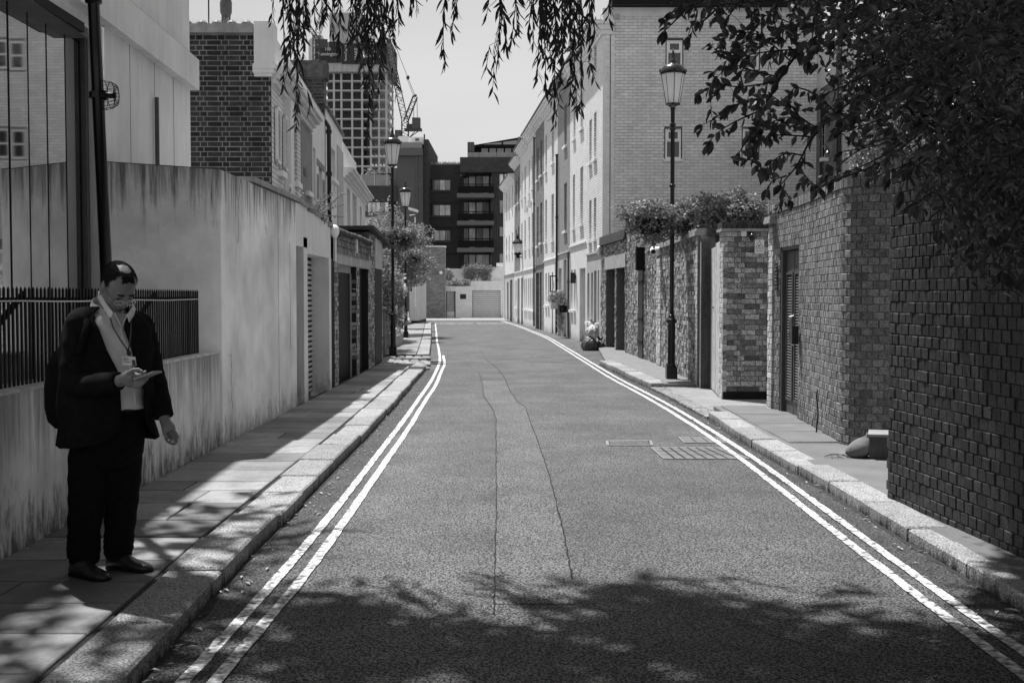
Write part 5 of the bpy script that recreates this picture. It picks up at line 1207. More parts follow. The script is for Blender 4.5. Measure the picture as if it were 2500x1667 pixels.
ft = Fr((TX(700), YT - 2.4), (TX(960), YT - 2.4)); tt_ = lambda px: TX(px) - TX(700); px_ = YT / F
text('100', ft, tt_(807), TZ(125), 10 * px_, mLETTER, T, o=.3); text('Kensington', ft, tt_(808), TZ(136.5), 11.5 * px_, mLETTER, T, o=.3, width=.95)
text('SevenCapital', ft, tt_(850), TZ(134), 8.2 * px_, mLETTER, T, o=.3, rot=pi / 2, width=.9); text('MAKE', ft, tt_(875), TZ(136), 10 * px_, mLETTER, T, o=.3, rot=pi / 2, width=1.1)
text('100', ft, tt_(918), TZ(130), 10 * px_, mLETTER, T, o=.3); text('Kensington', ft, tt_(918), TZ(142), 10.5 * px_, mLETTER, T, o=.3, width=.95)
MB().box(TX(804), TX(882), YT + 4, YT + 18, TZ(110), TZ(25)).build('concrete_core', mCS, T)
fc = Fr((TX(804), YT + 4), (TX(882), YT + 4)); text('mace', fc, TX(862) - TX(804), TZ(57), 9 * px_, mBANNER, T, o=.2); text('35', fc, TX(853) - TX(804), TZ(32), 5 * px_, mBANNER, T, o=.2)
mb = MB()
for px in range(806, 882, 3): mb.box(TX(px), TX(px) + .1, YT + 4, YT + 4.1, TZ(25), TZ(25) + q.uniform(.5, 1.4))
mb.build('rebar', mBLKM, T, kind='stuff')
def lattice(mb, a, b, w, n, r):
    a, b = Vector(a), Vector(b); d = (b - a).normalized(); s = d.cross(Vector((0, 1, 0))).normalized() * w / 2; u = Vector((0, w / 2, 0))
    cs = [s + u, s - u, -s - u, -s + u]
    for c in cs: mb.tube([a + c, b + c], r, 4)
    for i in range(n):
        p0, p1 = a + (b - a) * i / n, a + (b - a) * (i + 1) / n
        mb.tube([p0 + cs[i % 2 * 2], p1 + cs[1 + i % 2 * 2 - (2 if i % 2 else 0)]], r * .6, 3); mb.tube([p0 + cs[0], p1 + cs[2]] if i % 2 else [p0 + cs[2], p1 + cs[0]], r * .6, 3); mb.tube([p0 + cs[1], p1 + cs[3]] if i % 2 else [p0 + cs[3], p1 + cs[1]], r * .6, 3)
YC = 300.; CX = lambda px, py: V(px, py, YC)
T = thing('luffing_crane', 'luffing tower crane with a steep lattice jib standing right of the unfinished tower', 'crane', CX(990, 345))
mCR = M('crane_steel', .06, var=.1, rough=.6, bump=0)
mb = MB(); lattice(mb, CX(989, 420), CX(989, 296), 1.7, 14, .10); mb.build('mast', mCR, T)
mb = MB(); lattice(mb, CX(988, 293), CX(915, -45), 1.5, 40, .09); mb.build('jib', mCR, T)
mb = MB(); lattice(mb, CX(990, 298), CX(1014, 236), 1.1, 7, .12); mb.build('apex_frame', mCR, T)
MB().tube([CX(1014, 236), CX(996, 191)], .07, 4).tube([CX(1011, 238), CX(993, 192)], .05, 4).tube([CX(996, 191), CX(976, 140), CX(915, -40)], .06, 4).tube([CX(1018, 238), CX(1019, 290)], .07, 4).tube([CX(1010, 262), CX(1010, 290)], .07, 4).build('rope', mCR, T)
MB().ball(CX(996, 190), .45, .3, .55).ball(CX(1014, 234), .4, .3, .4).build('pulley', mCR, T)
c0, c1 = CX(1007, 317), CX(1026, 289); MB().box(c0.x, c1.x, YC - 1.2, YC + 1.2, c0.z, c1.z).build('counterweight', M('counterweight', .1, rough=.8, bump=0), T)
c0, c1 = CX(988, 320), CX(1030, 315); MB().box(c0.x, c1.x, YC - 1.3, YC + 1.3, c0.z, c1.z).tube([CX(1000, 336), CX(1022, 320)], .12, 4).tube([CX(992, 345), CX(1012, 322)], .1, 4).box(CX(992, 0).x, CX(1006, 0).x, YC - 1, YC + 1, CX(0, 315).z, CX(0, 304).z).build('machinery_deck', mCR, T)
c0, c1 = CX(965, 333), CX(979, 319); mb = MB().box(c0.x, c1.x, YC - 1, YC + 1, c0.z, c1.z).box(c0.x - .1, c1.x + 1.2, YC - 1.1, YC + 1.1, c0.z - .3, c0.z); mb.build('cab', mLEAD, T)
T = thing('luffing_crane', 'partly hidden lattice crane behind the willow strands, left of the unfinished tower', 'crane', CX(772, 88))
mb = MB(); lattice(mb, CX(773, 92), CX(797, 5), 1.4, 12, .08); lattice(mb, CX(771, 90), CX(744, 50), .9, 6, .12); lattice(mb, CX(772, 180), CX(772, 88), 1.6, 10, .09); mb.build('jib', mCR, T)
T = thing('yagi_aerial', 'white mast with a ladder-like television aerial above the hedge', 'aerial', (XX(1014, 60), 60, 0))
MB().tube([(XX(1014, 60), 60, 1), (XX(1014, 60), 60, Z(530, 60))], .035, 6).tube([(XX(998, 60), 60, Z(509, 60)), (XX(1022, 60), 60, Z(516, 60))], .03, 5).tube([(XX(1000, 60), 60.3, Z(525, 60)), (XX(1014, 60), 60, Z(524, 60))], .02, 5).build('mast', mFRAME, T)
mb = MB()
for k in range(12): px = 998 + k * 2; mb.tube([(XX(px, 60), 59.7, Z(506 + k * .6, 60)), (XX(px, 60), 60.3, Z(512 + k * .6, 60))], .015, 3)
mb.build('element', mFRAME, T)
# rear brick building right of the gable
T = thing('rear_building', 'dark brick building with a white sash window seen between the gable and the tree', 'building', (XX(2020, 34), 36, 0))
x0, x1 = XX(1990, 36.2), XX(2052, 34); fz = Fr((x0, 34), (x1, 34))
o_ = (XX(2004, 34) - x0, XX(2012, 34) - x0, Z(385, 34), Z(300, 34))
MB().facade(fz, 0, x1 - x0, 0, 8.0, [o_], .1).shell(fz, 0, x1 - x0, 0, 8.0, 8).build('wall', mNBRK, T); window(fz, T, o_[0] - .0, o_[1], o_[2], o_[3], rev=.08, bars=(1, 3))
MB().fb(fz, -.0, x1 - x0 + .1, -.3, .1, 8.0, 8.08).build('coping', mWHT, T); MB().tube([(x0 + .05, 33.9, 0), (x0 + .05, 33.9, 9.8)], .07, 8).build('downpipe', mBLK, T)
MB().fb(fz, .05, x1 - x0, -.3, -.1, 8.1, 9.6).build('roof_fence', mWOODD, T)
# ================================================================ foliage
def leafgeo(L, w, k=0):
    q = random.Random(k); bend = q.uniform(.05, .22); P = [(0, 0, 0)]
    rows = [(.18, .55), (.45, 1.0), (.72, .72)]
    vs = [(0, 0, 0)]
    for t, ww in rows:
        zz = -bend * L * t * t; vs += [(t * L, -ww * w / 2, zz + w * .16), (t * L, 0, zz), (t * L, ww * w / 2, zz + w * .16)]
    vs.append((L, 0, -bend * L))
    fs = [(0, 1, 2), (0, 2, 3), (1, 4, 5, 2), (2, 5, 6, 3), (4, 7, 8, 5), (5, 8, 9, 6), (7, 10, 8), (8, 10, 9)]
    return vs, fs
def orient(d, roll):
    x = Vector(d).normalized(); up = Vector((0, 0, 1)) if abs(x.z) < .95 else Vector((0, 1, 0))
    y = up.cross(x).normalized(); z = x.cross(y)
    m = Matrix((x, y, z)).transposed().to_4x4(); return m @ Matrix.Rotation(roll, 4, 'X')
def emit_leaves(T, L, geos, mat, nind, name='leaf', stuffname='foliage'):
    """L: list of (pos, 4x4 orientation, scale, variant). Largest in view become leaves of their own, the rest one mass"""
    L.sort(key=lambda l: (0 if inview(l[0], 0) else 1, l[0].y / l[2]))
    me = []
    for vs, fs in geos:
        b = MB().add(vs, fs); b.nouv = True; m_ = b.mesh('leaf'); m_.materials.append(mat); me.append(m_)
    b = MB(); b.nouv = True
    for i, (p, m4, sc, k) in enumerate(L):
        S = m4 @ Matrix.Scale(sc, 4)
        if i < nind: inst(name, me[k], T, p, M4=S)
        else:
            vs, fs = geos[k]; r = S.to_3x3(); b.add([tuple(p + r @ Vector(v)) for v in vs], fs)
    if b.v: b.build(stuffname, mat, T, kind='stuff')
q = random.Random(101)
# ---------------- willow hanging into the top of the view
TW = thing('willow_tree', 'willow whose long thin-leaved strands hang into the top of the view', 'tree', (-4.7, 3.2, 0))
geoW = [leafgeo(.092, .018, k) for k in range(3)]; geoBig = [([(0, 0, 0), (.16, -.06, .02), (.34, 0, -.05), (.16, .06, .02)], [(0, 1, 2), (0, 2, 3)])] * 3
MB().tube([(-4.7, 3.2, 0), (-4.6, 3.3, 1.5), (-4.3, 3.7, 3.4), (-3.9, 4.3, 5.0), (-3.3, 4.9, 6.4), (-2.0, 5.8, 7.2), (0, 6.6, 7.5), (2.0, 7.0, 7.4), (3.2, 7.2, 7.0)], [.28, .24, .22, .19, .16, .13, .10, .07, .03], 10).build('trunk', mBARK, TW, sm=True)
strands = [(690, 200), (700, 175), (709, 110), (722, 300), (728, 250), (733, 160), (742, 130), (752, 60), (768, 35), (783, 45), (797, 30), (808, 75), (822, 225), (828, 120), (836, 80), (846, 110), (852, 240), (860, 100), (868, 60),
  (880, 150), (889, 210), (897, 330), (902, 250), (908, 210), (915, 120), (922, 240), (930, 180), (938, 90), (950, 60), (958, 95), (972, 55), (985, 75), (1003, 15), (1057, 130), (1070, 60), (1084, 148), (1093, 150), (1103, 80), (1115, 25),
  (1216, 145), (1228, 150), (1236, 110), (1250, 95), (1262, 70), (1277, 60), (1290, 78), (1303, 95), (1312, 185), (1320, 130), (1331, 215), (1338, 170), (1346, 155), (1353, 265), (1360, 275), (1368, 190), (1376, 150), (1384, 130), (1393, 235), (1400, 170),
  (1409, 255), (1419, 262), (1427, 210), (1434, 190), (1441, 150), (1452, 80), (1463, 100), (1474, 95), (1486, 40), (1270, 30), (1340, 90), (1380, 80), (1420, 120), (1325, 60), (1365, 110), (1405, 90), (1300, 30), (740, 90), (725, 120), (905, 110), (890, 90), (870, 40)]
Ls = []; tw = MB(); tw.nouv = True
for (px, py) in strands:
    if q.random() < .22: continue
    Y = q.uniform(6.3, 7.7); bot = V(px, py, Y); top = V(px + q.uniform(-45, 25), -420, Y + q.uniform(-.3, .3)); top.z = min(top.z, 6.2); n = max(6, int((top - bot).length / .05))
    ph = q.uniform(0, 6); pts = []
    for i in range(n + 1):
        t = i / n; p = bot.lerp(top, t); p.x += .035 * sin(ph + 5 * t) * t * (1 - t) * 3; p.y += .03 * cos(ph * 2 + 4 * t); pts.append(p)
    tw.tube(pts, [.0022 + .004 * i / n for i in range(n + 1)], 4)
    for i, p in enumerate(pts):
        for _ in range(2 if i > 1 else 4):
            a = q.uniform(0, 6.28); tilt = q.uniform(.12, .75); d = Vector((sin(tilt) * cos(a), sin(tilt) * sin(a), -cos(tilt)))
            Ls.append((p + Vector((0, 0, q.uniform(-.02, .02))), orient(d, q.uniform(0, 6.28)), q.uniform(.65, 1.25) * (1 if i > 2 else .8), q.randrange(3)))
    if q.random() < .6 and n > 8:      # side sprays
        for _ in range(q.randrange(1, 4)):
            i0 = q.randrange(1, min(n, 12)); s0 = pts[i0]; e0 = s0 + Vector((q.uniform(-.16, .16), q.uniform(-.12, .12), -q.uniform(.12, .28)))
            mid = s0.lerp(e0, .4) + Vector(((e0.x - s0.x) * .3, 0, .04)); tw.tube([s0, mid, e0], .002, 3)
            for j in range(7):
                p = mid.lerp(e0, j / 6); a = q.uniform(0, 6.28); tilt = q.uniform(.2, .8)
                Ls.append((p, orient(Vector((sin(tilt) * cos(a), sin(tilt) * sin(a), -cos(tilt))), q.uniform(0, 6)), q.uniform(.5, .95), q.randrange(3)))
tw.build('twig', mBARK, TW, kind='stuff')
# upper crown, unseen above the picture, shaped to shade the near road
emit_leaves(TW, Ls, geoW, mWLEAF, 300); Ls = []
for k in range(62000):
    x = q.uniform(-6.8, 4.2); y = q.uniform(-6, 11.6); z = 6.9 + q.uniform(-.9, 1.6) + .5 * sin(x * 1.7 + y)
    g_ = sin(x * 2.3 + 1.2 * y) + sin(1.1 * x - 2.1 * y + 2); lim = lerp([(-6.5, 10.7), (-3.3, 10.7), (-2.5, 7.9), (.3, 7.95), (1.2, 8.5), (2.6, 9.6), (4.2, 9.9)], x) + .3 * sin(x * 2.1 + 1) + .2 * sin(x * 5.3)
    if y > lim and g_ < .2 + (y - lim) * 1.6: continue
    if y <= lim and g_ < -1.55: continue
    if x < -2.7 and q.random() < .8: continue
    a = q.uniform(0, 6.28); tilt = q.uniform(.5, 1.5)
    Ls.append((Vector((x, y, z)), orient(Vector((sin(tilt) * cos(a), sin(tilt) * sin(a), -cos(tilt))), q.uniform(0, 6)), q.uniform(.8, 1.5), q.randrange(3)))
emit_leaves(TW, Ls, geoBig, mWLEAF, 0)
# ---------------- broadleaf tree over the right walls
TT = thing('broadleaf_tree', 'large dark broad-leaved tree spreading over the right-hand garden walls', 'tree', (4.7, 7.6, 0))
geoT = [leafgeo(.085, .042, k + 5) for k in range(3)]
mb = MB()
mb.tube([(4.7, 7.6, 0), (4.65, 7.6, 1.4), (4.8, 7.7, 3.0), (4.6, 7.6, 4.4), (4.2, 7.4, 5.6)], [.16, .13, .11, .08, .05], 10)
mb.tube([(4.8, 7.7, 2.8), (5.2, 8.2, 3.8), (5.6, 8.8, 5)], [.09, .06, .03], 8).build('trunk', mBARK, TT, sm=True)
tb = MB(); tb.nouv = True; Lt = []
def twig(px, Y0, Y1, r0=.008, r1=.002, dens=.034, sz=1.0, droop=.0, both=True):
    P = [V(x, y, Y0 + (Y1 - Y0) * i / (len(px) - 1)) for i, (x, y) in enumerate(px)]; pts = []
    for i in range(len(P) - 1):          # Catmull-Rom
        p0, p1, p2, p3 = P[max(i - 1, 0)], P[i], P[i + 1], P[min(i + 2, len(P) - 1)]; n = max(3, int((p2 - p1).length / .06))
        for k in range(n):
            t = k / n; pts.append(.5 * ((2 * p1) + (p2 - p0) * t + (2 * p0 - 5 * p1 + 4 * p2 - p3) * t * t + (3 * p1 - p0 - 3 * p2 + p3) * t ** 3))
    pts.append(P[-1]); m = len(pts)
    tb.tube(pts, [r0 + (r1 - r0) * i / (m - 1) for i in range(m)], 5)
    if dens:
        for i in range(1, m):
            t = (pts[i] - pts[i - 1]); l = t.length; nn = max(1, int(l / dens)); t.normalize()
            for k in range(nn):
                p = pts[i - 1].lerp(pts[i], k / nn); a = q.uniform(0, 6.28)
                if q.random() < .35: continue
                if q.random() < .16:      # short side shoot with its own leaves
                    e = p + (t * q.uniform(-.2, .6) + Vector((q.gauss(0, .5), q.gauss(0, .5), q.gauss(-.25, .4)))).normalized() * q.uniform(.06, .17); tb.tube([p, p.lerp(e, .5) + Vector((0, 0, .008)), e], .0013, 3)
                    for j in range(6): Lt.append((p.lerp(e, q.uniform(.3, 1)), orient((e - p).normalized() * .6 + Vector((q.gauss(0, .6), q.gauss(0, .6), q.gauss(-.4, .5))), q.uniform(-2, 2)), sz * q.uniform(.35, 1.0), q.randrange(3)))
                sd = t.cross(Vector((cos(a), sin(a), .6))).normalized()
                d = (t * q.uniform(.1, .8) + sd * q.uniform(.4, 1.1) + Vector((q.gauss(0, .25), q.gauss(0, .25), q.gauss(-.5, .35)))).normalized()
                Lt.append((p, orient(d, q.uniform(-2.2, 2.2)), sz * q.uniform(.35, 1.25), q.randrange(3)))
        for k in range(3):
            Lt.append((pts[-1], orient((t + Vector((q.uniform(-.5, .5), q.uniform(-.5, .5), -.5))), q.uniform(-1, 1)), sz * q.uniform(.8, 1.2), q.randrange(3)))
    return pts
twig([(2260, -60), (2080, 30), (1960, 120), (1900, 200), (1850, 300), (1805, 372)], 6.4, 5.9, .016, .003, .05)
twig([(2420, 40), (2240, 130), (2060, 262), (1985, 335), (1945, 405), (1905, 452)], 6.6, 6.0, .016, .003, .045)
for px in ([(1960, 120), (1850, 130), (1790, 152), (1750, 190)], [(1900, 200), (1810, 212), (1750, 208), (1708, 232)], [(1885, 235), (1800, 255), (1745, 290), (1715, 305)], [(1868, 265), (1790, 300), (1745, 330), (1735, 345)],
           [(1930, 150), (1860, 90), (1800, 80), (1765, 95)], [(1905, 190), (1830, 170), (1780, 150), (1735, 110)], [(1985, 335), (1900, 330), (1855, 345), (1838, 370)], [(1960, 380), (1920, 375), (1878, 400), (1870, 420)],
           [(2000, 318), (1930, 270), (1880, 232), (1850, 240)], [(1990, 330), (1960, 290), (1905, 290), (1860, 315)], [(1945, 405), (1975, 440), (2000, 460)], [(1905, 452), (1925, 480), (1930, 490)], [(1920, 430), (1888, 440), (1872, 462)],
           [(1860, 290), (1835, 345), (1845, 395), (1862, 410)], [(2040, 275), (1990, 230), (1940, 215), (1925, 250)], [(2020, 60), (1940, 60), (1880, 35), (1850, 60)]):
    twig(px, q.uniform(6.1, 6.5), q.uniform(5.6, 6.1), .005, .0015, .019, q.uniform(.7, 1.0))
for px in ([(2150, -40), (1950, -5), (1800, 8), (1700, 20), (1640, 30)], [(1760, 12), (1720, 50), (1690, 62), (1680, 90)], [(1670, 28), (1640, 60), (1625, 75)], [(1850, 5), (1845, 50), (1830, 85)], [(1800, 8), (1780, 40), (1770, 70)],
           [(1700, 22), (1670, 0), (1650, -5)], [(1900, 0), (1890, 50), (1905, 90)], [(1950, 0), (1930, 60), (1950, 110)], [(1820, 8), (1790, -10), (1760, 20)], [(1740, 18), (1735, -5), (1700, 5)], [(2000, 10), (1985, 80), (1975, 150)]):
    twig(px, q.uniform(5.6, 6.2), q.uniform(5.4, 5.9), .006, .0015, .02, q.uniform(.7, 1.0))
# dense body of the crown
def dense(px, py):      # how much foliage the crown carries there
    edge = lerp([(-200, 1940), (60, 1960), (150, 2020), (230, 2060), (330, 2150), (420, 2230), (520, 2310), (600, 2350), (680, 2420)], py)
    if px < edge + 25 * sin(py * .05) + 20 * sin(py * .13): return 0
    if py > 700 - (2500 - px) * .35 and px < 2600: return 0
    return 1
cnt = 0
while cnt < 15000:
    px, py = q.uniform(1930, 2760), q.uniform(-350, 680)
    if not dense(px, py): continue
    c = V(px, py, q.uniform(4.6, 8.8) if py < 380 else q.uniform(4.4, 6.8)); n = 3
    if sin(c.x * 7 + c.z * 5) + sin(c.y * 6 - c.z * 8) < -.55: continue
    cnt += n
    for _ in range(n):
        p = c + Vector((q.gauss(0, .05), q.gauss(0, .05), q.gauss(0, .05))); a = q.uniform(0, 6.28); tl_ = q.uniform(.5, 1.5)
        Lt.append((p, orient(Vector((sin(tl_) * cos(a), sin(tl_) * sin(a), -cos(tl_) * .8)), q.uniform(-1.3, 1.3)), q.uniform(.3, .8), q.randrange(3)))
for k in range(46):
    x0, y0 = q.uniform(2050, 2500), q.uniform(-50, 420); twig([(x0 + 160, y0 - 60), (x0 + 60, y0 + q.uniform(-40, 40)), (x0 - 60, y0 + 60)], q.uniform(5.4, 7), q.uniform(5.2, 6.5), .007, .002, .06, .9)
for px in ([(2430, 330), (2350, 430), (2300, 520), (2290, 560)], [(2500, 380), (2400, 480), (2380, 560), (2370, 600)], [(2520, 480), (2470, 560), (2440, 640), (2450, 665)], [(2350, 300), (2270, 380), (2220, 420), (2200, 465)], [(2400, 420), (2330, 500), (2280, 470), (2240, 500)]):
    twig(px, q.uniform(4.9, 5.6), q.uniform(4.7, 5.3), .006, .0015, .028, 1.0)
# crown beyond the picture on the right and overhead
for k in range(9000):
    x, y, z = q.uniform(2.3, 6.8), q.uniform(1.5, 8.8), q.uniform(3.2, 7.2)
    if inview((x, y, z), 60) and z < 4.6: continue
    if sin(x * 3.1 + y * 1.4) + sin(z * 3 - y * 2) < -.6: continue
    a = q.uniform(0, 6.28); tl_ = q.uniform(.5, 1.5)
    Lt.append((Vector((x, y, z)), orient(Vector((sin(tl_) * cos(a), sin(tl_) * sin(a), -cos(tl_) * .8)), q.uniform(-1.3, 1.3)), q.uniform(1.3, 2.2), q.randrange(3)))
tb.build('branch', mBARK, TT, sm=True, kind='stuff'); emit_leaves(TT, Lt, geoT, mTLEAF, 300)
# ---------------- shrubs as clouds of small leaves on short stems
def cloud(mb, c, r, n, size, gaps=.35, seed=0, flat=.0):
    qq = random.Random(seed); ph = [qq.uniform(0, 6) for _ in range(4)]
    for k in range(n):
        a, b = qq.uniform(0, 2 * pi), math.acos(qq.uniform(-1, 1)); rr = qq.random() ** .33
        lump = 1 + .16 * sin(3 * a + ph[0]) + .14 * sin(4 * b + ph[1]) + .1 * sin(7 * a + 5 * b + ph[2])
        d = Vector((sin(b) * cos(a), sin(b) * sin(a), cos(b))); p = Vector(c) + Vector((d.x * r[0], d.y * r[1], d.z * r[2])) * rr * lump
        if sin(p.x * 9 / r[0] + ph[0]) + sin(p.z * 9 / r[2] + ph[1]) + sin(p.y * 7 / r[1] + ph[3]) < -2 + gaps * 2: continue
        s_ = size * qq.uniform(.5, 1.4); m = orient((qq.gauss(0, 1), qq.gauss(0, 1), qq.gauss(-.2, .7)), qq.uniform(0, 6)).to_3x3()
        mb.add([tuple(p + m @ Vector(v)) for v in ((0, 0, 0), (s_ * .5, -s_ * .3, s_ * .08), (s_, 0, 0), (s_ * .5, s_ * .3, s_ * .08))], [(0, 1, 2, 3)])
def shrub(name, label, cat, base, blobs, size, mat=None, stems=5, flowers=0, seed=1, gaps=.35, group=None):
    T = thing(name, label, cat, base, group); mb = MB(); mb.nouv = True
    for i, (c, r, n) in enumerate(blobs): cloud(mb, c, r, n, size, gaps, seed * 17 + i)
    mb.build('foliage', mat or mSLEAF, T, kind='stuff'); st = MB(); qq = random.Random(seed)
    for i in range(stems):
        c, r, n = blobs[i % len(blobs)]; e = Vector(c) + Vector((qq.uniform(-.5, .5) * r[0], qq.uniform(-.5, .5) * r[1], qq.uniform(-.3, .4) * r[2]))
        b = Vector(base) + Vector((qq.uniform(-.1, .1), qq.uniform(-.1, .1), 0)); st.tube([b, b.lerp(e, .5) + Vector((qq.uniform(-.1, .1), 0, .05)), e], [.02, .014, .006], 5)
    st.build('stem', mBARK, T)
    if flowers:
        fl_ = MB(); fl_.nouv = True
        for i, (c, r, n) in enumerate(blobs):
            for k in range(int(flowers * n / 1000)):
                a, b = qq.uniform(pi, 2 * pi) if qq.random() < .7 else qq.uniform(0, 6.28), math.acos(qq.uniform(-1, 1)); p = Vector(c) + Vector((sin(b) * cos(a) * r[0], sin(b) * sin(a) * r[1], cos(b) * r[2])) * qq.uniform(.85, 1.08)
                s_ = size * .55; m = orient((qq.gauss(0, 1), qq.gauss(-1, .5), qq.gauss(.4, .5)), 0).to_3x3()
                fl_.add([tuple(p + m @ Vector((0, s_ * cos(t * 1.2566), s_ * sin(t * 1.2566)))) for t in range(5)], [(0, 1, 2, 3, 4)])
        fl_.build('flower', mFLOW, T, kind='stuff')
    return T
# hedge bank on the left
shrub('climbing_hedge', 'broad leafy hedge filling the gap right after the brick store on the left', 'hedge', (-4.2, 30.5, 0),
      [((-3.95, 30.5, 1.75), (.8, 1.6, 1.15), 14000), ((-3.75, 31.5, 2.2), (.6, 1.2, .8), 7000), ((-3.9, 30, .9), (.6, 1.5, .8), 6000)], .09, seed=3)
shrub('rose_bush', 'rambling rose bush with pale flowers around the third lamp column', 'shrub', (-4.0, 36, 0),
      [((-4.1, 36, 1.0), (.55, 1.6, .9), 8000), ((-4.1, 37, 1.9), (.7, 1.5, .6), 7000), ((-4.1, 38, .9), (.45, 1.6, .7), 4000)], .10, seed=5, flowers=22)
shrub('garden_tree', 'rounded pale-leaved small tree rising behind the third lamp, left of the tall brick wall', 'tree', (-4.6, 45, 0),
      [((-4.75, 44, 3.6), (1.15, 1.6, 1.3), 7500), ((-4.2, 44, 2.9), (1.1, 1.4, .8), 5000), ((-3.9, 45, 3.7), (.75, 1.2, .8), 2500)], .11, seed=7)
shrub('hanging_shrub', 'rounded clump of shrub overhanging the narrow pale wall at the far left', 'shrub', (-4.6, 52, 1.8),
      [((-4.75, 52, 2.6), (.85, .8, .55), 4000), ((-4.6, 51, 2.35), (.6, .6, .35), 1500)], .11, seed=9)
shrub('verge_plants', 'small pale-flowered plants spilling from the stone trough', 'flowers', (-3.45, 33.8, .4),
      [((-3.45, 33.2, .52), (.16, .6, .18), 500), ((-3.47, 34.8, .5), (.15, .6, .15), 400)], .05, seed=11, flowers=150)
shrub('terrace_shrub', 'bushy roof-terrace planting behind the glass balustrade on the left wing of the flats', 'shrub', (BX(915), 127, BZ(455)),
      [((BX(905), 128, BZ(430)), (1.6, 1.5, 1.0), 1500), ((BX(930), 128, BZ(440)), (2.2, 1.5, .8), 1500), ((BX(893), 128, BZ(446)), (.8, 1, 1.1), 600)], .28, seed=13)
shrub('wall_creeper', 'dense creeper mound hanging over the whitewashed wall above the far garage', 'creeper', (XX(1160, 87), 87, 2.2),
      [((XX(1166, 87), 87, Z(660, 87)), (1.15, .5, .5), 4200), ((XX(1146, 87), 87, Z(668, 87)), (.55, .4, .6), 2000), ((XX(1185, 87), 87, Z(672, 87)), (.4, .4, .55), 1400)], .11, seed=15)
shrub('wall_creeper', 'pale trailing creeper spilling onto the lower white wall above the ironwork gate', 'creeper', (XX(1112, 84), 84, 2.0),
      [((XX(1095, 85), 85, Z(672, 85)), (.38, .4, .5), 1500), ((XX(1115, 83.6), 83.6, Z(692, 83.6)), (.95, .4, .25), 2400), ((XX(1138, 83.6), 83.6, Z(690, 83.6)), (.3, .3, .25), 700)], .10, seed=17, flowers=15)
# climber over the right garden wall, between the lamp and the pier
shrub('climbing_rose', 'light-leaved climber heaped over the garden wall between the right lamp and the mottled pier', 'climber', (3.7, 20.3, 0),
      [((3.62, 20.3, 3.0), (.42, .35, .42), 3500), ((4.05, 20.0, 2.95), (.38, .35, .38), 3200), ((3.95, 20.1, 3.25), (.2, .2, .22), 600), ((4.3, 20, 3.1), (.22, .2, .25), 500), ((3.8, 20.1, 2.72), (.45, .25, .18), 1500)], .075, seed=19, stems=8)
shrub('roof_shrub', 'straggly shrub on the roof edge of the right row, behind the willow strands', 'shrub', FR(sR(1385), -1, 9.9),
      [((FR(sR(1385), -.9, 0)[0], FR(sR(1385), -.9, 0)[1], 10.9), (.8, 2.5, .9), 2600)], .12, seed=21, gaps=.6)
shrub('garden_bush', 'pale sunlit bush rising behind the curved brick wall', 'bush', (6.1, 20, 0),
      [((6.0, 19, 4.1), (.5, .5, .6), 2600), ((6.7, 19, 3.8), (.45, .5, .5), 2000), ((6.2, 19, 3.2), (1.0, .6, .5), 2500)], .075, seed=23)
shrub('garden_tree', 'black-leaved evergreen filling the background behind the right walls', 'tree', (11, 28, 0),
      [((11.5, 28, 3.5), (4.2, 2.5, 3.0), 14000), ((13.5, 29, 7.5), (5.0, 3, 3.6), 15000), ((10.6, 28.5, 7.0), (2.4, 2, 2.4), 7000), ((16.5, 26, 4), (3, 3, 4.5), 9000)], .26, mat=M('evergreen_leaf', .025, var=.3, sc=9, rough=.6, bump=.1, isl=.4), seed=25, gaps=.0, stems=10)
# wiry plant growing out of the left coping
T = thing('buddleia', 'wiry self-sown plant growing out of the coping by the rainwater pipe', 'plant', (-2.98, 17.3, 2.8))
mb = MB(); mb.nouv = True; st = MB(); qq = random.Random(4)
for k in range(15):
    b = V(qq.uniform(745, 800), 548, 17.6); b.x = -3.0 + qq.uniform(-.1, .1); b.z = 2.76; e = V(qq.uniform(765, 845), qq.uniform(462, 545), 17.6 + qq.uniform(-.6, .6)); m = b.lerp(e, .5) + Vector((qq.uniform(-.08, .04), 0, .04))
    st.tube([b, m, e], [.006, .004, .002], 4)
    for j in range(26):
        t = qq.uniform(.35, 1); p = (b.lerp(m, t * 2) if t < .5 else m.lerp(e, t * 2 - 1)); o4 = orient((qq.gauss(0, 1), qq.gauss(0, 1), qq.gauss(.1, .7)), qq.uniform(0, 6)).to_3x3(); s_ = qq.uniform(.03, .075)
        mb.add([tuple(p + o4 @ Vector(v)) for v in ((0, 0, 0), (s_ * .5, -s_ * .16, .005), (s_, 0, 0), (s_ * .5, s_ * .16, .005))], [(0, 1, 2, 3)])
for k in range(5):
    b = Vector((-2.98, 15.0 + k * .28, 2.9)); e = b + Vector((qq.uniform(-.1, .1), .1, qq.uniform(.12, .22))); st.tube([b, e], .004, 4)
    for j in range(14):
        p = b.lerp(e, qq.uniform(.3, 1)); o4 = orient((qq.gauss(0, 1), qq.gauss(0, 1), qq.gauss(.3, .7)), 0).to_3x3(); s_ = qq.uniform(.03, .06); mb.add([tuple(p + o4 @ Vector(v)) for v in ((0, 0, 0), (s_ * .5, -s_ * .2, 0), (s_, 0, 0), (s_ * .5, s_ * .2, 0))], [(0, 1, 2, 3)])
st.build('stem', mBARK, T); mb.build('foliage', mSLEAF, T, kind='stuff')
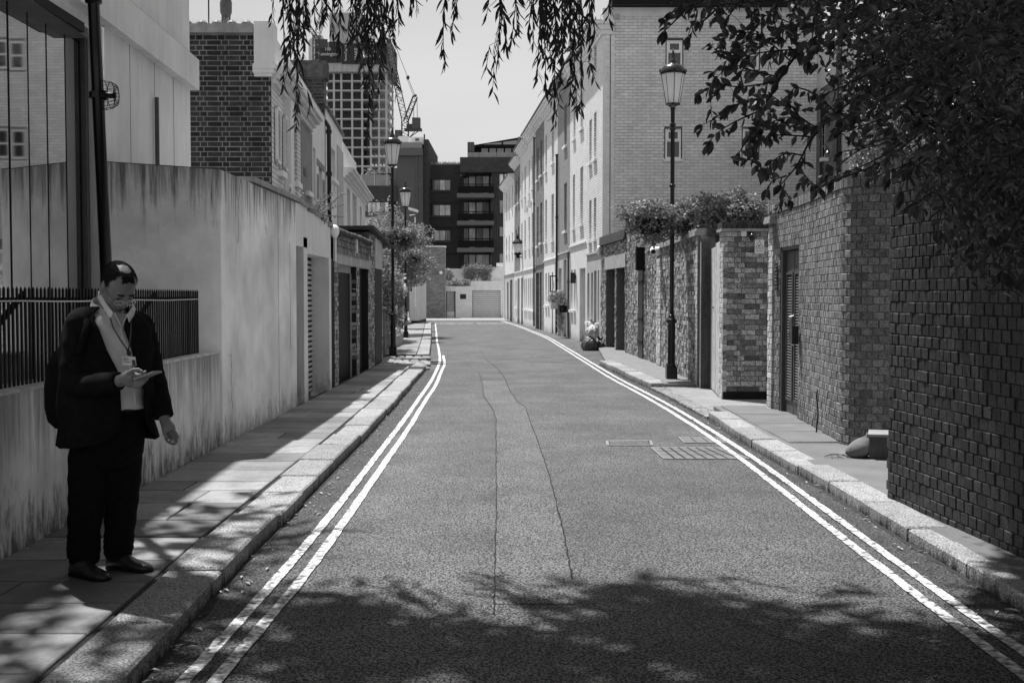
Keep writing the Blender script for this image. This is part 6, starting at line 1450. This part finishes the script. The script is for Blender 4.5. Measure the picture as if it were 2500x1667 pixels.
# ---------------- hanging baskets
def basket(label, lx, ly, lz, dx, r, group='hanging flower baskets on the lamp columns', n=3200, dz=0.0, size=.045):
    T = thing('hanging_basket', label, 'flower basket', (lx + dx, ly, lz), group); c = (lx + dx, ly, lz)
    MB().lathe(c, [(.02, -r * .75), (r * .45, -r * .7), (r * .75, -r * .4), (r * .85, 0), (r * .8, .02)], 16).build('basket', mBLKM, T)
    m_ = MB().tube([(lx, ly, lz + .16), (lx + dx * .6, ly, lz + .2), (lx + dx, ly, lz + .18)], .012, 5)
    for k in range(3): a = k * 2.1; m_.tube([(lx + dx, ly, lz + .18), (lx + dx + r * .8 * cos(a), ly + r * .8 * sin(a), lz)], .004, 3)
    m_.build('bracket', mBLKM, T)
    mb = MB(); mb.nouv = True
    cloud(mb, (c[0], c[1], c[2] + .1 + dz), (r * 1.45, r * 1.3, r * .75), n, size, .2, int(lz * 100) + int(dx * 50)); cloud(mb, (c[0], c[1], c[2] - r * .35), (r * 1.25, r * 1.15, r * .75), n // 2, size, .55, 5 + int(lx * 10)); mb.build('foliage', mSLEAF, T, kind='stuff')
    fl_ = MB(); fl_.nouv = True; qq = random.Random(int(lx * 100))
    for k in range(90):
        a, b = qq.uniform(0, 6.28), qq.uniform(.3, 2.2); p = Vector((c[0], c[1], c[2] + .05)) + Vector((sin(b) * cos(a) * r * 1.4, sin(b) * sin(a) * r * 1.25, cos(b) * r * .85)); s_ = .022; m = orient((qq.gauss(0, 1), qq.gauss(-1, .5), qq.gauss(.4, .5)), 0).to_3x3()
        fl_.add([tuple(p + m @ Vector((0, s_ * cos(t * 1.2566), s_ * sin(t * 1.2566)))) for t in range(5)], [(0, 1, 2, 3, 4)])
    fl_.build('flower', mFLOW, T, kind='stuff')
lx, ly = LA.location.x, LA.location.y
basket('flower basket hanging on the street side of the right lamp column', lx, ly, 2.98, -.40, .37, n=3600, size=.065)
basket('flower basket hanging on the wall side of the right lamp column', lx, ly, 2.98, .33, .33, n=3400, size=.065)
lx, ly = LB_.location.x, LB_.location.y
basket('flower basket left of the lamp column past the crossover', lx, ly, 3.02, -.22, .24, n=2600, size=.05); basket('flower basket right of the lamp column past the crossover', lx, ly, 3.02, .30, .24, n=2600, size=.05)
lx, ly = LC_.location.x, LC_.location.y
basket('flower basket on the farthest lamp column above the rose bush', lx, ly, 2.95, .3, .27, n=2000, size=.06)
# window boxes on the right row
for px, zz, lb, cas in ((1386, 1.25, 'trailing flowers in a hanging planter on the white brick house', 1), (1364, 1.35, 'square planter of flowers under the window of the dark grey house', 0)):
    a = sR(px); c = FR(a, .22, zz); T = thing('window_box', lb, 'flower box', c); MB().fb(FR, a - .35, a + .35, .05, .35, zz - .28, zz - .02).build('box', mWHT if not cas else mBLKM, T)
    mb = MB(); mb.nouv = True; cloud(mb, (c[0], c[1], c[2] + .15), (.2, .45, .25), 1200, .055, .2, px); 
    if cas: cloud(mb, (c[0] - .05, c[1], c[2] - .45), (.16, .4, .6), 1300, .05, .5, px + 1); cloud(mb, (c[0] - .03, c[1], c[2] + .35), (.15, .3, .25), 500, .06, .5, px + 2)
    mb.build('foliage', mSLEAF, T, kind='stuff')
# ---------------- rubbish sacks
def sack(label, c, r, h, mat, seed, group=None):
    T = thing('rubbish_sack', label, 'rubbish sack', c, group); qq = random.Random(seed); rings = []; n = 22; m = 12
    for j in range(m + 1):
        u = j / m; rr = r * lerp([(0, .78), (.12, .96), (.3, 1.0), (.5, .93), (.66, .76), (.8, .5), (.9, .24), (1, .1)], u)
        ring = []
        for k in range(n):
            a = 2 * pi * k / n; w = 1 + .07 * sin(3 * a + seed + 3 * u) + .05 * sin(7 * a - 6 * u) + qq.uniform(-.035, .035)
            ring.append((c[0] + rr * w * cos(a) + .05 * u * r, c[1] + rr * w * sin(a), c[2] + h * u + (qq.uniform(-.012, .012) if j else 0)))
        rings.append(ring)
    MB().loft(rings).build('bag', mat, T)
    tx, ty, tz = c[0] + .05 * r, c[1], c[2] + h
    MB().add([(tx, ty, tz - .03), (tx - .09, ty, tz + .07), (tx - .03, ty + .03, tz + .12), (tx + .02, ty, tz + .04), (tx + .1, ty - .02, tz + .1), (tx + .08, ty, tz + .02)], [(0, 1, 2, 3), (0, 3, 4, 5)]).build('tied_neck', mat, T)
mBAG = M('dark_sack', .09, var=.6, sc=6, rough=.35, bump=.6, bsc=9, spec=.6, bd=.03); mBAGW = M('white_sack', .5, var=.5, sc=7, rough=.4, bump=.6, bsc=10, spec=.5, bd=.03)
sack('large dark glossy rubbish sack standing on the road by the garage pair', (2.27, 33.6, .0), .24, .46, mBAG, 3)
sack('white rubbish sack balanced on top of the dark one', (2.36, 33.7, .38), .2, .42, mBAGW, 5)
sack('small black rubbish sack squeezed between the other sacks and the wall', (2.58, 33.8, .0), .17, .3, M('black_sack', .02, var=.5, rough=.3, bump=.5, bsc=9, spec=.6), 8)
# ================================================================ the standing man
mSKIN = M('skin', .26, var=.12, sc=18, rough=.5, bump=.15, bsc=160, spec=.4); mSUIT = M('black_suit_cloth', .014, var=.3, sc=30, rough=.95, bump=.3, bsc=220, spec=.06)
mTROU = M('dark_trouser_cloth', .011, var=.3, sc=30, rough=.95, bump=.3, bsc=220, spec=.06); mSHIRT = M('white_shirt_cloth', .8, var=.1, sc=9, rough=.8, bump=.25, bsc=14, bd=.02)
mHAIR = M('dark_hair', .015, var=.4, sc=80, spec=.1, rough=.95, bump=.6, bsc=220); mSHOE = M('worn_black_leather', .022, var=.4, sc=20, rough=.4, bump=.2, spec=.5)
YM = 6.1
pp = lambda px, py, Y=YM: V(px, py, Y)
foot = G(262, 1405, .1)
PM = thing('person', 'man in dark suit and open white shirt looking down at his phone on the pavement', 'person', (foot[0], foot[1], .1))
fx, lx_ = Vector((.62, -.78, 0)), Vector((.78, .62, 0))
hf = Vector((.72, -.69, 0)).normalized(); pit = radians(44)
HF = hf * cos(pit) + Vector((0, 0, -sin(pit))); HU = hf * sin(pit) + Vector((0, 0, cos(pit))); HS = HU.cross(HF).normalized() * 1
HC = pp(289, 700, 6.02)
def H(x, s, u): return HC + HF * x + HS * s + HU * u
SL = [(-.128, .046, .02, .02), (-.119, .043, .038, .034), (-.10, .032, .057, .050), (-.075, .018, .074, .060), (-.045, .006, .085, .067), (-.015, -.002, .094, .072), (.015, -.006, .100, .075), (.045, -.008, .101, .076), (.072, -.010, .094, .070), (.094, -.012, .076, .057), (.108, -.012, .052, .039), (.116, -.012, .022, .017)]
def headring(row, k=1.0, n=28, add=0):
    u, x0, rx, w = row; R_ = []
    for i in range(n):
        a = 2 * pi * i / n; c, s = cos(a), sin(a); e = .9
        R_.append(H(x0 + (rx * k + add) * (abs(c) ** e) * (1 if c > 0 else -1), (w * k + add) * (abs(s) ** e) * (1 if s > 0 else -1), u + add * .6 * (u > 0)))
    return R_
def ori(x, y, z): return Matrix((x, y, z)).transposed()
HO = ori(HF, HS, HU)
B = MB()
B.loft([headring(r) for r in SL])
B.tube([H(.086, 0, .028), H(.098, 0, .005), H(.112, 0, -.022), H(.112, 0, -.036), H(.096, 0, -.042)], [.008, .0095, .012, .014, .008], 10)
B.ball(H(.099, .013, -.036), .011, .008, .008, 8, 6, HO); B.ball(H(.099, -.013, -.036), .011, .008, .008, 8, 6, HO)
B.ball(H(.083, 0, .030), .015, .052, .013, 14, 8, HO)
for s in (-1, 1):
    B.ball(H(.080, .032 * s, .004), .013, .019, .013, 12, 8, HO); B.ball(H(.06, .042 * s, -.030), .024, .022, .022, 12, 8, HO)
    B.ball(H(-.014, .076 * s, -.004), .022, .009, .034, 12, 8, HO); B.ball(H(-.010, .074 * s, -.034), .012, .008, .012, 8, 6, HO)
B.ball(H(.088, 0, -.064), .013, .026, .0065, 12, 6, HO); B.ball(H(.086, 0, -.078), .013, .022, .008, 12, 6, HO); B.ball(H(.074, 0, -.108), .018, .022, .016, 10, 8, HO)
nb = pp(262, 765, 6.13)
B.tube([H(-.01, 0, -.03), H(-.025, 0, -.085), nb.lerp(H(-.02, 0, -.08), .45), nb, nb - Vector((0, 0, .06))], [.066, .062, .060, .070, .10], 18)
chest = pp(262, 850, 6.12)
def ellring(c, a, b, n=24, sx=1): return [c + lx_ * (a * sin(2 * pi * i / n)) + fx * (b * cos(2 * pi * i / n)) for i in range(n)]
B.loft([ellring(pp(262, y, 6.12), a, b) for y, a, b in ((760, .09, .07), (785, .17, .10), (850, .185, .12), (930, .18, .13), (1010, .175, .13), (1090, .175, .12), (1130, .12, .09))])
for pts, rs in (([pp(215, 1085, 6.1), pp(208, 1235, 6.1), pp(203, 1385, 6.15)], [.08, .06, .045]), ([pp(300, 1085, 6.2), pp(297, 1235, 6.22), pp(290, 1375, 6.28)], [.08, .06, .045])): B.tube(pts, rs, 12)
# arms: right one bent across the front, left one hanging
shR, elR, wrR = pp(192, 800, 5.98), pp(176, 932, 5.93), pp(292, 930, 5.74)
shL, elL, wrL = pp(345, 805, 6.22), pp(374, 915, 6.27), pp(401, 1020, 6.18)
B.tube([shR, elR], [.055, .048], 12); B.tube([elR, wrR, pp(300, 928, 5.725)], [.048, .032, .031], 12); B.tube([shL, elL], [.055, .046], 12); B.tube([elL, wrL, pp(403, 1030, 6.175)], [.046, .029, .028], 12)
# right hand holds the phone: palm, four fingers round the back, thumb on the near edge
ph0, ph1 = pp(350, 918, 5.66), pp(390, 905, 5.62)
palm = [pp(300, 926, 5.72), pp(314, 921, 5.70), pp(331, 921, 5.685)]
B.tube(palm, [.030, .036, .032], 12); B.ball(pp(320, 930, 5.69), .042, .024, .034, 12, 8)
for k, (y0, x1, y1, x2, y2, r) in enumerate(((910, 347, 914, 357, 905, .0095), (921, 352, 925, 365, 914, .0098), (931, 349, 935, 362, 921, .0095), (940, 343, 942, 354, 928, .0085))):
    B.tube([pp(326, y0 + 3, 5.68), pp(x1 - 8, y1 + 2, 5.655 + .006 * k), pp(x1, y1, 5.645 + .005 * k), pp(x2, y2, 5.66 + .005 * k)], [r * 1.15, r * 1.05, r, r * .8], 8)
B.tube([pp(312, 912, 5.675), pp(326, 903, 5.65), pp(338, 902, 5.635), pp(349, 908, 5.63)], [.014, .0115, .010, .008], 8)
# left hand, fingers loosely curled, cigarette between first two
B.tube([pp(403, 1028, 6.175), pp(410, 1042, 6.165), pp(417, 1056, 6.155)], [.028, .036, .031], 12)
B.ball(pp(413, 1047, 6.16), .036, .022, .038, 12, 8)
for k, (x0, y0, x1, y1, x2, y2, x3, y3, r) in enumerate(((426, 1053, 434, 1066, 433, 1077, 426, 1084, .0095), (421, 1058, 428, 1073, 424, 1084, 417, 1083, .0098), (415, 1060, 419, 1075, 413, 1081, 407, 1076, .0092), (409, 1058, 411, 1070, 406, 1074, 402, 1069, .008))):
    z_ = 6.15 - .012 + k * .012; B.tube([pp(x0, y0, z_), pp(x1, y1, z_ - .012), pp(x2, y2, z_ - .02), pp(x3, y3, z_ - .01)], [r * 1.15, r * 1.05, r, r * .78], 8)
B.tube([pp(402, 1036, 6.15), pp(400, 1052, 6.13), pp(404, 1064, 6.12), pp(410, 1070, 6.12)], [.014, .0115, .0105, .008], 8)
def remesh(mb, vox, smooth=4):
    me = mb.mesh('tmp'); o = bpy.data.objects.new('tmp', me); COL.objects.link(o)
    m = o.modifiers.new('r', 'REMESH'); m.mode = 'VOXEL'; m.voxel_size = vox
    if smooth: s_ = o.modifiers.new('s', 'SMOOTH'); s_.factor = .5; s_.iterations = smooth
    bpy.context.view_layer.update(); me2 = bpy.data.meshes.new_from_object(o.evaluated_get(bpy.context.evaluated_depsgraph_get())); bpy.data.objects.remove(o); return me2
def place(me, name, mat, parent, sm=True):
    me.transform(Matrix.Translation(-worldloc(parent))); me.materials.clear(); me.materials.append(mat); me.name = name
    if sm: me.polygons.foreach_set('use_smooth', [True] * len(me.polygons))
    o = bpy.data.objects.new(name, me); COL.objects.link(o); o.parent = parent; return o
B.nouv = True; place(remesh(B, .0042, 3), 'body', mSKIN, PM)
# hair: a fringe round the sides and back, a thin tuft on top, bald crown
qh = random.Random(2); hb = MB(); hb.nouv = True; fine = []
for i in range(len(SL) - 1):
    for t in (0, .25, .5, .75): fine.append(tuple(a + (b - a) * t for a, b in zip(SL[i], SL[i + 1])))
n = 48; rings = [headring(r, 1, n, .006) for r in fine]; inn = [headring(r, 1, n, -.002) for r in fine]
def hairy(i, k):
    u = fine[i][0]; a = 2 * pi * (k + .5) / n; x = fine[i][1] + fine[i][2] * cos(a); s = fine[i][3] * sin(a)
    if u > .07:
        if u > .1 and -.05 < x < .006 and abs(s) < .028: return False
        return x < .03 or (x < .068 and abs(s) < .030)
    if u < -.075 or x > .03: return False
    if u < -.02: return x < -.035
    if u < .01: return x < .0
    return x < .022
for i in range(len(fine) - 1):
    for k in range(n):
        if hairy(i, k):
            j = (k + 1) % n; hb.quad(*(p + Vector((qh.uniform(-1, 1), qh.uniform(-1, 1), qh.uniform(-1, 1))) * .0008 for p in (rings[i][k], rings[i][j], rings[i + 1][j], rings[i + 1][k])))
            if qh.random() < .95: # strands give the edge a ragged outline
                p = rings[i][k]; d = (p - H(0, 0, 0)).normalized(); e = p + d * .004 + HU * -.012 + Vector((qh.uniform(-.004, .004), qh.uniform(-.004, .004), 0)) - HF * .008
                hb.quad(p, p + HU * .003, e + HU * .001, e)
for k in (-1, 1): hb.tube([H(.098, .012 * k, .026), H(.1, .03 * k, .031), H(.088, .05 * k, .024)], [.003, .004, .002], 5)
hb.build('hair', mHAIR, PM)
MB().tube([H(.0965, -.023, -.0755), H(.1025, -.01, -.0705), H(.104, 0, -.0695), H(.1025, .01, -.0705), H(.0965, .023, -.0755)], [.0015, .0022, .0024, .0022, .0015], 6).build('mouth_line', mHAIR, PM)
for s_i in (-1, 1): MB().tube([H(.088, .018 * s_i, .0), H(.0935, .032 * s_i, -.003), H(.088, .046 * s_i, .0)], [.0012, .002, .0012], 6).build('eyelid_line', mHAIR, PM)
# spectacles low on the nose
gm = M('spectacle_rim', .75, rough=.2, bump=0, spec=.8); sp = MB()
gx_, gu = .112, -.012
for s in (-1, 1):
    c = H(gx_, .034 * s, gu); sp.tube([c + HS * (.026 * cos(t)) + HU * (.0155 * sin(t)) - HF * (.006 * (cos(t) * s) ** 2) for t in [2 * pi * i / 20 for i in range(21)]], .0021, 6, False)
    arm_ = MB().tube([H(gx_ - .003, .060 * s, gu + .006), H(.05, .078 * s, gu + .012), H(-.015, .082 * s, .016)], .0012, 5); arm_.build('spectacle_arm', mBLKM, PM)
sp.tube([H(gx_, -.010, gu + .004), H(gx_ + .004, 0, gu + .007), H(gx_, .010, gu + .004)], .0018, 5)
SPc = sp.build('spectacles', gm, PM)
ln = MB()
for s in (-1, 1):
    c = H(gx_ - .001, .034 * s, gu); ln.add([c] + [c + HS * (.025 * cos(t)) + HU * (.0145 * sin(t)) for t in [2 * pi * i / 16 for i in range(16)]], [(0, 1 + i, 1 + (i + 1) % 16) for i in range(16)])
ml = bpy.data.materials.new('lens_glass'); ml.use_nodes = True; nn_ = ml.node_tree.nodes; nn_.clear(); a_ = nn_.new('ShaderNodeBsdfTransparent'); b_ = nn_.new('ShaderNodeBsdfGlossy'); b_.inputs['Roughness'].default_value = .05; m_ = nn_.new('ShaderNodeMixShader'); m_.inputs[0].default_value = .22; o_ = nn_.new('ShaderNodeOutputMaterial')
ml.node_tree.links.new(a_.outputs[0], m_.inputs[1]); ml.node_tree.links.new(b_.outputs[0], m_.inputs[2]); ml.node_tree.links.new(m_.outputs[0], o_.inputs[0]); ln.build('lens', ml, SPc)
# shirt
def fold(p, amp, s=1.): return p + Vector((sin(p.z * 37 * s + p.x * 21) + .6 * sin(p.z * 71 * s - p.x * 60), cos(p.z * 29 * s - p.x * 17) + .6 * sin(p.z * 63 * s + p.x * 55), 0)) * amp
sh = MB(); sh.loft([[fold(p, .0055) for p in ellring(pp(264, y, 6.115), a, b, 60)] for y, a, b in (lambda T_: [tuple(T_[i][j] + (T_[i + 1][j] - T_[i][j]) * k / 5 for j in range(3)) for i in range(len(T_) - 1) for k in range(5)] + [T_[-1]])(((764, .10, .075), (775, .15, .10), (795, .185, .125), (830, .20, .147), (880, .202, .158), (930, .205, .168), (975, .20, .166), (992, .197, .16), (998, .19, .15)))])
SHp = sh.build('shirt', mSHIRT, PM, sm=True)
# open collar: two folded flaps
col = MB()
cn = nb + Vector((0, 0, .012))
def cr_(th, r, dz): return cn + (fx * cos(th) + lx_ * sin(th)) * r + Vector((0, 0, dz))
for s in (-1, 1):
    up_ = [cr_(s * t, .078, .052 - .030 * cos(t) - .004) for t in [.42 + .34 * i for i in range(9)]]; dn = [cr_(s * t, .098 + .012 * max(0, cos(t)), .0 - .045 * max(0, cos(t)) * (1 if t < 1.2 else .3)) for t in [.42 + .34 * i for i in range(9)]]
    for i in range(8): col.quad(up_[i], up_[i + 1], dn[i + 1], dn[i])
    col.add([up_[0], dn[0], cr_(s * .62, .125, -.085)], [(0, 1, 2)]); col.add([dn[0], dn[1], cr_(s * .62, .13, -.085)], [(0, 1, 2)])
oc = col.build('collar', mSHIRT, SHp); md = oc.modifiers.new('t', 'SOLIDIFY'); md.thickness = .003
for pts in ([(241, 710, 6.10), (248, 721, 6.02), (262, 744, 5.97), (277, 764, 5.938), (270, 776, 5.93), (257, 757, 5.98), (240, 729, 6.07)], [(326, 744, 6.07), (318, 756, 6.0), (311, 768, 5.955), (316, 786, 5.945), (327, 770, 5.98), (332, 754, 6.06)]):
    m_ = MB().add([pp(*p) for p in pts], [tuple(range(len(pts)))]).build('collar_point', mSHIRT, SHp); md = m_.modifiers.new('t', 'SOLIDIFY'); md.thickness = .004
MB().add([pp(279, 763, 5.945), pp(312, 766, 5.965), pp(297, 796, 5.942)], [(0, 1, 2)]).build('open_neck', mSKIN, PM)
MB().tube([pp(279, 763, 5.942), pp(297, 797, 5.936), pp(312, 766, 5.96)], .0035, 5).build('shirt_front_edge', mSHIRT, SHp)
pk = MB()
pk.tube([pp(294, 802, 5.955), pp(306, 850, 5.938), pp(318, 900, 5.93), pp(330, 985, 5.935)], .004, 4).build('placket', mSHIRT, SHp)
# jacket body, open in front
J = [(752, 262, .085, .075, -62, 50), (762, 262, .145, .10, -52, 36), (776, 262, .20, .13, -42, 16), (800, 262, .228, .155, -33, 8), (850, 262, .238, .172, -23, 17), (900, 262, .24, .18, -13, 25), (950, 262, .242, .186, -8, 31), (990, 262, .246, .19, -7, 36), (1030, 263, .252, .195, -10, 42), (1055, 264, .256, .20, -19, 47), (1072, 265, .258, .202, -34, 62), (1082, 265, .258, .202, -58, 100)]
rings = []; n = 40
for (py, cx, a, b, t0, t1) in J:
    c = pp(cx, py, 6.12); t0, t1 = radians(t0 + 9), radians(t1 - 2); r_ = []
    for i in range(n + 1):
        t = t1 + (2 * pi + t0 - t1) * i / n; p = c + lx_ * (a * sin(t)) + fx * (b * cos(t)); p = fold(p, .006 + .004 * (py > 900), .6)
        if i in (0, n): p = p + fx * .008
        r_.append(p)
    rings.append(r_)
jm = MB(); jm.loft(rings, cap=False, closed=False); jo = jm.build('jacket', mSUIT, PM, sm=True); md = jo.modifiers.new('t', 'SOLIDIFY'); md.thickness = .01
# lapels
JUNK = '''
lp = MB()
for (e0, pts) in ((0, [(252, 758, 6.02), (270, 800, 5.925), (283, 860, 5.91), (297, 925, 5.905), (268, 860, 5.905), (252, 815, 5.92), (240, 790, 5.95)]), (1, [(318, 765, 6.06), (323, 800, 5.97), (334, 855, 5.945), (348, 930, 5.95), (350, 865, 5.965), (345, 815, 5.99), (335, 785, 6.03)])):
    P = [pp(*p) for p in pts]; lp.add(P, [(0, 1, 6), (1, 5, 6), (1, 4, 5), (1, 2, 4), (2, 3, 4)])
ol = lp.build('lapel', mSUIT, jo); md = ol.modifiers.new('t', 'SOLIDIFY'); md.thickness = .006
'''
sl_ = MB()
def sleeve(P, rs, n=20):
    pts, rr = [], []
    for i in range(len(P) - 1):
        for k in range(8): t = k / 8; pts.append(P[i].lerp(P[i + 1], t)); rr.append((rs[i] + (rs[i + 1] - rs[i]) * t) * (1 + .03 * sin(i * 8 + k * 2.1)))
    pts.append(P[-1]); rr.append(rs[-1])
    for _ in range(2): pts = [pts[0]] + [(pts[i - 1] + pts[i] * 2 + pts[i + 1]) / 4 for i in range(1, len(pts) - 1)] + [pts[-1]]
    sl_.tube(pts, rr, n)
sleeve([pp(222, 772, 6.03), pp(196, 785, 5.99), elR + Vector((0, .0, .0)), pp(210, 942, 5.87), pp(291, 930, 5.74)], [.058, .076, .070, .064, .048])
sleeve([pp(318, 778, 6.18), pp(343, 792, 6.22), elL, wrL + Vector((0, 0, .005))], [.052, .072, .065, .053])
sl_.ball(elR, .067, .064, .067, 14, 10)
sl_.nouv = True; place(remesh(sl_, .008, 2), 'sleeve', mSUIT, jo)
# trousers
tr = MB()
def leg(rows):
    for a in range(1): pass
    P, rr = [], []
    for i in range(len(rows) - 1):
        for k in range(6):
            t = k / 6; q0, q1 = rows[i], rows[i + 1]; P.append(pp(q0[0] + (q1[0] - q0[0]) * t, q0[1] + (q1[1] - q0[1]) * t, q0[2] + (q1[2] - q0[2]) * t)); y = q0[1] + (q1[1] - q0[1]) * t
            rr.append((q0[3] + (q1[3] - q0[3]) * t) * (1 + (.035 * sin(y * .13) if y < 1290 else .06 * sin(y * .42))))
    P.append(pp(*rows[-1][:3])); rr.append(rows[-1][3]); tr.tube(P, rr, 22)
leg([(226, 1080, 6.12, .118), (217, 1140, 6.1, .108), (209, 1235, 6.09, .090), (205, 1300, 6.12, .086), (204, 1345, 6.14, .088), (208, 1376, 6.15, .074)])
leg([(292, 1080, 6.2, .118), (300, 1140, 6.2, .102), (297, 1235, 6.21, .086), (291, 1300, 6.25, .081), (289, 1340, 6.27, .080), (286, 1362, 6.28, .066)])
tr.loft([ellring(pp(263, y, 6.13), a, b, 28) for y, a, b in ((975, .18, .14), (1000, .192, .150), (1060, .20, .155), (1110, .19, .145), (1140, .12, .1))])
tr.nouv = True; place(remesh(tr, .009, 3), 'trousers', mTROU, PM)
MB().loft([ellring(pp(263, y, 6.125), a, b, 30) for y, a, b in ((985, .199, .160), (1000, .201, .162))]).build('belt', mSHOE, PM)
# shoes
def shoe(heel, d, L):
    d = Vector(d).normalized(); s = Vector((d.y, -d.x, 0)); h0 = Vector(heel); rows = ((0, .028, .075), (.03, .036, .09), (.3 * L, .040, .098), (.42 * L, .040, .085), (.58 * L, .046, .062), (.74 * L, .050, .05), (.88 * L, .042, .042), (.96 * L, .028, .034), (L, .012, .024)); rg = []
    for t, w, h in rows:
        c = h0 + d * t; rg.append([c + s * (w * cos(a)) * (1 if sin(a) > 0 else 1.04) + Vector((0, 0, max(.012, h * .5 + h * .55 * sin(a)) if sin(a) > -.3 else .012)) for a in [2 * pi * i / 18 for i in range(18)]])
    o = MB().loft(rg).build('shoe', mSHOE, PM, sm=True)
    so_ = [[h0 + d * t + s * (w + .004) * q_ + Vector((0, 0, z)) for q_, z in ((-1, 0), (1, 0), (1, .014), (-1, .014))] for t, w, h in rows]; MB().loft(so_).build('sole', mBLKM, o)
    lc = MB()
    for k in range(4): c = h0 + d * (.36 + .06 * k) * L; zz = .095 - .012 * k; lc.tube([c - s * .022 + Vector((0, 0, zz - .008)), c + Vector((0, 0, zz + .004)), c + s * .022 + Vector((0, 0, zz - .008))], .0022, 4)
    lc.tube([h0 + d * .36 * L + Vector((0, 0, .1)), h0 + d * .33 * L + s * .03 + Vector((0, 0, .115)), h0 + d * .38 * L + s * .045 + Vector((0, 0, .09))], .002, 4); lc.build('lace', mHAIR, o)
h1 = G(178, 1402, .1); shoe((h1[0], h1[1], .1), (.86, -.5, 0), .275)
h2 = G(266, 1386, .1); shoe((h2[0], h2[1], .1), (.95, -.3, 0), .275)
# things he carries
T = thing('mobile_phone', 'pale-backed mobile phone held flat in the man\'s right hand', 'phone', tuple(ph0))
d = (ph1 - pp(346, 922, 5.66)); d.normalize(); s = Vector((.35, -.9, .25)).normalized(); s = (s - d * s.dot(d)).normalized(); nrm = d.cross(s)
c0 = pp(343, 921, 5.665); vs = []
for zz in (0, .009):
    for a, b in ((0, -.03), (.004, -.034), (.126, -.034), (.13, -.03), (.13, .03), (.126, .034), (.004, .034), (0, .03)): vs.append(c0 + d * (a - .02) + s * b + nrm * zz)
MB().add(vs, [tuple(range(7, -1, -1)), tuple(range(8, 16))] + [(i, (i + 1) % 8, 8 + (i + 1) % 8, 8 + i) for i in range(8)]).build('phone_case', M('phone_case', .4, rough=.35, bump=0), T)
sg_ = 1 if nrm.z > 0 else -1
MB().add([c0 + d * (a - .02) + s * b + nrm * (.0098 if sg_ > 0 else -.0008) for a, b in ((.006, -.029), (.124, -.029), (.124, .029), (.006, .029))], [(0, 1, 2, 3)]).build('screen', mPANE, T)
T = thing('cigarette', 'lit cigarette between the fingers of the man\'s lowered left hand', 'cigarette', tuple(pp(430, 1081, 6.12)))
MB().tube([pp(421, 1077, 6.125), pp(437, 1085, 6.115)], .0035, 8).build('paper', M('cigarette_paper', .55, rough=.8, bump=0), T)
T = thing('lanyard_badge', 'white photo identity card hanging from a dark lanyard on the man\'s shirt', 'badge', tuple(pp(313, 880, 5.92)))
MB().tube([pp(268, 772, 6.0), pp(276, 800, 5.945), pp(293, 828, 5.93), pp(308, 850, 5.92), pp(313, 862, 5.915)], .004, 5).tube([pp(320, 775, 6.02), pp(320, 810, 5.955), pp(316, 840, 5.925), pp(312, 862, 5.915)], .004, 5).build('lanyard', M('lanyard', .09, rough=.8, bump=0), T)
MB().ball(pp(314, 862, 5.912), .012, .008, .014, 8, 6).tube([pp(313, 850, 5.914), pp(318, 868, 5.908)], .005, 5).build('clip', mBLK, T)
cw = [pp(297, 869, 5.912), pp(330, 871, 5.90), pp(333, 893, 5.898), pp(299, 891, 5.91)]; ce = MB().add(cw + [p + Vector((0, .003, 0)) for p in cw], [(0, 1, 2, 3), (7, 6, 5, 4), (0, 4, 5, 1), (1, 5, 6, 2), (2, 6, 7, 3), (3, 7, 4, 0)]).build('card', mFRAME, T)
bi = lambda u, v: (cw[0] * (1 - u) + cw[1] * u) * (1 - v) + (cw[3] * (1 - u) + cw[2] * u) * v + Vector((0, -.0012, 0))
pr_ = MB().quad(bi(.72, .35), bi(.97, .35), bi(.97, .98), bi(.72, .98)); pr_.build('portrait', mLEAD, T)
for v, w in ((.12, .35), (.28, .5), (.42, .4), (.6, .55)): MB().quad(bi(.06, v), bi(.06 + w, v), bi(.06 + w, v + .06), bi(.06, v + .06)).build('print_line', mLEAD, T)
T = thing('backpack', 'full black backpack on the back of the standing man', 'backpack', tuple(pp(165, 950, 6.3)))
bp = MB(); bk = -fx
rg = []
for py, o_, a, b in ((838, .22, .03, .03), (845, .23, .09, .06), (865, .245, .13, .085), (900, .26, .15, .105), (950, .27, .16, .12), (1000, .275, .16, .12), (1035, .265, .145, .105), (1052, .25, .11, .07), (1058, .24, .05, .03)):
    c = pp(262, py, 6.12) + bk * (o_ + .03) - lx_ * .07; rg.append([fold(c + lx_ * (a * abs(cos(t)) ** .7 * (1 if cos(t) > 0 else -1)) + bk * (b * abs(sin(t)) ** .8 * (1 if sin(t) > 0 else -1)), .004) for t in [2 * pi * i / 24 for i in range(24)]])
bp.loft(rg).build('pack', mSUIT, T, sm=True)
MB().tube([pp(262, 860, 6.12) + bk * .2 - lx_ * .13, pp(262, 775, 6.12) + bk * .13 - lx_ * .14, pp(262, 757, 6.12) - lx_ * .13, pp(262, 790, 6.12) + fx * .14 - lx_ * .15, pp(262, 860, 6.12) + fx * .15 - lx_ * .20], .02, 8).build('strap', mSUIT, T, sm=True)
MB().tube([pp(262, 880, 6.12) + bk * .32 - lx_ * .12, pp(262, 862, 6.12) + bk * .31 - lx_ * .12], .006, 6).build('zip_pull', MP('steel_handle', .3), T)
